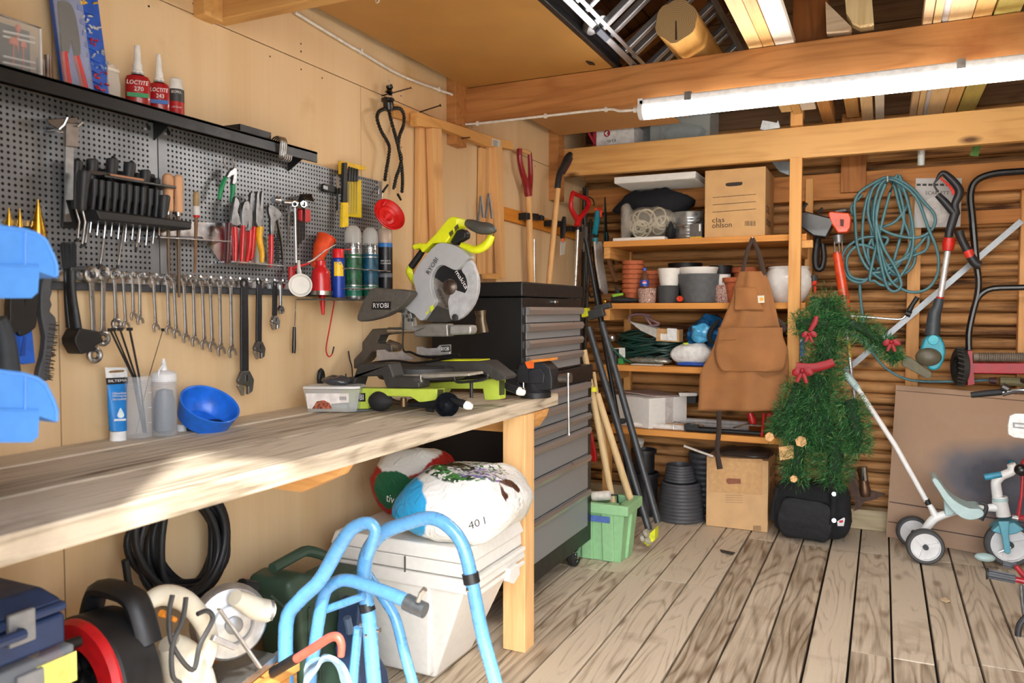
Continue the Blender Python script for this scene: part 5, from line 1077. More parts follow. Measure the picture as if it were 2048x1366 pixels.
A('screw', M().px(t6((555, 448, 16), (600, 446, 20), (605, 446, 20)), n=14, y=yv2), STEEL, t)
A('handle_bar', M().px(t6((592, 430, 5), (592, 470, 5), (595, 680, 5)), n=10, y=yv2 - .03), CHROME, t)
for a in (t6((595, 674, 8), (595, 684, 8)), t6((592, 426, 8), (592, 434, 8))): A('bar_knob', M().px(a, n=10, y=yv2 - .03), CHROME, t)
# ---- hanging lath frame with two grey clips
FRM = WD('e0b27a', 'bb8248', 'z', 1.0, freq=6, con=.4, knots=.6); FRX = WD('dca866', 'b0763a', 'y', 1.0, freq=6, con=.4, knots=.6)
t = T('lath_trellis', 'pine lath frame hanging on the wall above the mitre saw', 'lath frame')
A('top_rail', M().out(y6((130, 148), (660, 318), (760, 340), (762, 392), (650, 372), (600, 372), (290, 255), (130, 240)), .035, x=.03), FRX, t, bev=.002)
A('top_rail', M().out(y6((0, 92), (130, 132), (130, 235), (100, 205), (0, 180)), .02, x=.004), FRX, t, bev=.002)
for (a, b, c, d), x0, th in ((((162, 245), (186, 247), (214, 1290), (152, 1290)), .006, .025), (((188, 248), (228, 252), (248, 1290), (214, 1290)), .006, .02), (((232, 250), (292, 256), (308, 1000), (262, 1200)), .032, .035),
        (((572, 375), (600, 385), (596, 1200), (562, 1200)), .006, .02), (((612, 372), (640, 365), (632, 1195), (606, 1195)), .006, .03), (((645, 365), (690, 372), (712, 1228), (688, 1228)), .03, .035)):
    A('stile', M().out(y6(a, b, c, d), th, x=x0), FRM, t, bev=.002)
A('bottom_rail', M().out(y6((600, 1195), (690, 1196), (690, 1232), (600, 1230)), .03, x=.03), FRX, t, bev=.002)
A('sticker', M().out(y6((662, 314), (718, 328), (716, 372), (664, 362)), .0008, x=.0655), C('d8d8d4', .5), t)
for k in range(5): A('print_line', M().out(y6((670, 326 + k * 8), (700, 333 + k * 8), (700, 336 + k * 8), (670, 329 + k * 8)), .0004, x=.0664), C('44464a', .5), t)
GC = C('8a8b90', .4, .6)
for a, b, c, l in (((590, 690), (575, 850), (606, 830), 'folded grey metal strap hanging on the lath frame'), ((642, 672), (622, 830), (664, 835), 'open V-shaped grey metal strap hanging on the lath frame')):
    T1('metal_strap', l, 'strap', M().px(y6((*b, 10), (*a, 10)), n=6, flat=.5, x=.075).px(y6((*a, 10), (*c, 10)), n=6, flat=.5, x=.08), GC, 'grey metal straps')
p = W(*y6((395, 322))[0], x=.0); T1('nail', 'long nail through the lath frame under its top rail', 'nail', M().tube([p, p + Vector((.09, .02, .005))], .0028, 8), C('4a382e', .5, .7), 'long nails in the wall')
# ================================================================ tools standing along the wall behind the chest
ASH = WD('dcae76', 'b98750', 'z', 1.6, freq=4, con=.3, bump=.05); TR = C('8c1420', .35, coat=.4)
t = T('wall_batten', 'orange brown batten with black clips holding the garden tools', 'batten')
A('board', M().out(y6((705, 755), (1200, 890), (1200, 975), (705, 838)), .018, x=.004), WD('d58a34', 'b06a20', 'y', 1, freq=5, con=.4), t, bev=.002)
for a in ((835, 800, 82, 50), (935, 815, 18, 38), (1000, 848, 78, 46), (1130, 885, 70, 40)): A('clip', M().out(y6((a[0], a[1]), (a[0] + a[2], a[1] + 8), (a[0] + a[2], a[1] + a[3]), (a[0], a[1] + a[3] - 6)), .05, x=.023), BLACK, t, bev=.004)
def down(u0, v0, u1, v1, zto=.02, **pl):
    """carry a shaft seen from pixel 0 to pixel 1 on down to height zto"""
    a, b = W(u0, v0, **pl), W(u1, v1, **pl); return a, a + (b - a) * ((zto - a.z) / (b.z - a.z))
t = T('garden_spade', 'spade with dark red forked handle and wooden shaft on the wall', 'spade'); pl = dict(x=.06)
A('grip', M().px(y6((842, 388, 14), (905, 408, 14)), n=12, **pl), ASH, t)
A('fork', M().px(y6((842, 385, 18), (843, 450, 18), (862, 540, 20), (885, 610, 22), (896, 660, 26), (900, 690, 25)), k=3, n=12, **pl).px(y6((908, 405, 14), (912, 480, 16), (914, 560, 17), (908, 620, 20), (900, 680, 24)), k=3, n=12, **pl), TR, t)
a, b = down(*y6((900, 690))[0], *y6((918, 1230))[0], zto=.75, **pl); r = 22 / 3.25 * S(a); A('shaft', M().tube([a, b], r, 12), ASH, t)
A('blade', M().box(b - Vector((0, 0, .18)), (.012, .1, .38)), STEEL, t, bev=.004)
a = W(*y6((936, 970))[0], x=.06); T1('steel_rod', 'short bright steel rod beside the wooden spade shaft', 'rod', M().tube([a, W(*y6((942, 1240))[0], x=.06) + Vector((0, .0, -.5))], .008, 10), CHROME)
t = T('long_handled_tool', 'wooden shafted tool with bent black rubber handle on the wall', 'garden tool'); pl = dict(x=.14)
A('handle', M().px(y6((1172, 418, 18), (1155, 445, 26), (1130, 490, 22), (1105, 540, 21), (1093, 600, 20), (1090, 640, 21)), k=3, n=12, **pl), C('23262b', .5), t)
A('handle_face', M().px(y6((1180, 445, 10), (1160, 480, 16), (1130, 540, 12)), k=3, n=10, x=.152), C('4a2a30', .5), t)
a, b = down(*y6((1092, 640))[0], *y6((1035, 1240))[0], zto=.05, **pl); A('shaft', M().tube([a, b], 18 / 3.25 * S(a), 12), ASH, t)
t = T('pruning_saw', 'folding pruning saw with black and orange grip on the batten', 'saw'); pl = dict(x=.085)
A('grip', M().px(y6((1132, 825, 12), (1128, 870, 20), (1124, 930, 20), (1120, 965, 14)), k=2, n=10, flat=.5, **pl), BLACK, t)
A('orange_part', M().px(y6((1128, 960, 20), (1122, 990, 14)), n=8, flat=.5, **pl), C('e0601c', .5), t)
A('blade', M().out(y6((1108, 985), (1140, 985), (1130, 1070), (1105, 1075)), .004, **pl), GL('d8d8d4', .6, .2), t)
t = T('snow_shovel', 'shovel with bright red D-handle and silver and black shaft', 'shovel'); pl = dict(x=.17)
A('handle', M().px(f4((110, 25, 20), (165, 50, 18), (225, 75, 20), (245, 110, 20), (225, 170, 22), (190, 215, 24), (160, 250, 26), (145, 310, 26)), k=3, n=12, **pl).px(f4((110, 25, 20), (95, 80, 18), (95, 150, 20), (115, 200, 22), (140, 240, 26)), k=3, n=12, **pl), RED, t)
a, b = down(*f4((152, 315))[0], *f4((132, 780))[0], zto=.1, **pl); r = 18 / 4.27 * S(a); c = a + (b - a) * .26
A('shaft', M().tube([a, c], r, 12), C('c9c9c6', .3, .9), t); A('lower_shaft', M().tube([c, b], r * 1.1, 12), BLACK, t)
A('band', M().tube([a, a + (b - a) * .012], r * 1.2, 12), BLACK, t)
A('blade', M().box(b + Vector((-.0, 0, .1)), (.03, .25, .2)), C('8d1418', .4), t, bev=.008)
for i, (u0, v0, u1, v1, r, x, l, cc) in enumerate(((205, -20, 190, 870, 13, .06, 'dark rod nearest the red shovel', '1c1d20'), (228, 0, 205, 900, 14, .09, 'dark rod with twisted grip behind the red shovel', '26211e'), (262, 250, 240, 760, 14, .12, 'dark braided rod between shovel and machete', '2a1f1b'), (285, 480, 345, 980, 16, .13, 'dark flat rod along the machete blade', '202226'))):
    a, b = down(*f4((u0, v0))[0], *f4((u1, v1))[0], zto=.05, x=x); s = S(a) / 4.27
    t = T('rod', l, 'rod', 'dark rods in the tool corner'); A('shaft', M().tube([a, b], [r * s, r * s * .8], 10), C(cc, .5), t)
    if i < 3: A('grip', M().tube([a + (b - a) * .12, a + (b - a) * .2], r * s * 1.35, 10), C('8a8683', .4) if i < 2 else BLACK, t); A('reel_ring', M().ring(a + (b - a) * .33, (b - a), r * s * 1.5, .004, 14, 6), DKSTEEL, t)
t = T('cane', 'thin dark cane with hooked wire among the rods', 'cane'); A('wire', M().px(f4((230, 60, 6), (270, 70, 6), (292, 110, 6), (288, 130, 8)), k=3, n=8, x=.15).px(f4((225, 700, 9), (235, 830, 8), (262, 915, 8), (295, 900, 8)), k=3, n=8, x=.15).px(f4((205, 60, 9), (215, 380, 9), (225, 700, 9)), n=8, x=.15), C('2a2422', .5), t)
t = T('machete', 'machete with teal and orange handle and pale blade in its holder', 'machete'); pl = dict(x=.20)
A('blade', M().out(f4((283, 440), (345, 440), (358, 620), (388, 800), (398, 890), (370, 890), (335, 845), (300, 640)), .012, k=0, **pl), C('d6d6d2', .4, .2), t, bev=.003)
A('handle', M().px(f4((318, 170, 18), (315, 260, 26), (300, 350, 26), (292, 380, 24)), k=2, n=12, **pl).px(f4((300, 410, 26), (300, 460, 20)), n=12, **pl), C('1a7f96', .4), t)
A('guard', M().px(f4((305, 165, 12), (350, 160, 14), (345, 200, 14), (350, 225, 12)), k=2, n=10, x=.21), C('e2482c', .4), t)
A('collar', M().px(f4((278, 390, 14), (318, 390, 14)), n=8, **pl), BLACK, t)
t = T('garden_shears', 'old hedge shears with wooden handles hanging beside the machete', 'shears'); pl = dict(x=.22)
A('blade', M().out(f4((378, 60), (385, 150), (395, 350), (410, 400), (395, 480), (372, 420), (376, 250)), .008, **pl), C('3a4444', .4, .8), t)
A('bolster', M().px(f4((385, 360, 18), (395, 480, 16)), n=8, **pl), C('25504e', .5), t)
for a in (((390, 510, 16), (430, 640, 22), (475, 775, 18)), ((425, 490, 12), (480, 620, 20), (540, 755, 16))): A('handle', M().px(f4(*a), k=2, n=12, **pl), C('a97d5c', .5), t)
# ---- folded roller stand leaning by the shelf
DG = C('4a4d50', .45, .5); t = T('roller_stand', 'folded dark grey tube stand with yellow brackets leaning by the shelves', 'stand')
y_ = 4.06; a0, a1 = W(1177, 655, y=y_), W(1298, 1060, y=y_ - .1); b0, b1 = W(1203, 645, y=y_ + .06), W(1316, 1045, y=y_ - .02)
for a, b in ((a0, a1), (b0, b1)): A('tube', M().tube([a, b], .019, 14), DG, t)
A('crossbar', M().tube([W(1236, 843, y=y_ - .03), W(1247, 842, y=y_ + .03)], .016, 12), DG, t)
A('head_bar', M().beam(W(1178, 632, y=y_), W(1208, 622, y=y_), .04, .05).beam(W(1190, 618, y=y_ + .02), W(1222, 610, y=y_ + .02), .04, .03), DG, t, bev=.004)
A('yellow_bracket', M().out(f4((185, 1020), (255, 1005), (270, 1075), (225, 1090), (195, 1070)), .06, y=y_ + .03), C('cfd62a', .45), t, bev=.004)
A('foot_bracket', M().out(t5((488, 1290), (520, 1240), (572, 1195), (570, 1275), (520, 1318)), .07, y=y_ - .1), C('cfd62a', .45), t, bev=.004)
for u, v in ((487, 1250), (465, 1285), (500, 1300)): A('roller', M().px(t5((u - 10, v + 4, 26), (u + 12, v - 4, 26)), n=16, y=y_ - .18), C('b5aea0', .5, .3), t)
t = T('leaning_pole', 'long black pole leaning in the corner behind the roller stand', 'pole'); A('pole', M().tube([W(1172, 480, y=4.2), W(1265, 1000, y=4.2)], .013, 12), C('23262a', .4, .4), t); A('end_cap', M().tube([W(1171, 476, y=4.2), W(1173, 486, y=4.2)], .015, 12), BLACK, t)
# ---- green bin with handles standing in it
GB = C('8fbf8c', .5, var=.05); t = T('plastic_bin', 'pale green plastic bin beside the wheeled tool cabinet', 'bin')
bx0, bx1, by0, by1 = .36, .68, 3.645, 3.86; hz = W(1237, 1012, y=by0).z; ins = .03
m = loft(M(), (bx0 + ins, bx1 - ins, by0 + ins, by1 - ins), 0, (bx0, bx1, by0, by1), hz); del m.f[1]
loft(m, (bx0 + ins + .006, bx1 - ins - .006, by0 + ins + .006, by1 - ins - .006), .006, (bx0 + .006, bx1 - .006, by0 + .006, by1 - .006), hz); del m.f[6]; A('body', m, GB, t, sm=0)
for x in (bx0 + .09, bx1 - .12): A('rib', loft(M(), (x, x + .06, by0 + ins - .012, by0 + .1), 0, (x, x + .06, by0 - .012, by0 + .1), hz - .01), GB, t, bev=.006)
A('rib', loft(M(), (bx1 - ins - .05, bx1 - ins + .014, by0 + .1, by0 + .19), 0, (bx1 - .05, bx1 + .014, by0 + .1, by0 + .19), hz - .01), GB, t, bev=.006)
m = M()
for a in ((bx0 - .02, bx0 + .012, by0 - .02, by1 + .02), (bx1 - .012, bx1 + .022, by0 - .02, by1 + .02), (bx0, bx1, by0 - .02, by0 + .012), (bx0, bx1, by1 - .012, by1 + .02)): m.mm(*a, hz - .045, hz + .005)
A('rim', m, GB, t, bev=.006); A('label', M().mm(bx0 + .12, bx0 + .25, by0 - .022, by0 - .02, hz - .085, hz - .055), C('4a68a8', .5), t)
t = T('paint_roller', 'white paint roller lying in the green bin', 'roller'); a, b = W(1186, 993, y=by0 + .08), W(1222, 990, y=by0 + .08)
A('sleeve', M().tube([a, b], .024, 14), C('d6cfc4', .9, bump=.3), t); A('frame', M().tube([b, b + Vector((.03, .01, .0)), b + Vector((.03, .02, -.05))], .005, 8), DKSTEEL, t)
for i, (p0, p1, r, l) in enumerate((((60, 0), (232, 905), 22, 'wooden handle nearest the chest in the green bin'), ((150, 300), (350, 930), 24, 'longest wooden handle in the green bin'), ((128, 150), (240, 900), 12, 'thin stick between the handles in the green bin'))):
    a, b = down(*t5(p0)[0], *t5(p1)[0], zto=.25, y=by0 + .12 + .06 * i); T1('broom_stick', l, 'stick', M().tube([a, b], r / 3.416 * S(a), 12), WD('cbb084', '9d7f52', 'z', 1.6, freq=4, con=.3, bump=.05), 'wooden handles in the green bin')
a = W(*t5((122, 268))[0], y=by0 + .1); T1('tie_clip', 'yellow clip round a wooden handle above the green bin', 'clip', M().cyl(a - Vector((0, 0, .012)), a + Vector((0, 0, .012)), .021, 12), C('d8d42a', .5))
T1('red_shovel', 'red plastic shovel blade standing behind the green bin', 'shovel blade', M().out(t5((100, 480), (128, 600), (152, 720), (150, 760), (100, 760)), .02, y=4.08), RED, bev=.005)
# ================================================================ the shelf rack
YF = 4.42; SHM = WD('d08f48', 'a5682c', 'x', 1, freq=5, con=.4, knots=.5); RPM = WD('d6a060', 'ab7236', 'z', 1, freq=6, con=.45, knots=.7)
SHY = WD('d6a060', 'ab7236', 'y', 1, freq=6, con=.45, knots=.5)
t = T('shelf_rack', 'pine shelf rack with four shelves against the log wall', 'shelf rack')
sz = (1.655, 1.29, .925, .553); px0, px1 = W(1577, 650, y=YF).x, W(1601, 650, y=YF).x
for i, z in enumerate(sz): A('shelf', M().mm(.3, 1.43, YF + .002, 4.88, z - .034, z), SHM, t, sm=0, bev=.002)
A('post', M().mm(px0, px1, YF - .05, YF - .003, .47, 2.05), RPM, t, sm=0, bev=.002)
A('post', M().mm(px0, px1, YF - .05, YF - .003, 2.217, 2.30), RPM, t, sm=0, bev=.002)
A('post', M().mm(.30, .345, YF + .003, YF + .05, .0, .518), RPM, t, sm=0); A('post', M().mm(.3, .345, 4.84, 4.88, 0, 2.0), RPM, t, sm=0); A('post', M().mm(1.39, 1.43, 4.80, 4.84, 0, 2.0), RPM, t, sm=0)
for z, dx in ((1.655, .055), (1.29, .05), (.925, .0), (.553, .03)): A('support', M().mm(px0 + .01, px1 + dx, YF + .004, YF + .05, z - .075, z - .035).mm(px1 - .04, px1, YF + .004, 4.82, z - .11, z - .035), SHY, t, sm=0, bev=.002)
for z in sz[:3]: A('side_batten', M().mm(.302, .34, YF + .01, 4.82, z - .10, z - .035), SHY, t, sm=0)
# ---- top shelf
z0 = sz[0] + .001
def onshelf(u, v, z, y): return Vector((W(u, v, y=y).x, y, z))
t = T('ridged_sheet', 'white ridged sheet lying over the top shelf under the beam', 'sheet'); m = M().mm(.35, .83, 4.47, 4.83, 2.0, 2.035)
for k in range(24): m.mm(.355, .825, 4.475 + .0148 * k, 4.481 + .0148 * k, 1.997, 2.0)
A('panel', m, C('dcdcd8', .6, var=.03), t, sm=0)
t = T('fabric_bag', 'black fabric bag stuffed at the back of the top shelf', 'bag')
A('sack', bag(M(), (W(1300, 410, y=4.74).x + .02, 4.74, z0 + .238), (.24, .08, .085), 0, 30, 16, .7, 21, .035, 8), C('14151c', .85, bump=.3), t, sm=60)
A('skirt', bag(M(), (W(1275, 450, y=4.74).x, 4.74, z0 + .125), (.10, .07, .09), 0, 24, 12, .7, 22, .03, 9), C('14151c', .85, bump=.3), t, sm=60)
t = T('tray', 'flat white tray under the bag of rope on the top shelf', 'tray'); a, b = W(1219, 470, y=4.5).x, W(1333, 470, y=4.5).x; A('tray', M().mm(max(a, .345), b, 4.46, 4.80, z0, z0 + .02), WHITE, t, bev=.004)
ta = a
t = T('rope_bag', 'clear plastic bag full of pale rope on the top shelf', 'bag'); c = onshelf(1300, 450, z0 + .115, 4.58)
A('sack', bag(M(), c, (.175, .10, .085), 0, 30, 16, .75, 31, .03, 10), GL('d4cfc2', .3, .15), t, sm=60)
m = M()
for k in range(16):
    cc_ = c + Vector((random.uniform(-.11, .11), random.uniform(-.05, .03), random.uniform(-.05, .03))); ax = Vector((random.uniform(-.6, .6), -1, random.uniform(-.6, .6))); m.ring(cc_, ax, random.uniform(.025, .055), .0055, 16, 6)
o = A('rope', m, C('c9c0aa', .7), t); o['kind'] = 'stuff'
t = T1('clear_bag', 'empty clear plastic bag hanging at the wall end of the top shelf', 'bag', bag(M(), (.40, 4.56, z0 + .135), (.04, .07, .11), 0, 20, 12, .8, 33, .02, 14), GL('d4d0c6', .35, .2), sm=60)
t = T1('dark_cloth', 'small black cloth between rope bag and zinc tub', 'cloth', bag(M(), onshelf(1340, 460, z0 + .06, 4.56), (.03, .05, .06), 0, 20, 12, .8, 35, .015, 16), C('191b1c', .8), sm=60)
t = T('zinc_tub', 'shiny zinc tub lying behind the small grey box on the top shelf', 'tub'); c = onshelf(1378, 440, z0, 4.62); s = S(c)
A('tub', M().lathe([(.075, 0), (.08, .01), (.092, .16), (.096, .165), (.090, .165), (.076, .012), (0, .01)], c, n=32), C('b4b9bb', .3, .8), t)
for k in range(7): A('ridge', M().ring(c + Vector((0, 0, .02 + .018 * k)), (0, 0, 1), .081 + .0013 * k, .003, 32, 6), C('b4b9bb', .3, .8), t)
A('handle', M().tube([c + Vector((-.095 * cos(k * .35), -.03 - .08 * sin(k * .35), .165 - .09 * sin(k * .35))) for k in range(10)], .004, 8), CHROME, t)
t = T('small_box', 'small dark grey box with a yellow edge beside the large carton', 'box'); a, b = W(1381, 465, y=4.48).x, W(1404, 465, y=4.48).x
A('carton', M().mm(a, b, 4.47, 4.53, z0 + .012, z0 + .085), C('54504d', .6), t); A('edge', M().mm(a, b, 4.468, 4.53, z0, z0 + .011), C('d8b030', .6), t); A('sticker', M().mm(b - .015, b - .006, 4.4695, 4.4702, z0 + .04, z0 + .08), WHITE, t)
CB = C('c29a68', .8, var=.06, sc=12); CBD = C('2a2018', .7)
t = T('carton', 'tall cardboard carton with printed lines on the top shelf', 'box'); y0 = 4.45; a, b = W(1409, 465, y=y0), W(1530, 462, y=y0); zt = 2.03; dp = .36; xr = W(1570, 455, y=4.8).x
A('carton', M().prism([(a.x, y0, z0), (b.x, y0, z0), (b.x, y0 + dp, z0), (a.x, y0 + dp, z0)], (0, 0, zt - z0)), CB, t, bev=.002)
f = lambda *q: [W(u, v, y=y0 - .001) for u, v in t3(*q)]
A('hand_hole', M().prism(smooth(f((1357, 568), (1375, 556), (1480, 548), (1494, 556), (1480, 576), (1375, 585)), 3, True), (0, -.0006, 0)), CBD, t)
for v in (675, 735, 795): A('printed_line', M().prism(f((1250, v), (1605, v - 28), (1605, v - 24), (1250, v + 4)), (0, -.0005, 0)), CBD, t)
textpx('clas', t, t3((1247, 882))[0], t3((1348, 876))[0], 9.5, CBD, y=y0); textpx('ohlson', t, t3((1247, 928))[0], t3((1408, 918))[0], 10.5, CBD, y=y0)
for k in range(9): A('barcode', M().prism(f((1515 + k * 10, 868), (1518 + k * 10 + k % 3, 868), (1518 + k * 10 + k % 3, 908), (1515 + k * 10, 908)), (0, -.0004, 0)), CBD, t)
text('clas', t, (b.x, y0 + .03, z0 + .13), (0, 1, 0), (0, 0, 1), .13, .06, CBD); text('ohlson', t, (b.x, y0 + .03, z0 + .06), (0, 1, 0), (0, 0, 1), .2, .055, CBD)
t = T1('white_scoop', 'white plastic shape and black edge stored behind the carton by the post', 'part', M().out(t3((1735, 385), (1890, 385), (1880, 500), (1800, 470)), .03, y=4.78), C('9fb0bc', .5), bev=.004)
# ---- pots on the second shelf
z1_ = sz[1] + .0005; TC = C('b4603a', .75, var=.15); GP = C('54575a', .7, bump=.2); WP = C('dedbd6', .5, var=.03)
def pot(lab, u, y, z, r0, r1, h, mt, nm='flower_pot', rim=.0, wall=.006, group=None, ridges=0, px_=True):
    t = T(nm, lab, 'pot', group); c = Vector((W(u, 560, y=y).x, y, z))
    pr = [(0, 0), (r0, 0)] + ([(r0 + (r1 - r0) * (k + dk) / ridges + (.0018 if dk else -.0012), h * (k + dk) / ridges) for k in range(ridges) for dk in (.1, .6)] if ridges else []) + ([(r1 - .008, h - rim), (r1 + .003, h - rim)] if rim else []) + [(r1 + (.003 if rim else 0), h), (r1 - wall, h), (r0 + (r1 - r0) * .4 - wall, h * .4), (0, h * .35)]
    A('pot', M().lathe(pr, c, n=32, caps=False), mt, t, sm=50); return t
def stack(u, y, z, r, n, dz, h, who):
    for k in range(n): pot('terracotta pot, %s of the %s' % (('lowest', 'second', 'third', 'fourth', 'fifth', 'sixth', 'topmost')[k if k < n - 1 else 6], who), u, y, z + dz * k, r * .66, r, h, TC, rim=.022, group='terracotta pots in ' + who)
stack(1266, 4.56, z1_ + .001, .062, 7, .028, .085, 'stack beside the cola bottle')
stack(1302, 4.70, z1_ + .001, .062, 5, .028, .085, 'stack behind the cola bottle')
PAT = NT('patterned_pot'); 
def patterned():
    k = NT('patterned_pot'); tc = k.n('TexCoord').outputs['Object']; v = k.n('TexVoronoi', {'Vector': tc, 'Scale': 75.0}).outputs['Distance']
    k.l(k.ramp(k.math('FRACT', k.math('MULTIPLY', v, 2.6)), [(.35, lin('cdb9ac')), (.5, lin('7a4a44'))]), k.b.inputs['Base Color']); k.b.inputs['Roughness'].default_value = .6; return k.m
PP = patterned()
pot('small pot with a rose and cream pattern under the cola bottle', 1294, 4.47, z1_ + .001, .048, .055, .085, PP, group=None)
pot('patterned pot half hidden behind the apron', 1447, 4.55, z1_ + .001, .05, .057, .10, PP)
pot('white pot standing in the rim of the half hidden patterned pot', 1447, 4.55, z1_ + .1015, .034, .04, .06, WP)
pot('dark grey pot under the white pot', 1336, 4.52, z1_ + .001, .058, .064, .10, C('3e4042', .75, bump=.3))
pot('white pot stacked on the dark grey pot', 1338, 4.52, z1_ + .1015, .052, .067, .10, WP)
pot('large ribbed grey pot in the middle of the second shelf', 1400, 4.56, z1_ + .001, .10, .128, .165, GP, ridges=14)
pot('white pot sitting in the large ribbed grey pot', 1397, 4.56, z1_ + .120, .09, .112, .085, WP)
pot('wide black pot behind the white pots', 1370, 4.80, z1_ + .001, .08, .105, .245, C('15171a', .5))
pot('black pot behind the large ribbed grey pot', 1441, 4.80, z1_ + .001, .055, .07, .225, C('15181c', .5))
pot('terracotta pot at the back beside the apron bib', 1488, 4.80, z1_ + .001, .055, .07, .21, TC, rim=.03)
pot('wide terracotta pot tucked beside the apron edge', 1477, 4.53, z1_ + .001, .055, .085, .14, TC, rim=.025)
t = T('white_planter', 'big glossy white planter behind the rack post', 'pot'); c = Vector((W(1577, 560, y=4.62).x, 4.62, z1_ + .001))
A('planter', M().lathe([(0, 0), (.075, 0), (.10, .03), (.125, .09), (.128, .13), (.115, .17), (.105, .185), (.112, .196), (.108, .2), (.1, .19), (.09, .16), (0, .05)], c, n=40, caps=False), C('e9e9e6', .25, var=.02, coat=.4), t)
t = T('cola_bottle', 'small cola bottle with blue label and cap standing on the patterned pot', 'bottle'); c = Vector((W(1289, 560, y=4.47).x, 4.47, z1_ + .0865))
A('bottle', M().lathe([(0, .0), (.024, 0), (.026, .01), (.025, .055), (.022, .07), (.01, .095), (.009, .105), (0, .105)], c, n=24), GL('6a4a34', .55, .1), t)
A('label', M().lathe([(.0265, .012), (.0262, .048)], c, n=24, caps=False), C('2448a8', .4), t); A('cap', M().lathe([(.011, .103), (.011, .118), (0, .118)], c, n=16), C('2a58b8', .4), t)
d = Vector((CAM.x - c.x, CAM.y - c.y, 0)).normalized(); r = Vector((-d.y, d.x, 0)); q = c + d * .0272 + Vector((0, 0, .03))
for cc_, s0, s1 in (('e8e8e8', -1, 1), ('d02030', .15, 1), ('2448a8', -1, -.15)): A('emblem', M().prism([q + d * (.0002 if s0 > -1 or s1 < 1 else 0) + r * .012 * cos(k) + Vector((0, 0, max(s0, min(s1, sin(k))) * .012)) for k in [2 * pi * j / 24 for j in range(24)]], d * .0004), C(cc_, .4), t)
t = T('sprayer_head', 'black and lime sprayer head lying at the wall end of the second shelf', 'tool'); A('body', M().px(t4((300, 405, 24), (400, 410, 26), (520, 412, 12)), n=12, y=4.50).px(t4((330, 300, 10), (350, 340, 18), (360, 400, 20)), n=10, y=4.50), C('22262a', .5), t); A('lime_part', M().px(t4((310, 375, 14), (395, 360, 10)), n=10, y=4.47), C('8cc03a', .5), t)
T1('brass_knob', 'small brass knob on the edge of the second shelf', 'knob', M().ball(W(1210, 603, y=4.44), .014, 14, 8), C('c9a04a', .25, 1.0))
t = T('orange_bung', 'orange red cap lying in front of the dark grey pot', 'cap'); q = W(*t4((858, 400))[0], y=4.44); A('cap', M().lathe([(.016, -.012), (.018, 0), (.014, .012), (.008, .013), (0, .006)], q, (-.2, -1, .1), 20), C('dc4626', .4), t)
# ---- third shelf
z2_ = sz[2] + .001
m = M(); c = Vector((W(1300, 680, y=4.64).x, 4.64, z2_ + .05))
for k in range(18):
    a = .13 + .008 * (k % 5); m.tube([c + Vector((a * 1.25 * cos(q), .55 * a * sin(q) + random.uniform(-.01, .01), .018 * (k // 2.2) + .02 * sin(q * 2 + k))) for q in [2 * pi * j / 20 for j in range(20)]], .008, 6, True)
T1('net_bundle', 'dark green hose bundle coiled on the third shelf', 'hose', m, C('10352e', .4), sm=60)
t = T('foil_packet', 'flat silvery packet under the dark green bundle', 'packet'); A('packet', bag(M(), (W(1297, 720, y=4.5).x, 4.56, z2_ + .024), (.13, .07, .022), 0, 26, 12, .5, 41, .006, 30), C('9a9a90', .25, .6, bump=.3), t, sm=60); A('flap', M().mm(W(1265, 726, y=4.47).x, W(1325, 726, y=4.47).x, 4.44, 4.49, z2_ + .001, z2_ + .008), GL('d8d8d0', .6, .15), t)
t = T('grey_sheet', 'grey folded plastic on the dark green bundle', 'sheet'); A('sheet', M().out(t4((470, 590), (560, 605), (690, 640), (690, 710), (560, 655)), .05, y=4.56).wob(.01, 12, 5), C('a9a6a0', .5), t, sm=60)
T1('mauve_tube', 'mauve plastic tube looped over the dark green bundle', 'tube', M().px(t4((620, 540, 9), (520, 525, 9), (445, 545, 9), (460, 590, 9), (560, 620, 9), (690, 610, 9), (640, 580, 8), (570, 545, 8), (680, 680, 7)), k=4, n=8, y=4.54), C('7d6470', .4), sm=60)
t = T('small_carton', 'small brown carton with shipping label on the third shelf', 'box'); A('carton', M().out(t4((700, 640), (885, 650), (885, 750), (700, 740)), .1, y=4.62), C('b58d5e', .8), t); A('label', M().out(t4((755, 640), (835, 645), (835, 745), (755, 740)), .001, y=4.519), C('d2d6d8', .5), t); A('label', M().out(t4((700, 685), (752, 688), (752, 740), (700, 738)), .001, y=4.519), C('d8d8d4', .5), t)
t = T('blue_bag', 'crumpled bright blue plastic bag on the third shelf beside the apron', 'bag'); A('sack', bag(M(), (W(1412, 662, y=4.62).x, 4.70, z2_ + .17), (.125, .09, .125), 0, 34, 18, .9, 51, .03, 12).wob(.012, 40, 3), C('2072b8', .25, var=.25, sc=14, coat=.4), t, sm=30); A('crest', bag(M(), (W(1402, 648, y=4.52).x, 4.53, z2_ + .19), (.06, .03, .06), 0, 24, 14, .9, 52, .016, 22), C('4aa6d8', .25, coat=.4), t, sm=25)
t = T('cloth_bundle', 'white bundle with a blue hem on the edge of the third shelf', 'bundle'); A('bundle', bag(M(), (W(1384, 706, y=4.52).x, 4.53, z2_ + .07), (.125, .07, .06), 0, 30, 14, .7, 61, .014, 14), C('d6d6d4', .6, bump=.2), t, sm=60); A('hem', bag(M(), (W(1386, 730, y=4.48).x, 4.485, z2_ + .013), (.10, .02, .012), 0, 20, 10, .6, 62, .002, 20), C('1c48a0', .5), t, sm=60); A('lime_tag', M().out(t4((885, 762), (925, 758), (935, 770), (900, 778)), .004, y=4.47), C('b8d22a', .5), t)
t = T('dark_scarf', 'black strap hanging between blue bag and apron', 'strap'); A('strap', M().px(t4((1180, 570, 14), (1120, 650, 22), (1100, 720, 22), (1130, 770, 16)), k=3, n=8, y=4.47), C('131417', .8), t)
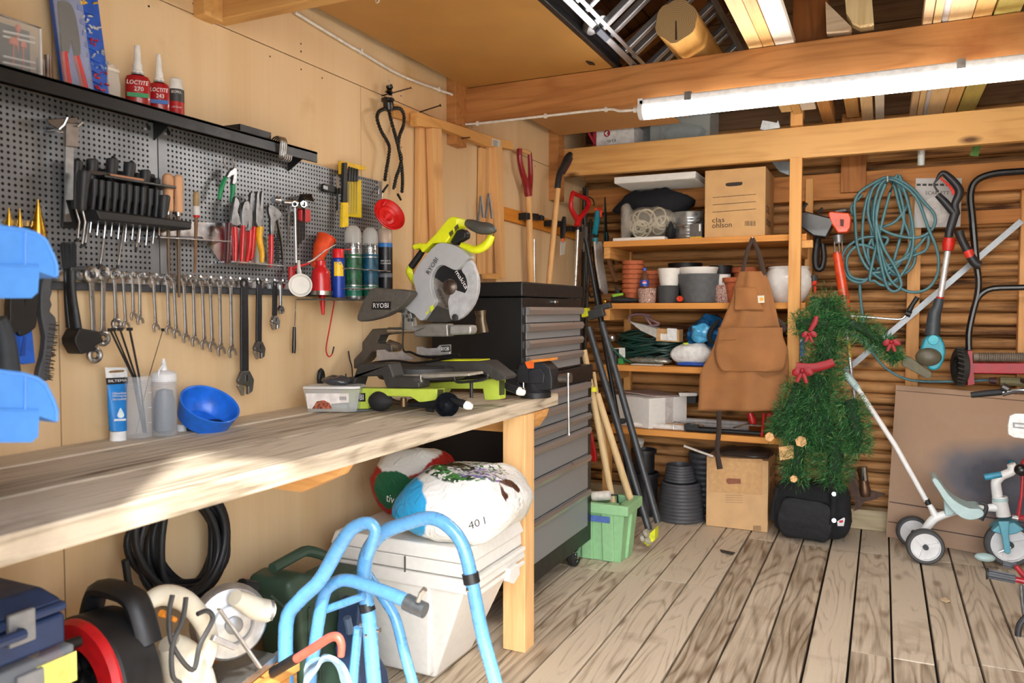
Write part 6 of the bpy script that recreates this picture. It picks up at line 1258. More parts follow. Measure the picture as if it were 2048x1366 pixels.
t = T('hand_sprayer', 'green tube and chrome ball sprayer at the wall end of the third shelf', 'sprayer'); A('ball', M().ball(W(*t4((300, 720))[0], y=4.46), .026, 18, 12), CHROME, t); A('tube', M().px(t4((270, 730, 8), (320, 820, 9), (400, 890, 9), (460, 920, 8)), k=4, n=8, y=4.46), C('0f5a44', .4), t); A('bottle', M().px(t4((330, 810, 30), (330, 930, 30)), n=14, y=4.52), C('16181a', .5), t)
T1('label_card', 'small white card standing by the green sprayer', 'card', M().out(t4((290, 805), (410, 800), (412, 880), (295, 870)), .003, y=4.56), C('d8d8d2', .6)); T1('green_box', 'small green box by the foil packet', 'box', M().out(t4((340, 885), (410, 885), (412, 932), (340, 932)), .04, y=4.55), C('3f9a4c', .5))
# ---- fourth shelf
z3_ = sz[3] + .001
t = T('flat_carton', 'white flat carton on the lowest shelf', 'box'); cw = Vector((W(1298, 852, y=4.43).x, 4.432, 0)); e1 = W(1352, 810, y=4.60); 
dx = Vector((.83, .56, 0)); p0 = Vector((W(1298, 850, y=4.435).x, 4.435, z3_ + .03)); p1 = p0 + Vector((.17, .22, 0)); p2 = p0 + Vector((-.26, .12, 0)); p3 = p1 + (p2 - p0); hh = .15; tl = Vector((0, 0, .002))
A('carton', M().prism([p0 - Vector((0, 0, .028)), p1 - Vector((0, 0, .028)), p3 - Vector((0, 0, .028)), p2 - Vector((0, 0, .028))], (0, 0, hh + .028)), C('d6d3ce', .6, var=.03), t, bev=.002)
A('lid', M().prism([p0 + Vector((.01, .1, hh + .001)), p1 + Vector((0, 0, hh + .001)), p3 + Vector((0, 0, hh + .012)), p2 + Vector((.0, .06, hh + .016))], (0, 0, .004)), C('b9a9a2', .6), t)
A('tape', M().prism([p0 + (p1 - p0) * .42 + Vector((.002, -.002, -.02)), p0 + (p1 - p0) * .62 + Vector((.002, -.002, -.02)), p0 + (p1 - p0) * .62 + Vector((.002, -.002, hh)), p0 + (p1 - p0) * .42 + Vector((.002, -.002, hh))], (.0006, -.0006, 0)), C('b8b2ac', .4), t)
t = T('paint_tray', 'black and white folded parts behind the white carton', 'parts'); A('parts', M().out(t5((715, 290), (760, 280), (845, 300), (845, 360), (700, 350)), .08, y=4.75), C('1d1e22', .4), t, bev=.004); A('white_part', M().out(t5((720, 288), (845, 288), (845, 308), (730, 312)), .05, y=4.66), WHITE, t)
for a, b, r, y, cc, l in (((660, 385), (1180, 440), 22, 4.72, 'd8d6d2', 'long white plastic profile at the back of the lowest shelf'), ((640, 430), (1190, 470), 20, 4.62, 'b0aea8', 'grey plastic profile on the lowest shelf'), ((560, 460), (860, 478), 16, 4.54, 'c98f4c', 'short pine stick on the lowest shelf'), ((400, 505), (760, 520), 18, 4.47, 'd9d6d0', 'white tube at the front of the lowest shelf')):
    p, q = W(*t5(a)[0], y=y), W(*t5(b)[0], y=y); p.z = q.z = z3_ + r / 3.416 * S(p); T1('plastic_profile', l, 'profile', M().tube([p, q], r / 3.416 * S(p), 8), C(cc, .5), 'long profiles on the lowest shelf', sm=30 if 'tube' in l else 0)
t = T('air_pump', 'black pump with chrome lever at the front of the lowest shelf', 'pump'); p, q = W(*t5((760, 535))[0], y=4.445), W(*t5((1270, 570))[0], y=4.445); p.z = q.z = z3_ + .017
A('barrel', M().tube([p, p + (q - p) * .45], .017, 14).tube([p + (q - p) * .45, q], .012, 14), C('1a1c20', .4), t); A('head', M().box(p + Vector((.03, -.0, .012)), (.08, .03, .04)), BLACK, t, bev=.004); A('lever', M().px(t5((790, 505, 5), (830, 500, 6), (880, 520, 6)), n=8, y=4.43).px(t5((672, 540, 4), (670, 500, 4), (690, 492, 4), (760, 505, 4)), k=2, n=8, y=4.43), CHROME, t)
t = T('red_clamp', 'red and chrome tool on the lowest shelf beside the apron hem', 'tool'); A('body', M().px(t5((1195, 430, 22), (1215, 490, 26), (1215, 520, 20)), n=12, y=4.5).px(t5((1320, 430, 30), (1345, 500, 26)), n=12, y=4.52).px(t5((1290, 430, 9), (1275, 590, 8)), n=8, y=4.43), RED, t); A('bar', M().px(t5((1080, 530, 6), (1180, 510, 7), (1300, 520, 7)), n=8, y=4.46), CHROME, t)
# ---- below the shelves
RP = C('45464a', .45, var=.06)
def ribbed(lab, u, z, r0, r1, h, n):
    t = T('ribbed_pot', lab, 'pot', 'ribbed pots under the shelves'); c = Vector((W(u, 1000, y=4.62).x, 4.62, z))
    A('pot', M().lathe([(0, 0)] + [(r0 + (r1 - r0) * (k + d) / n + o, h * (k + d) / n) for k in range(n) for d, o in ((.05, -.004), (.3, .003), (.7, .003), (.95, -.004))] + [(r1, h), (r1 - .006, h), (r1 - .01, h * .5), (0, h * .45)], c, n=36, caps=False), RP, t, sm=60)
ribbed('large upside down ribbed grey pot standing on the floor under the shelves', 1361, .002, .142, .112, .225, 11); ribbed('smaller ribbed grey pot on top of the large one under the shelves', 1359, .228, .092, .076, .10, 6)
t = T('ribbed_pot', 'ribbed grey pot behind the carton under the shelves', 'pot', 'ribbed pots under the shelves'); c = Vector((W(1395, 960, y=4.80).x + .03, 4.83, .002)); A('pot', M().lathe([(0, 0)] + [(.07 + .002 * k + o, .034 * k + .034 * d) for k in range(11) for d, o in ((.05, -.004), (.3, .003), (.7, .003), (.95, -.004))] + [(.09, .375), (.08, .375), (0, .3)], c, n=32, caps=False), RP, t, sm=60)
for (u, v, r, z, h, l) in ((1293, 960, .085, .002, .26, 'black bucket under the shelves behind the roller stand'), (1290, 900, .075, .263, .14, 'black pot stacked on the black bucket')): pot(l, u, 4.62, z, r * .85, r, h, C('1c1d20', .4), rim=.02)
T1('foil_ball', 'crumpled bit of clear foil in the black pot under the shelves', 'foil', bag(M(), (W(1277, 890, y=4.6).x, 4.6, .44), (.035, .03, .03), 0, 16, 10, .9, 71, .012, 30), GL('d8d8d0', .6, .15), sm=30)
t = T('carton', 'cardboard carton with folded down flap standing under the shelves', 'box'); y0 = 4.535; a, b = W(1412, 1050, y=y0), W(1535, 1065, y=y0); zt = W(1450, 915, y=y0).z; fx = lambda *q: [W(u, v, y=y0 - .001) for u, v in t5(*q)]; xr = W(1553, 1010, y=y0 + .3).x
m = M().prism([(a.x, y0, 0), (b.x, y0, 0), (b.x + .0, y0 + .3, 0), (a.x, y0 + .3, 0)], (0, 0, zt)); CB2 = C('cfa878', .8, var=.06, sc=12)
A('carton', m, CB2, t, bev=.002)
A('flap', M().prism(fx((900, 735), (1280, 745), (1278, 990), (918, 968)), (0, -.004, 0)), C('c89e6c', .8, var=.08, sc=40), t)
A('hand_hole', M().prism([p - Vector((0, .0045, 0)) for p in fx((1033, 882), (1050, 875), (1132, 880), (1135, 912), (1050, 915), (1036, 905))], (0, -.001, 0)), C('8a5238', .6), t)
for k in range(4): A('printed_line', M().prism(fx((1028, 990 + k * 16), (1145, 994 + k * 16), (1145, 996 + k * 16), (1028, 992 + k * 16)), (0, -.0005, 0)), C('8f6a44', .7), t)
for k in range(7): A('barcode', M().prism(fx((1218 + k * 8, 1200), (1222 + k * 8, 1200), (1222 + k * 8, 1236), (1218 + k * 8, 1234)), (0, -.0005, 0)), C('6a4a34', .7), t)
text('RUSTA', t, (b.x + .0005, y0 + .06, zt - .11), (0, 1, 0), (0, 0, 1), .2, .06, CBD, shear=.2)
for k in range(3): text('STORAGE BOX', t, (b.x + .0005, y0 + .06, zt - .16 - .025 * k), (0, 1, 0), (0, 0, 1), .13 - .03 * k, .012, CBD)
A('film', bag(M(), ((a.x + b.x) / 2 + .02, y0 + .16, zt + .012), (.16, .13, .022), 0, 24, 12, .6, 81, .012, 18), GL('4a4340', .8, .2), t, sm=60)
T1('plastic_pipe', 'white plastic pipe sticking out of the carton under the shelves', 'pipe', M().px(t5((745, 655, 8), (945, 728, 8)), n=10, y=4.50), C('dcd6cc', .5))
# ---- brown canvas apron on a nail
APR = C('97653a', .85, var=.1, sc=9, bump=.5); ya = YF - .085
t = T('work_apron', 'brown canvas work apron hanging from the top shelf edge', 'apron')
def cloth(rows, amp, fr, y, mt, nm, nx=26, th=.004, seed=0):
    """hanging cloth between left and right edges (v, u0, u1 px), with soft vertical folds"""
    vs = []; q = smooth([(v, a, b) for v, a, b in rows], 4); n = len(q)
    for i, p in enumerate(q):
        for j in range(nx + 1):
            f = j / nx; w = W(p[1] + (p[2] - p[1]) * f, p[0], y=y); k = i / n
            w.y += amp * (.3 + k) * (sin(f * fr + seed + .8 * sin(k * 5)) + .4 * sin(f * fr * 2.3 + 2 + k * 4)) - .02 * sin(pi * f); vs.append(w)
    fs = [(i * (nx + 1) + j, i * (nx + 1) + j + 1, (i + 1) * (nx + 1) + j + 1, (i + 1) * (nx + 1) + j) for i in range(n - 1) for j in range(nx)]
    o = A(nm, M().add(vs, fs), mt, t, sm=60); s = o.modifiers.new('thick', 'SOLIDIFY'); s.thickness = th; return o
cloth([(543, 1480, 1526), (560, 1473, 1537), (600, 1462, 1548), (640, 1446, 1557), (660, 1438, 1562), (700, 1424, 1574), (745, 1402, 1577), (790, 1399, 1573), (821, 1397, 1568)], .012, 9, ya, APR, 'bib_and_skirt')
cloth([(655, 1437, 1565), (675, 1435, 1566), (700, 1430, 1575), (720, 1432, 1572), (736, 1440, 1568), (742, 1448, 1560)], .008, 7, ya - .024, APR, 'pocket', seed=.4)
cloth([(575, 1471, 1512), (600, 1470, 1520), (620, 1469, 1528)], .004, 5, ya - .02, APR, 'bib_pocket')
A('seam', M().tube([W(u, v, y=ya - .035) for u, v in ((1446, 657), (1490, 656), (1535, 654), (1560, 652))], .0012, 5).tube([W(u, v, y=ya - .042) for u, v in ((1437, 681), (1480, 679), (1500, 680), (1500, 655))], .0012, 5), C('6d4626', .8), t)
A('patch', M().out(t4((1495, 375), (1550, 372), (1552, 432), (1500, 435)), .001, y=ya - .034), C('d9d3c4', .6), t); A('emblem', M().out(t4((1512, 400), (1525, 388), (1540, 392), (1545, 408), (1530, 418), (1514, 414)), .001, k=2, y=ya - .0355), C('e2a83a', .6), t)
A('strap', M().px([(1505, 476, 3.5), (1495, 500, 4), (1488, 530, 4), (1484, 548, 4)], n=6, flat=.4, k=2, y=ya).px([(1505, 476, 3.5), (1515, 500, 4.5), (1524, 530, 5), (1530, 560, 5)], n=6, flat=.4, k=2, y=ya), C('3a2a22', .8), t)
A('tie', M().px([(1437, 822, 5), (1438, 860, 5), (1434, 900, 5), (1440, 938, 6)], n=6, flat=.4, k=3, y=ya - .02).px([(1555, 640, 5), (1570, 655, 5), (1562, 662, 4)], n=6, flat=.4, k=3, y=ya), C('33251e', .8), t)
A('rivet', M().ball(W(1505, 475, y=ya - .008), .006, 12, 8), CHROME, t)
T1('apron_nail', 'nail in the top shelf edge holding the apron', 'nail', M().tube([W(1505, 474, y=YF + .002), W(1505, 474, y=ya - .02)], .002, 8), STEEL)
# ================================================================ along the log wall
t7, t8, f1, f2, f3 = Z(1580, 320, 3.594), Z(1520, 580, 2.627), Z(1700, 780, 3.253), Z(1000, 960, 3.364), Z(1500, 1000, 3.732)
# ---- garland figure on the rack post
t = T('garland_figure', 'green pine garland figure with red ribbons hanging on the rack post', 'christmas garland'); yg = 4.27
from mathutils import noise as _n
strands = (((1655, 596, 34), (1655, 640, 48), (1652, 700, 52), (1645, 745, 46)), ((1655, 650, 36), (1620, 648, 38), (1592, 650, 26)), ((1665, 640, 34), (1720, 655, 30), (1755, 680, 28), (1780, 702, 22), (1797, 722, 12)),
           ((1640, 750, 46), (1635, 810, 72), (1640, 860, 84), (1650, 900, 70)), ((1600, 770, 36), (1575, 830, 34), (1552, 870, 26)), ((1600, 860, 40), (1595, 920, 40), (1592, 955, 32)), ((1670, 880, 44), (1670, 930, 42), (1660, 965, 30)),
           ((1700, 800, 36), (1712, 860, 32), (1716, 905, 26)), ((1630, 790, 40), (1612, 840, 42), (1605, 880, 34)))
GN = NT('pine_needles'); at = GN.n('Attribute', attribute_name='rnd').outputs['Fac']
GN.l(GN.ramp(at, [(0, lin('123a1e')), (.6, lin('2c7038')), (1, lin('74a058'))]), GN.b.inputs['Base Color']); GN.b.inputs['Roughness'].default_value = .5
core = M(); fol = M(); rg = random.Random(3)
for st in strands:
    q = smooth([Vector((*W(u, v, y=yg - (.05 if len(st) < 4 else 0)), r * .0026)) for u, v, r in st], 6)
    core.tube([p.xyz for p in q], [p.w * .34 for p in q], 8)
    L = sum((a.xyz - b.xyz).length for a, b in zip(q, q[1:])); rm = sum(p.w for p in q) / len(q); nn = int(L * rm * 2 * 3.14 * 17000)
    for k in range(nn):
        f = rg.random() * (len(q) - 1.001); i = int(f); p = q[i].lerp(q[i + 1], f - i); tg = (q[i + 1].xyz - q[i].xyz).normalized()
        d = Vector((rg.gauss(0, 1), rg.gauss(0, 1), rg.gauss(0, 1))); d = (d - tg * d.dot(tg) * .6).normalized()
        if d.y > .4: continue
        o = p.xyz + d * p.w * rg.uniform(.3, .88); e = d + tg * rg.uniform(-.9, .9) + Vector((rg.gauss(0, .45), rg.gauss(0, .45), rg.gauss(0, .45))); e = e.normalized() * rg.uniform(.018, .034); w = e.cross(Vector((rg.random(), 1, rg.random()))).normalized() * .0014
        fol.rnd = min(1, max(0, rg.gauss(.45, .25))); fol.add([o - w, o + w, o + e + w * .4, o + e - w * .4], [(0, 1, 2, 3)])
A('core', core, C('173018', .8), t, sm=60); o = A('foliage', fol, GN.m, t, sm=0); o['kind'] = 'stuff'
RIB = C('8f0a1a', .5)
A('belt', M().px([(1592, 734, 9), (1620, 736, 9), (1645, 732, 9), (1668, 724, 8)], n=8, flat=.4, k=3, y=yg - .15), RIB, t)
for u, v, s in ((1604, 742, 1.0), (1618, 668, .7), (1783, 684, .8)):
    m = M()
    for a, l in ((.35, 22), (2.7, 20), (1.2, 26), (2.0, 25)):
        w = 8 if l < 24 else 4; m.px([(u, v, 2.5 * s), (u + .45 * l * s * cos(a), v + .45 * l * s * sin(a) - (3 if l < 24 else 0), w * s), (u + .8 * l * s * cos(a), v + .8 * l * s * sin(a) - (2 if l < 24 else 0), w * .9 * s), (u + l * s * cos(a), v + l * s * sin(a), 3 * s)], n=8, k=2, flat=.3, y=yg - .16)
    m.ball(W(u, v, y=yg - .17), (.012 * s, .008, .012 * s), 10, 6)
    A('bow', m, RIB, t, sm=50)
A('ribbon_tail', M().px([(1620, 662, 4), (1630, 645, 5), (1633, 632, 4)], n=6, flat=.35, k=2, y=yg - .14), RIB, t)
FW = WD('d8ab74', 'a8763f', 'y', 1.5, freq=6, bump=.05)
for u, v, r in ((1539, 874, 9), (1602, 883, 11), (1587, 958, 7)): A('stick_end', M().px([(u + 6, v - 4, r * .9)] * 1 + [(u, v, r)], n=6, y=yg - .1).cyl(W(u, v, y=yg - .13), W(u, v, y=yg - .02), r * .0026, 6), FW, t, sm=0)
A('stick_end', M().out([(1561, 890), (1590, 886), (1590, 912), (1563, 916)], .07, y=yg - .02), FW, t, sm=0)
# ---- backpack
t = T('backpack', 'black backpack on the floor under the garland figure', 'backpack'); yb2 = 4.50; c0 = W(1620, 1062, y=yb2)
BK = C('131417', .85, bump=.3)
A('body', bag(M(), ((W(1553, 1020, y=yb2).x + W(1692, 1020, y=yb2).x) / 2, yb2 + .06, .158), (.205, .10, .155), 0, 30, 18, .3, 91, .02, 8), BK, t, sm=60)
A('pocket', bag(M(), (c0.x - .02, yb2 - .045, .12), (.14, .028, .11), 0, 26, 14, .25, 92, .012, 12), C('101114', .7, bump=.3), t, sm=60)
A('strap', M().px([(1660, 968, 6), (1668, 1000, 6), (1664, 1050, 6)], n=6, flat=.5, k=2, y=yb2 - .07), BK, t); A('side_strap', M().px([(1556, 975, 5), (1548, 1010, 6), (1545, 1040, 5)], n=6, flat=.5, k=2, y=yb2 - .02), BK, t)
for v in (988, 1041): A('zip_pull', M().cyl(W(1668, v, y=yb2 - .085), W(1668, v, y=yb2 - .09), .011, 14), CHROME, t)
A('logo_patch', M().out(t8((405, 1215), (440, 1195), (447, 1200), (440, 1240), (408, 1240)), .001, y=yb2 - .075), C('e4e4e4', .5), t); A('logo_mark', M().out(t8((415, 1212), (435, 1208), (438, 1220), (418, 1224)), .001, y=yb2 - .0765), C('c0202c', .5), t)
# ---- rusty tine tool
RUST = C('5a463a', .7, .5, .3); t = T('tine_tool', 'rusty three pronged iron tool standing behind the backpack', 'tool'); pl = dict(y=4.72)
A('socket', M().px(t8((535, 930, 26), (545, 1000, 22), (552, 1060, 30), (555, 1085, 24)), k=2, n=12, **pl), C('6a4f3c', .4, .7), t)
A('clamp', M().px(t8((545, 930, 12), (550, 1000, 14)), n=8, y=4.67), CHROME, t)
A('blade', M().out(t8((470, 960), (500, 940), (520, 1050), (570, 1050), (600, 1055), (660, 1070), (600, 1100), (550, 1110), (520, 1150), (490, 1160), (500, 1110), (470, 1060)), .012, k=1, **pl), RUST, t)
# ---- cardboard sheet with sprayed patch
t = T('cardboard_sheet', 'big cardboard sheet with dark sprayed paint leaning on the log wall', 'cardboard')
b0, b1 = W(1772, 1073, z=.0), W(1990, 1113, z=.0); dxy = Vector((b1.x - b0.x, b1.y - b0.y, 0)).normalized(); b0 = W(1772, 1073, z=.001); wid = 1.15; yt = 4.80
tl_ = W(1792, 770, y=yt); hgt = tl_.z; up_ = Vector((tl_.x - b0.x, tl_.y - b0.y, hgt)); nr = dxy.cross(up_).normalized()
b2 = b0 + dxy * wid; top2 = Vector((b2.x, min(4.8, b2.y + .16), hgt - .03))
k = NT('sprayed_cardboard'); tc = k.n('TexCoord').outputs['Object']; nz = k.n('TexNoise', {'Vector': tc, 'Scale': 2.5, 'Detail': 3.0}).outputs['Color']
tw = k.n('VectorMath', {0: tc, 1: k.n('VectorMath', {0: nz, 1: (.35, .1, .25)}, operation='MULTIPLY').outputs[0]}, operation='ADD').outputs[0]
el = k.n('VectorMath', {0: k.n('VectorMath', {0: tw, 1: (.24, .05, .49)}, operation='SUBTRACT').outputs[0], 1: (1.25, .2, 2.3)}, operation='MULTIPLY').outputs[0]
ln_ = k.n('VectorMath', {0: el}, operation='LENGTH').outputs['Value']
col = k.ramp(ln_, [(.28, lin('3a4250')), (.42, lin('5f6068')), (.62, lin('a98a70'))]); col = k.mix(k.math('MULTIPLY', k.n('TexNoise', {'Vector': tc, 'Scale': 30.0, 'Detail': 2.0}).outputs[0], .25), col, lin('8d7460'))
k.l(col, k.b.inputs['Base Color']); k.b.inputs['Roughness'].default_value = .75
A('sheet', M().prism([b0, b2, top2, tl_], (0, .012, 0)), k.m, t, sm=0)
f = lambda s, h: b0.lerp(b2, s).lerp(tl_.lerp(top2, s), h)
for h in (.23, .1, .965): A('crease', M().tube([f(.005, h) + Vector((0, .001, 0)), f(.995, h) + Vector((0, .001, 0))], .0022, 5), C('6b5645' if h > .5 else '3a3438', .8), t)
# ---- white and teal tricycle with a push bar
WT = C('e6e6e4', .35, var=.03, coat=.3); TL = C('5fa3b4', .4, var=.04); PT = C('b3cccb', .45, var=.04); TIRE = C('4a4b4c', .7)
t = T('tricycle', 'white and teal toddler tricycle with push bar on the floor', 'tricycle')
n_ = W(1850, 1130, z=0); yn = n_.y; yw = yn + .30
def wheel(u, v, rpx, y, nm='rear_wheel', sp=3):
    c = W(u, v, y=y); r = rpx * S(c); c.z = r + .001; ax = Vector((.12, -1, 0)).normalized()
    w = A(nm, M().lathe([(r * .78, -.02), (r * .92, -.022), (r, -.012), (r, .012), (r * .92, .022), (r * .78, .02)], c, ax, 36, caps=False), TIRE, t)
    m = M().lathe([(0, .004), (r * .2, .008), (r * .55, .004), (r * .72, .006), (r * .74, .02), (r * .80, .02), (r * .8, -.02), (r * .74, -.02), (r * .7, -.006), (0, -.006)], c, ax, 36, caps=False); a = ax.orthogonal().normalized(); b = ax.cross(a)
    for k in range(sp): d = a * cos(k * 6.283 / sp + .5) + b * sin(k * 6.283 / sp + .5); m.beam(c + d * r * .15 + ax * .008, c + d * r * .75 + ax * .008, r * .22, .014, ax)
    A('rim', m, C('d9d9d8', .4, var=.03), w); A('hub', M().cyl(c, c + ax * .03, r * .14, 16), C('33383c', .5), w); return c
c1 = wheel(1850, 1097, 35, yn + .02); c2 = wheel(1826, 1062, 31, yw)
ym = yn + .16
A('axle', M().tube([c1, c2], .011, 10), C('33383c', .5), t)
A('frame', M().px(f1((455, 935, 18), (500, 890, 26), (545, 840, 28), (600, 815, 26), (680, 790, 24), (760, 775, 22), (850, 768, 20), (900, 766, 24), (985, 765, 32)), k=4, n=14, y=ym).tube([c1.lerp(c2, .2), W(*f1((470, 920))[0], y=ym), c1.lerp(c2, .8)], .018, 10), WT, t)
A('push_socket', M().px(f1((560, 830, 26), (535, 780, 20), (515, 745, 16)), k=2, n=12, y=ym), WT, t)
A('push_collar', M().px(f1((512, 745, 18), (495, 712, 18)), n=12, y=ym), BLACK, t)
A('push_bar', M().px([(1853, 1002, 5.2), (1790, 890, 5.2), (1712, 772, 5.2)], n=12, y=ym), WT, t)
A('push_grip', M().px([(1716, 778, 6.5), (1705, 765, 7.5), (1697, 755, 7), (1690, 746, 6)], n=12, k=2, y=ym), PT, t)
A('seat', M().out(f1((520, 545), (545, 532), (575, 565), (630, 640), (690, 690), (760, 722), (815, 722), (845, 745), (840, 770), (790, 792), (730, 790), (670, 755), (610, 690), (560, 610)), .17, k=2, y=ym + .085), PT, t, bev=.012)
A('seat_post', M().out(f1((600, 680), (700, 770), (650, 798), (612, 795)), .07, y=ym + .035), PT, t, bev=.006)
A('strap', M().px(f1((845, 735, 10), (880, 745, 12), (885, 780, 13), (850, 845, 16)), k=3, n=8, flat=.5, y=ym - .06), BLACK, t)
A('fork_crown', M().px(f1((975, 690, 44), (975, 730, 46), (985, 745, 40), (1000, 820, 42)), n=16, y=ym), WT, t)
A('stem', M().px(f1((960, 690, 32), (950, 620, 30), (955, 590, 30), (985, 560, 28), (1020, 545, 28), (1050, 530, 28), (1055, 500, 26), (1048, 480, 26)), k=3, n=14, y=ym), WT, t)
A('grip', M().px(f1((985, 548, 20), (920, 560, 21), (875, 568, 21)), n=14, y=ym - .08), C('2f8aa8', .4), t); A('grip', M().px(f1((1050, 482, 24), (1060, 462, 24)), n=14, y=ym + .1), C('1f6f86', .4), t)
A('headset', M().px(f1((975, 700, 46), (978, 722, 46)), n=16, y=ym - .003), PT, t)
A('fender', M().out(f1((955, 835), (1048, 825), (1110, 868), (1060, 895), (1010, 905), (960, 900), (898, 880)), .12, y=ym + .06), TL, t, bev=.008)
A('fork', M().out(f1((960, 850), (1035, 850), (1030, 930), (1045, 1050), (1025, 1065), (1000, 1050), (985, 950)), .02, y=ym - .055), TL, t, bev=.006)
c3 = wheel(2018, 1090, 44, ym, 'front_wheel', 3)
A('crank', M().tube([c3 + Vector((0, -.06, 0)), c3 + Vector((-.05, -.065, -.03))], .005, 8), CHROME, t); A('pedal', M().ball(c3 + Vector((-.11, -.09, -.055)), (.045, .03, .02), 16, 10), PT, t)
# ---- red reel mower hung on the wall
t = T('reel_mower', 'red reel mower with black tube handle hung on the log wall', 'lawn mower'); ym2 = 4.72; RM = C('a81828', .4)
A('handle', M().px([(2130, 338, 7), (2040, 343, 7), (1985, 348, 7), (1952, 362, 7), (1941, 390, 7), (1945, 440, 7), (1952, 520, 6.5), (1957, 560, 6), (1955, 590, 6), (1946, 625, 6), (1938, 665, 6), (1938, 700, 6)], k=4, n=10, y=ym2), BLACKG, t)
A('lower_handle', M().px([(2130, 573, 6), (2040, 575, 6), (1985, 577, 6), (1962, 588, 6), (1955, 600, 5)], k=3, n=10, y=ym2), BLACKG, t)
wq = W(1920, 733, y=ym2); s = S(wq); m = M().lathe([(20 * s, -.02), (33 * s, -.02), (38 * s, -.012), (38 * s, .012), (33 * s, .02), (20 * s, .02)], wq, (1, .25, 0), 30, caps=False)
for k in range(24): a = k * .2618; m.beam(wq + Vector((-.016, 0, 0)) + 38 * s * Vector((0, cos(a), sin(a))), wq + Vector((.016, 0, 0)) + 38 * s * Vector((0, cos(a + .1), sin(a + .1))), .01, .006)
A('wheel', m, C('2a2622', .7), t)
A('bed', M().out(t8((1105, 378), (1500, 378), (1500, 440), (1095, 435)), .06, y=ym2 + .05), RM, t, bev=.006); A('side_plate', M().out([(1932, 700), (1940, 700), (1945, 765), (1932, 768)], .1, y=ym2 + .06), RM, t)
A('roller', M().px(t8((1120, 352, 22), (1500, 355, 24)), n=14, y=ym2 - .02), C('7a6d5f', .6), t)
m = M()
for k in range(26): m.ring(W(1520 + (1150 + k * 12) / 2.627, 580 + 353 / 2.627, y=ym2 - .02), (1, 0, 0), 23 / 2.627 * s, .002, 14, 5)
A('roller_rings', m, C('5a5048', .6), t); A('cutter', M().px(t8((1260, 478, 24), (1500, 490, 26)), n=10, y=ym2 + .02), C('6d6848', .6), t); A('blade_end', M().px(t8((1205, 475, 14), (1240, 478, 20)), n=10, y=ym2 + .0), C('3a1820', .5), t)
# ---- teal garden hose in loops on a hook
t = T('garden_hose', 'teal garden hose hung in loose loops on the log wall', 'hose'); HS = C('4f7f88', .42, var=.1); yh = 4.80
loops = (((700, 150), (600, 300), (590, 560), (660, 760), (790, 830), (900, 700), (800, 380), (745, 180)), ((690, 130), (560, 260), (520, 560), (580, 760), (700, 820), (860, 620), (850, 300), (760, 160)), ((650, 140), (480, 260), (470, 460), (490, 640), (560, 780), (700, 880), (790, 850), (700, 760), (620, 560), (560, 380), (600, 200), (700, 135)),
         ((720, 130), (860, 190), (960, 300), (1040, 400), (1020, 500), (900, 560), (700, 520), (600, 420), (620, 260)), ((730, 140), (900, 260), (990, 480), (1060, 660), (1060, 820), (980, 930), (850, 945), (720, 860), (650, 640), (600, 420), (640, 200)), ((690, 170), (640, 300), (620, 520), (680, 860), (740, 945), (800, 900), (760, 780), (660, 600), (620, 380)),
         ((780, 180), (820, 400), (770, 640), (700, 830), (600, 800), (560, 640), (640, 500), (760, 440), (850, 300)), ((600, 810), (520, 880), (420, 850), (375, 740), (400, 640), (520, 560), (700, 560), (640, 640), (500, 610), (410, 700), (430, 830), (540, 860)), ((590, 800), (700, 790), (900, 640), (990, 540), (980, 640), (880, 690)), ((750, 140), (820, 220), (880, 460), (880, 640), (820, 800), (700, 900), (610, 870), (580, 800)))
m = M()
for i, lp in enumerate(loops): m.px([(u, v, 3.1) for u, v in t7(*lp)], k=5, n=7, closed=True, y=yh - .013 * (i % 6))
m.px([(u, v, 3.0) for u, v in t7((470, 420), (440, 340), (520, 250))] + [], k=4, n=7, y=yh).px([(u, v, 3.0) for u, v in t7((500, 860), (505, 980), (525, 1140), (545, 1250))] + [(1735, 690, 2.5), (1770, 735, 2.6), (1820, 760, 2.6), (1900, 763, 2.6), (1980, 760, 2.6)], k=4, n=7, y=yh + .01)
A('loops', m, HS, t, sm=60)
T1('hose_hook', 'steel hook in the wall rail behind the garden hose', 'hook', M().tube([W(1775, 362, y=4.82), W(1775, 362, y=4.68), W(1775, 352, y=4.675)], .005, 8), STEEL)
# ---- poster
t = T('poster', 'grey printed poster hung behind the hose', 'poster'); yp = 4.818
A('sheet', M().out(t7((905, 132), (1235, 130), (1225, 480), (890, 488)), .002, y=yp), C('b9b7b6', .6, var=.03), t, sm=0)
for k in range(6): A('icon', M().out(t7((910 + k * 42, 170), (940 + k * 42, 170), (940 + k * 42, 186), (910 + k * 42, 186)), .0005, y=yp - .0022), C('2a2a2c', .6), t)
textpx('SCARLETT', t, t7((972, 250))[0], t7((1142, 250))[0], 7, C('2a2a2c', .6), y=yp - .002, bias=.0005)
A('picture', M().out(t7((985, 290), (1060, 262), (1130, 300), (1120, 430), (1040, 450), (960, 400)), .0005, k=2, y=yp - .0022), C('cfcdcb', .6), t)
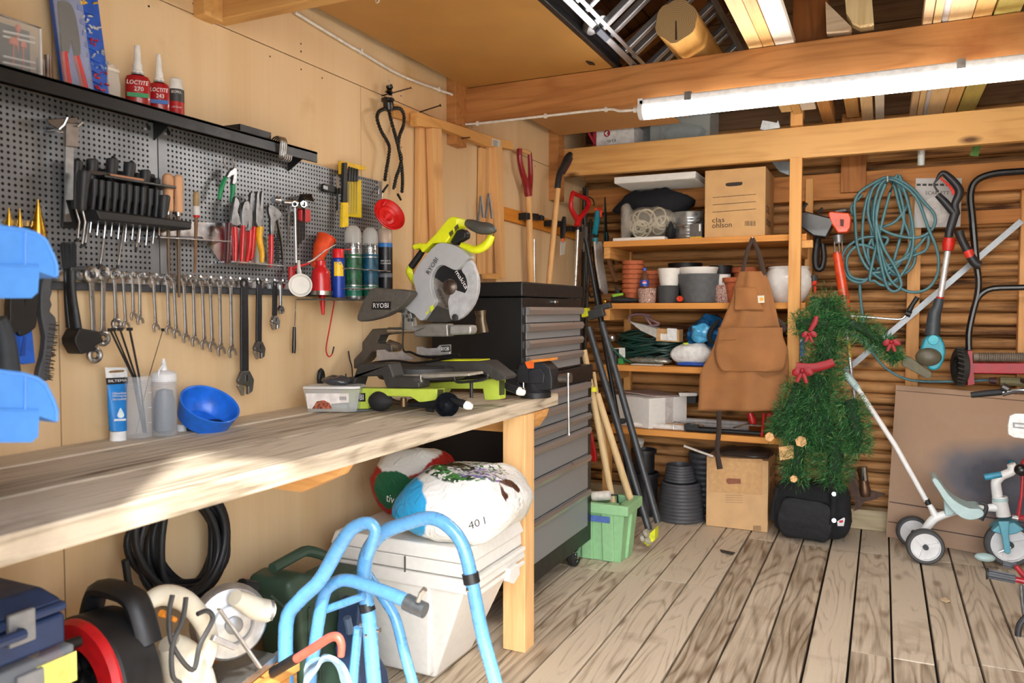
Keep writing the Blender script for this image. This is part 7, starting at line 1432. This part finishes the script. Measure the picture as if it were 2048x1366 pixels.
# ---- orange string trimmer
OR_ = C('d8481a', .35, coat=.3); t = T('string_trimmer', 'orange and black electric trimmer hung beside the rack post', 'trimmer'); yt_ = 4.66
A('hood', M().out(t7((70, 400), (120, 385), (300, 430), (320, 470), (270, 570), (180, 560), (65, 480)), .12, k=1, y=yt_ + .06), C('1a1b1f', .3, coat=.3), t, bev=.008)
A('guard_fins', M().px(t7((70, 370, 12), (125, 310, 10)), n=8, y=yt_).px(t7((200, 380, 10), (235, 345, 10)), n=8, y=yt_), BLACK, t)
A('motor', M().out(t7((280, 400), (300, 385), (430, 395), (445, 430), (440, 500), (420, 535), (350, 540), (300, 470)), .12, k=1, y=yt_ + .06), OR_, t, bev=.01); A('motor_top', M().out(t7((325, 375), (410, 360), (420, 385), (330, 395)), .1, y=yt_ + .05), DKSTEEL, t, bev=.004); A('slot', M().out(t7((360, 425), (388, 428), (385, 478), (362, 475)), .003, y=yt_ - .06), C('55201a', .6), t)
A('neck', M().px(t7((345, 540, 38), (350, 600, 30)), n=12, y=yt_), C('8d8f92', .35, .7), t)
for u in (318, 350, 372): A('rod', M().px(t7((u, 590, 6), (u + 4, 665, 6)), n=8, y=yt_ - .03), CHROME, t)
A('shaft', M().px(t7((338, 660, 30), (355, 780, 32), (375, 900, 34), (392, 1020, 36), (398, 1085, 34)), k=2, n=12, flat=.7, y=yt_), OR_, t); 
for k in range(9): A('grip_rib', M().px(t7((405 - k * .2, 900 + k * 14, 4), (412, 902 + k * 14, 4)), n=6, y=yt_ - .03), C('7a2a12', .5), t)
A('handle', M().px(t7((200, 560, 22), (185, 680, 26), (190, 770, 24), (225, 780, 22), (245, 700, 20), (235, 600, 18)), k=3, n=10, y=yt_ + .08), BLACK, t)
A('bar', M().px(t7((430, 1120, 8), (600, 1132, 8), (780, 1145, 8), (825, 1125, 8), (850, 1090, 8)), k=3, n=10, y=yt_), C('c4c6c8', .3, .9), t); A('bar_grip', M().px(t7((855, 1085, 20), (880, 1040, 16), (918, 985, 17)), n=12, y=yt_).px(t7((832, 1098, 22), (870, 1112, 22)), n=10, y=yt_), BLACK, t)
t = T('hand_clamp', 'black and red clamp hung beside the white planter', 'clamp'); A('body', M().px(t7((172, 830, 26), (175, 870, 22)), n=10, y=4.6).px(t7((180, 990, 32), (175, 1010, 36)), n=12, y=4.6).px(t7((190, 1020, 22), (240, 1070, 20)), n=10, y=4.6), C('33363a', .5), t); A('red_part', M().px(t7((165, 882, 22), (190, 882, 22)), n=8, y=4.6).px(t7((180, 910, 8), (180, 965, 8)), n=8, y=4.6), C('d8341c', .4), t)
# ---- pole hedge trimmer, red collar, teal head
t = T('pole_trimmer', 'pole hedge trimmer with white shaft and teal head on the log wall', 'trimmer'); yq = 4.66
A('handle', M().px(t7((1060, 250, 22), (1110, 300, 26), (1175, 375, 28), (1195, 385, 26), (1185, 320, 26), (1215, 250, 30), (1210, 200, 28), (1150, 130, 26), (1095, 95, 20), (1050, 150, 8), (1035, 180, 6), (1065, 230, 8)), k=4, n=12, y=yq), C('25282d', .45), t)
A('trigger', M().px(t7((1080, 130, 6), (1140, 180, 9), (1172, 225, 10), (1172, 250, 8)), k=3, n=8, y=yq - .04), C('d8382a', .4), t)
A('grip', M().px(t7((1185, 380, 30), (1165, 450, 30), (1145, 520, 28), (1142, 555, 28)), k=2, n=14, y=yq), C('25282d', .45), t)
A('collar', M().px(t7((1148, 562, 38), (1140, 600, 42), (1134, 652, 34)), n=16, y=yq), C('cf2418', .4), t)
A('shaft', M().px(t7((1134, 655, 20), (1080, 990, 20)), n=12, y=yq), C('d6d6d8', .35, .4), t); A('ring', M().px(t7((1080, 985, 26), (1078, 996, 26)), n=12, y=yq), RED, t)
A('joint', M().px(t7((1072, 998, 30), (1060, 1060, 34), (1040, 1100, 42), (1030, 1180, 46), (1022, 1260, 50)), k=2, n=14, y=yq), C('3a434a', .45), t)
A('head', M().out(t8((870, 240), (940, 240), (968, 320), (940, 400), (890, 415), (835, 350), (845, 290)), .11, k=2, y=yq + .06), C('1f9ab0', .4), t, bev=.012); A('head_button', M().lathe([(.026, 0), (.024, .012), (0, .014)], W(*t8((910, 262))[0], y=yq - .05), (0, -1, 0), 24), C('3ab4c8', .4), t)
A('gear_cover', M().ball(W(*t8((885, 352))[0], y=yq - .05), (.062, .03, .048), 20, 12), C('5a5444', .4), t); A('blade_guard', M().out(t8((745, 345), (790, 350), (900, 430), (900, 450), (880, 465), (745, 395)), .05, y=yq + .01), C('6b6650', .6), t, bev=.004)
A('side_handle', M().px(t7((1215, 510, 34), (1230, 560, 28), (1280, 660, 30), (1330, 740, 32), (1370, 760, 28)), k=3, n=12, y=yq - .03), C('25282d', .45), t); A('side_ring', M().px(t7((1278, 650, 32), (1298, 698, 32)), n=12, y=yq - .03), C('d8382a', .4), t)
# ---- long bar, pole, blue sleeve
a, b = W(2043, 442, y=4.85), W(1690, 743, y=4.848); T1('metal_bar', 'long grey metal bar leaning diagonally across the log wall', 'bar', M().beam(a, b, .03, .01, (0, 1, 0)), C('8b8f93', .4, .7))
t = T('telescopic_pole', 'silver pole with yellow label standing by the garland figure', 'pole'); A('pole', M().px(t8((455, 200, 9), (480, 430, 9), (515, 690, 9)), n=10, y=4.60), C('c4c6c8', .3, .8), t); A('label', M().px(t8((462, 262, 9.8), (475, 355, 9.8)), n=10, y=4.60), C('e0a41c', .4), t); A('arm', M().px(t8((490, 230, 7), (560, 280, 7), (640, 345, 7)), k=2, n=8, y=4.66), C('6d8794', .4, .6), t)
t = T('blue_sleeve', 'blue plastic packet with white flap behind the garland figure', 'packet'); A('sleeve', M().out(t8((180, 222), (235, 222), (235, 350), (190, 340)), .02, y=4.45), C('2a68b8', .4), t); A('flap', M().out(t8((190, 350), (215, 345), (222, 372), (200, 380)), .01, y=4.43).out(t8((195, 270), (235, 235), (240, 250), (200, 285)), .008, y=4.42), C('d8dade', .5), t)
# ---- kids' bikes at the frame's edge
RB = C('a3202a', .35, coat=.3)
def grip(t, a, b, r, y, ring=True, mt=None):
    A('grip', M().px([(*a, r), (*b, r)], n=16, y=y), mt or C('3c3f44', .6), t)
    if ring: A('grip_flange', M().px([(a[0] - 1, a[1], r * 1.35), (a[0] + 2, a[1] + .5, r * 1.35)], n=16, y=y), BLACK, t)
    p, q = W(*a, y=y), W(*b, y=y); sd = [Vector((0, cos(k), sin(k))) for k in [6.283 * j / 10 for j in range(10)]]
    m = M()
    for d in sd: m.tube([p + d * r * S(p), q + d * r * S(q)], .0018, 4)
    A('grip_ribs', m, C('6d7074', .6), t)
t = T('kids_bike', 'red kids bike with ribbed black handlebar grips at the picture edge', 'bicycle'); yk = 3.55
grip(t, (1974, 1147), (2030, 1158), 8.5, yk); grip(t, (2005, 1127), (2032, 1133), 5.5, yk + .1, False)
A('handlebar', M().px([(2028, 1158, 6), (2060, 1165, 6), (2140, 1180, 6)], n=12, y=yk).px([(2032, 1132, 5), (2046, 1150, 6), (2075, 1170, 6)], n=12, y=yk + .06), RB, t)
A('fork', M().px([(2042, 1170, 4), (2046, 1215, 4), (2058, 1260, 5), (2080, 1300, 5)], k=3, n=10, y=yk + .03), C('8d8f94', .3, .9), t); A('stand', M().px([(2060, 1225, 5), (2040, 1248, 6), (2036, 1275, 6), (2044, 1283, 6)], k=3, n=10, y=yk - .05), C('55565a', .4, .8), t)
c = W(2230, 1240, y=yk + .05); A('wheel', M().ring((c.x, c.y, .19), (.5, -1, 0), .165, .022, 40, 10), RUBBER, t); A('frame', M().tube([W(2075, 1172, y=yk), (c.x, c.y, .19)], .014, 10).tube([W(2075, 1172, y=yk), W(2260, 1180, y=yk)], .016, 10), RB, t)
t = T('bike', 'bike with black grip and brake lever beside the red mower', 'bicycle'); yk2 = 4.2
A('grip', M().px([(1942, 790, 6), (1970, 787, 6.5), (2004, 784, 6.5)], n=14, y=yk2), C('1c1e21', .6), t); A('handlebar', M().px([(2000, 785, 4.5), (2060, 778, 4.5), (2160, 770, 4.5)], n=10, y=yk2), CHROME, t); A('brake', M().px([(2004, 772, 7), (2016, 778, 8)], n=10, y=yk2 - .02).px([(2005, 790, 3), (2030, 784, 3), (2070, 786, 3)], n=8, y=yk2 - .04), C('55504e', .4, .7), t)
A('frame', M().px([(2046, 930, 3), (2043, 990, 3), (2036, 1035, 4)], n=10, y=yk2).tube([W(2036, 1035, y=yk2), W(2130, 1045, y=yk2)], .013, 10).tube([W(2046, 930, y=yk2), W(2130, 800, y=yk2)], .013, 10), RB, t); A('bolt', M().px([(2024, 1034, 5), (2036, 1036, 6)], n=10, y=yk2 - .02), CHROME, t); A('bell', M().ball(W(2042, 940, y=yk2 - .03), .028, 16, 10), BLACKG, t)
c = W(2260, 1040, y=yk2 + .02); A('wheel', M().ring((c.x, c.y, .252), (.1, -1, 0), .225, .024, 44, 10), RUBBER, t)
t = T('number_plate', 'white bike basket plate with a slotted panel at the picture edge', 'plate'); yn2 = 4.1
A('plate', M().out(f1((1035, 165), (1070, 150), (1180, 155), (1180, 320), (1060, 305), (1025, 285), (1022, 230)), .02, y=yn2), C('e8e8e6', .4), t, bev=.004); A('panel', M().out(f1((1058, 210), (1160, 218), (1160, 256), (1060, 245)), .002, y=yn2 - .02), C('8a8c8e', .4), t); A('slot', M().out(f1((1072, 222), (1160, 228), (1160, 246), (1072, 238)), .001, y=yn2 - .022), C('d8d8d6', .4), t); A('mount', M().mm(W(2036, 850, y=yn2).x + .02, W(2080, 850, y=yn2).x, yn2, yn2 + .12, .92, .94), BLACK, t)
# ---- crumbs on the floor
T1('wood_chip', 'pale wood chip lying on the oil stained floor board', 'chip', M().out([(1880, 1200), (1890, 1196), (1900, 1203), (1892, 1206)], .004, z=.0012), C('d8bf98', .7)); T1('black_scrap', 'flat dark scrap lying on the floor by the green bin', 'scrap', M().out([(1440, 1100), (1470, 1106), (1464, 1110), (1442, 1104)], .004, z=.0012), C('3a342e', .7))
# ================================================================ timber and gear stored on the tie beams
ZT = 2.273
t = T('hardboard_table', 'yellow hardboard table top with black edge stored up on the beams', 'table top'); x1 = W(1228, 133, z=2.285).x
A('sheet', M().mm(.05, x1, 1.79, 3.27, ZT + .001, ZT + .012), C('b98a4a', .5, var=.06, sc=6), t, sm=0); A('edge', M().mm(x1, x1 + .022, 1.79, 3.27, ZT + .001, ZT + .03), C('17181c', .4), t, sm=0, bev=.003); A('top', M().mm(.05, x1 + .018, 1.8, 3.25, ZT + .031, ZT + .1), C('33343c', .5), t, sm=0); A('foot', M().out([(1172, 121), (1185, 124), (1190, 128), (1178, 127)], -.006, z=ZT), BLACK, t)
T1('ceiling_sheet', 'tan hardboard sheet lying over the far beams by the wall', 'sheet', M().mm(.07, .78, 3.31, 4.3, ZT + .002, ZT + .01), C('b98c58', .6, var=.06, sc=6), sm=0)
T1('cup_hook', 'white cup hook screwed under the yellow panel', 'hook', M().ring(W(755, 0, z=ZT - .012), (.3, 1, 0), .009, .0022, 16, 6).cyl(W(755, 0, z=ZT - .012) + Vector((0, 0, .008)), W(755, 0, z=ZT - .012) + Vector((0, 0, .014)), .003), WHITE)
# aluminium ladder
AL = C('9fa4aa', .34, .8, .05); t = T('aluminium_ladder', 'aluminium ladder lying tilted on the beams between yellow panel and log', 'ladder')
e = Vector((1, 0, .8)).normalized(); nn = Vector((-.8, 0, 1)).normalized(); la = Vector((x1 + .068, 0, ZT + .03))
for k in (0, .40): A('rail', M().beam(la + e * k + Vector((0, 1.85, 0)), la + e * k + Vector((0, 4.2, 0)), .024, .07, nn), AL, t, bev=.002)
for k in range(16): A('rung', M().beam(la + e * .012 + nn * (.014 if k % 2 else -.012) + Vector((0, 1.95 + .143 * k, 0)), la + e * .39 + nn * (.014 if k % 2 else -.012) + Vector((0, 1.95 + .143 * k, 0)), .032, .028, nn), AL, t, bev=.005)
A('inner_rail', M().beam(la + e * .03 + Vector((0, 1.9, 0)), la + e * .03 + Vector((0, 4.1, 0)), .014, .06, nn), AL, t); q = W(1172, 55, z=la.z); A('hinge', M().lathe([(.045, -.02), (.05, -.012), (.045, .012), (.02, .018), (0, .018)], la + e * -.0 + Vector((0, q.y, .01)), -nn, 24), STEEL, t); A('hinge_lock', M().beam(la - nn * .045 + Vector((0, q.y - .05, 0)), la - nn * .045 + Vector((0, q.y + .06, 0)), .025, .01, nn), C('3d4a66', .5), t, bev=.003)
# log
t = T('timber_log', 'thick round debarked log lying on the big beam', 'log'); r = .08; zc = ZT + r; c = W(1352, 42, z=zc); xL = c.x
k = NT('log_end'); tc = k.n('TexCoord').outputs['Object']; s = k.n('SeparateXYZ', {0: tc}); ll = k.n('VectorMath', {0: k.n('CombineXYZ', {0: s.outputs[0], 2: k.math('SUBTRACT', s.outputs[2], r)}).outputs[0]}, operation='LENGTH').outputs['Value']
k.l(k.ramp(k.math('FRACT', k.math('MULTIPLY_ADD', k.n('TexNoise', {'Vector': tc, 'Scale': 20.0}).outputs[0], .8, k.math('MULTIPLY', ll, 150.0))), [(.2, lin('b49a70')), (.8, lin('97794f'))]), k.b.inputs['Base Color']); k.b.inputs['Roughness'].default_value = .8
rr = [r * (1 + .05 * sin(k_ * 1.3) + random.uniform(-.02, .02)) for k_ in range(28)]
def ringp(y, f=1): return [Vector((xL + rr[j] * f * cos(6.283 * j / 28), y, zc + rr[j] * f * sin(6.283 * j / 28))) for j in range(28)]
A('trunk', skin([ringp(c.y), ringp(3.9)]), WD('d8a860', 'b07a3a', 'y', .8, freq=5, con=.4), t, sm=60); A('sawn_end', M().prism([p for p in ringp(c.y, .99)], (0, -.003, 0)), k.m, t, sm=0); A('crack', M().prism([(xL - .002, c.y - .0032, zc), (xL + .003, c.y - .0032, zc), (xL + .006, c.y - .0032, zc - r * .9), (xL - .002, c.y - .0032, zc - r * .9)], (0, -.0004, 0)), C('3a2a18', .9), t, sm=0)
# boards lying front to back over the beams
def board(u0, u1, z0, th, y0, y1, lab, lt, dk, v=100, grp='boards stored on the beams', nm='timber_board'):
    vv = lambda u: 168 - (u - 980) * .1386
    a, b = W(u0, vv(u0), z=z0).x, W(u1, vv(u1), z=z0).x
    T1(nm, lab, 'board', M().mm(a, b, y0, y1, z0, z0 + th), WD(lt, dk, 'y', 1, freq=6, con=.4, knots=.4, bump=.1), grp, sm=0, bev=.002)
z_ = ZT + .001
board(1497, 1525, z_, .05, 2.5, 4.3, 'pale board next to the log on the big beam', 'e8c890', 'c79a5c'); board(1526, 1548, z_, .06, 2.45, 4.5, 'pine board between pale and white boards on the beam', 'e2b878', 'bb8444')
board(1550, 1588, z_, .03, 2.4, 4.3, 'white painted board beside the brown king post', 'e9e2d6', 'd6ccba')
board(1845, 1864, z_, .05, 2.6, 4.7, 'grey pine batten first of the far bunch on the beam', 'd9bd96', 'a98a62'); board(1866, 1882, z_, .06, 2.6, 4.7, 'narrow pale batten second of the far bunch on the beam', 'e8cc98', 'c79d62')
board(1896, 1944, z_, .045, 2.55, 4.75, 'wide pale board of the far bunch on the beam', 'ead0a0', 'cda468'); board(1946, 1984, z_, .045, 2.6, 4.75, 'yellowish board with a knot in the far bunch', 'e4bc7a', 'bd8a48'); board(1988, 2042, z_, .06, 2.6, 4.75, 'greenish treated board at the end of the far bunch', 'c3b56a', '98883c')
board(1664, 1700, z_ + .03, .05, 3.36, 4.7, 'short pine board behind the lit tube lamp', 'd8ac6c', 'b07c40'); board(1706, 1738, z_, .03, 3.4, 4.75, 'pale thin board behind the tube lamp', 'e0c79c', 'c2a070'); board(1745, 1770, z_, .03, 3.4, 4.75, 'whitish thin board behind the tube lamp', 'dcd6c8', 'c4bba8')
board(1594, 1626, z_, .09, 3.34, 4.72, 'long square beam offcut behind the brown beam', 'c9955a', '96642f')
a = W(1889, 42, z=z_ + .02); T1('drain_pipe', 'white plastic pipe lying among the far bunch of boards', 'pipe', M().tube([(a.x, 2.6, z_ + .018), (a.x, 4.8, z_ + .018)], .017, 14), C('d8dade', .4))
a = W(1842, 330, y=4.6); T1('drain_pipe', 'short pale pipe hanging down behind the pine beam', 'pipe', M().tube([a, a + Vector((0, -.05, .2))], .017, 14), C('c4cac8', .4)); a = W(1948, 312, y=4.6); T1('green_strip', 'green slat end hanging down behind the pine beam', 'strip', M().beam(a, a + Vector((.05, -.05, .2)), .04, .015), C('5d8a4c', .5))
T1('timber_offcut', 'grey triangular timber offcut on the big beam', 'offcut', M().out(((1653, 14), (1704, 64), (1700, 70), (1655, 74)), .06, y=3.24), WD('cbb79c', 'a08a6c', 'x', 1.5, freq=5), sm=0); T1('timber_offcut', 'split pale log chunk on the big beam', 'offcut', M().out(((1690, -20), (1742, -20), (1748, 60), (1722, 64), (1705, 56), (1694, 40)), .08, y=3.25), WD('e4cfa0', 'c2a368', 'z', 1.5, freq=5), sm=0)
# cartons and tubs on the far beam
yc = 4.47; zc = 2.218
t = T('red_white_carton', 'white carton with red edges lying on the far pine beam', 'box'); p = lambda u, v: W(u, v, y=yc)
a, b = p(1187, 285).x, p(1268, 285).x; A('carton', M().mm(a, b, yc, yc + .2, zc, W(1220, 252, y=yc).z), C('d9d8d6', .6), t, bev=.002); A('red_edge', M().mm(a - .003, a + .018, yc - .002, yc + .2, zc, W(1220, 252, y=yc).z + .002), C('a8283a', .5), t)
A('flap', M().out(t3((218, 122), (232, 115), (300, 245), (285, 245)), .02, y=yc - .004), C('a8283a', .5), t); q = W(1214, 267, y=yc - .001); A('emblem', M().lathe([(.0, 0), (.02, 0), (.02, .001), (0, .001)], q, (0, -1, 0), 24), C('a8283a', .5), t); A('emblem_mark', M().out([(1209, 267), (1214, 262), (1216, 264), (1213, 267), (1216, 270), (1214, 272)], .0006, y=yc - .0022), WHITE, t); textpx('90', t, (1214, 286), (1232, 284), 6, C('6a6668', .6), y=yc - .001)
t = T('storage_tub', 'clear plastic tub of things on the far beam behind the lamp', 'tub'); a, b = p(1297, 270).x, p(1418, 262).x; A('tub', M().mm(a, b, yc + .02, yc + .3, zc, zc + .2), GL('c9d2d0', .35, .2), t, bev=.01); A('contents', bag(M(), ((a + b) / 2, yc + .16, zc + .07), (.12, .1, .06), 0, 20, 12, .8, 44, .02, 12), C('5d6664', .6), t)
T1('white_bracket', 'white folded plastic piece on the pine beam beside the post top', 'bracket', M().out(t3((1650, 130), (1670, 60), (1785, 80), (1795, 60), (1812, 120), (1680, 140)), .05, y=4.46), C('cfd4d6', .5), sm=0)
t = T('drum', 'grey rounded drum in the dark behind the white carton', 'drum'); A('drum', M().lathe([(.09, 0), (.10, .02), (.10, .16), (.08, .19), (0, .19)], (p(1290, 270).x - .09, 4.79, zc + .002), n=30), C('7d7f80', .4), t)

finish()
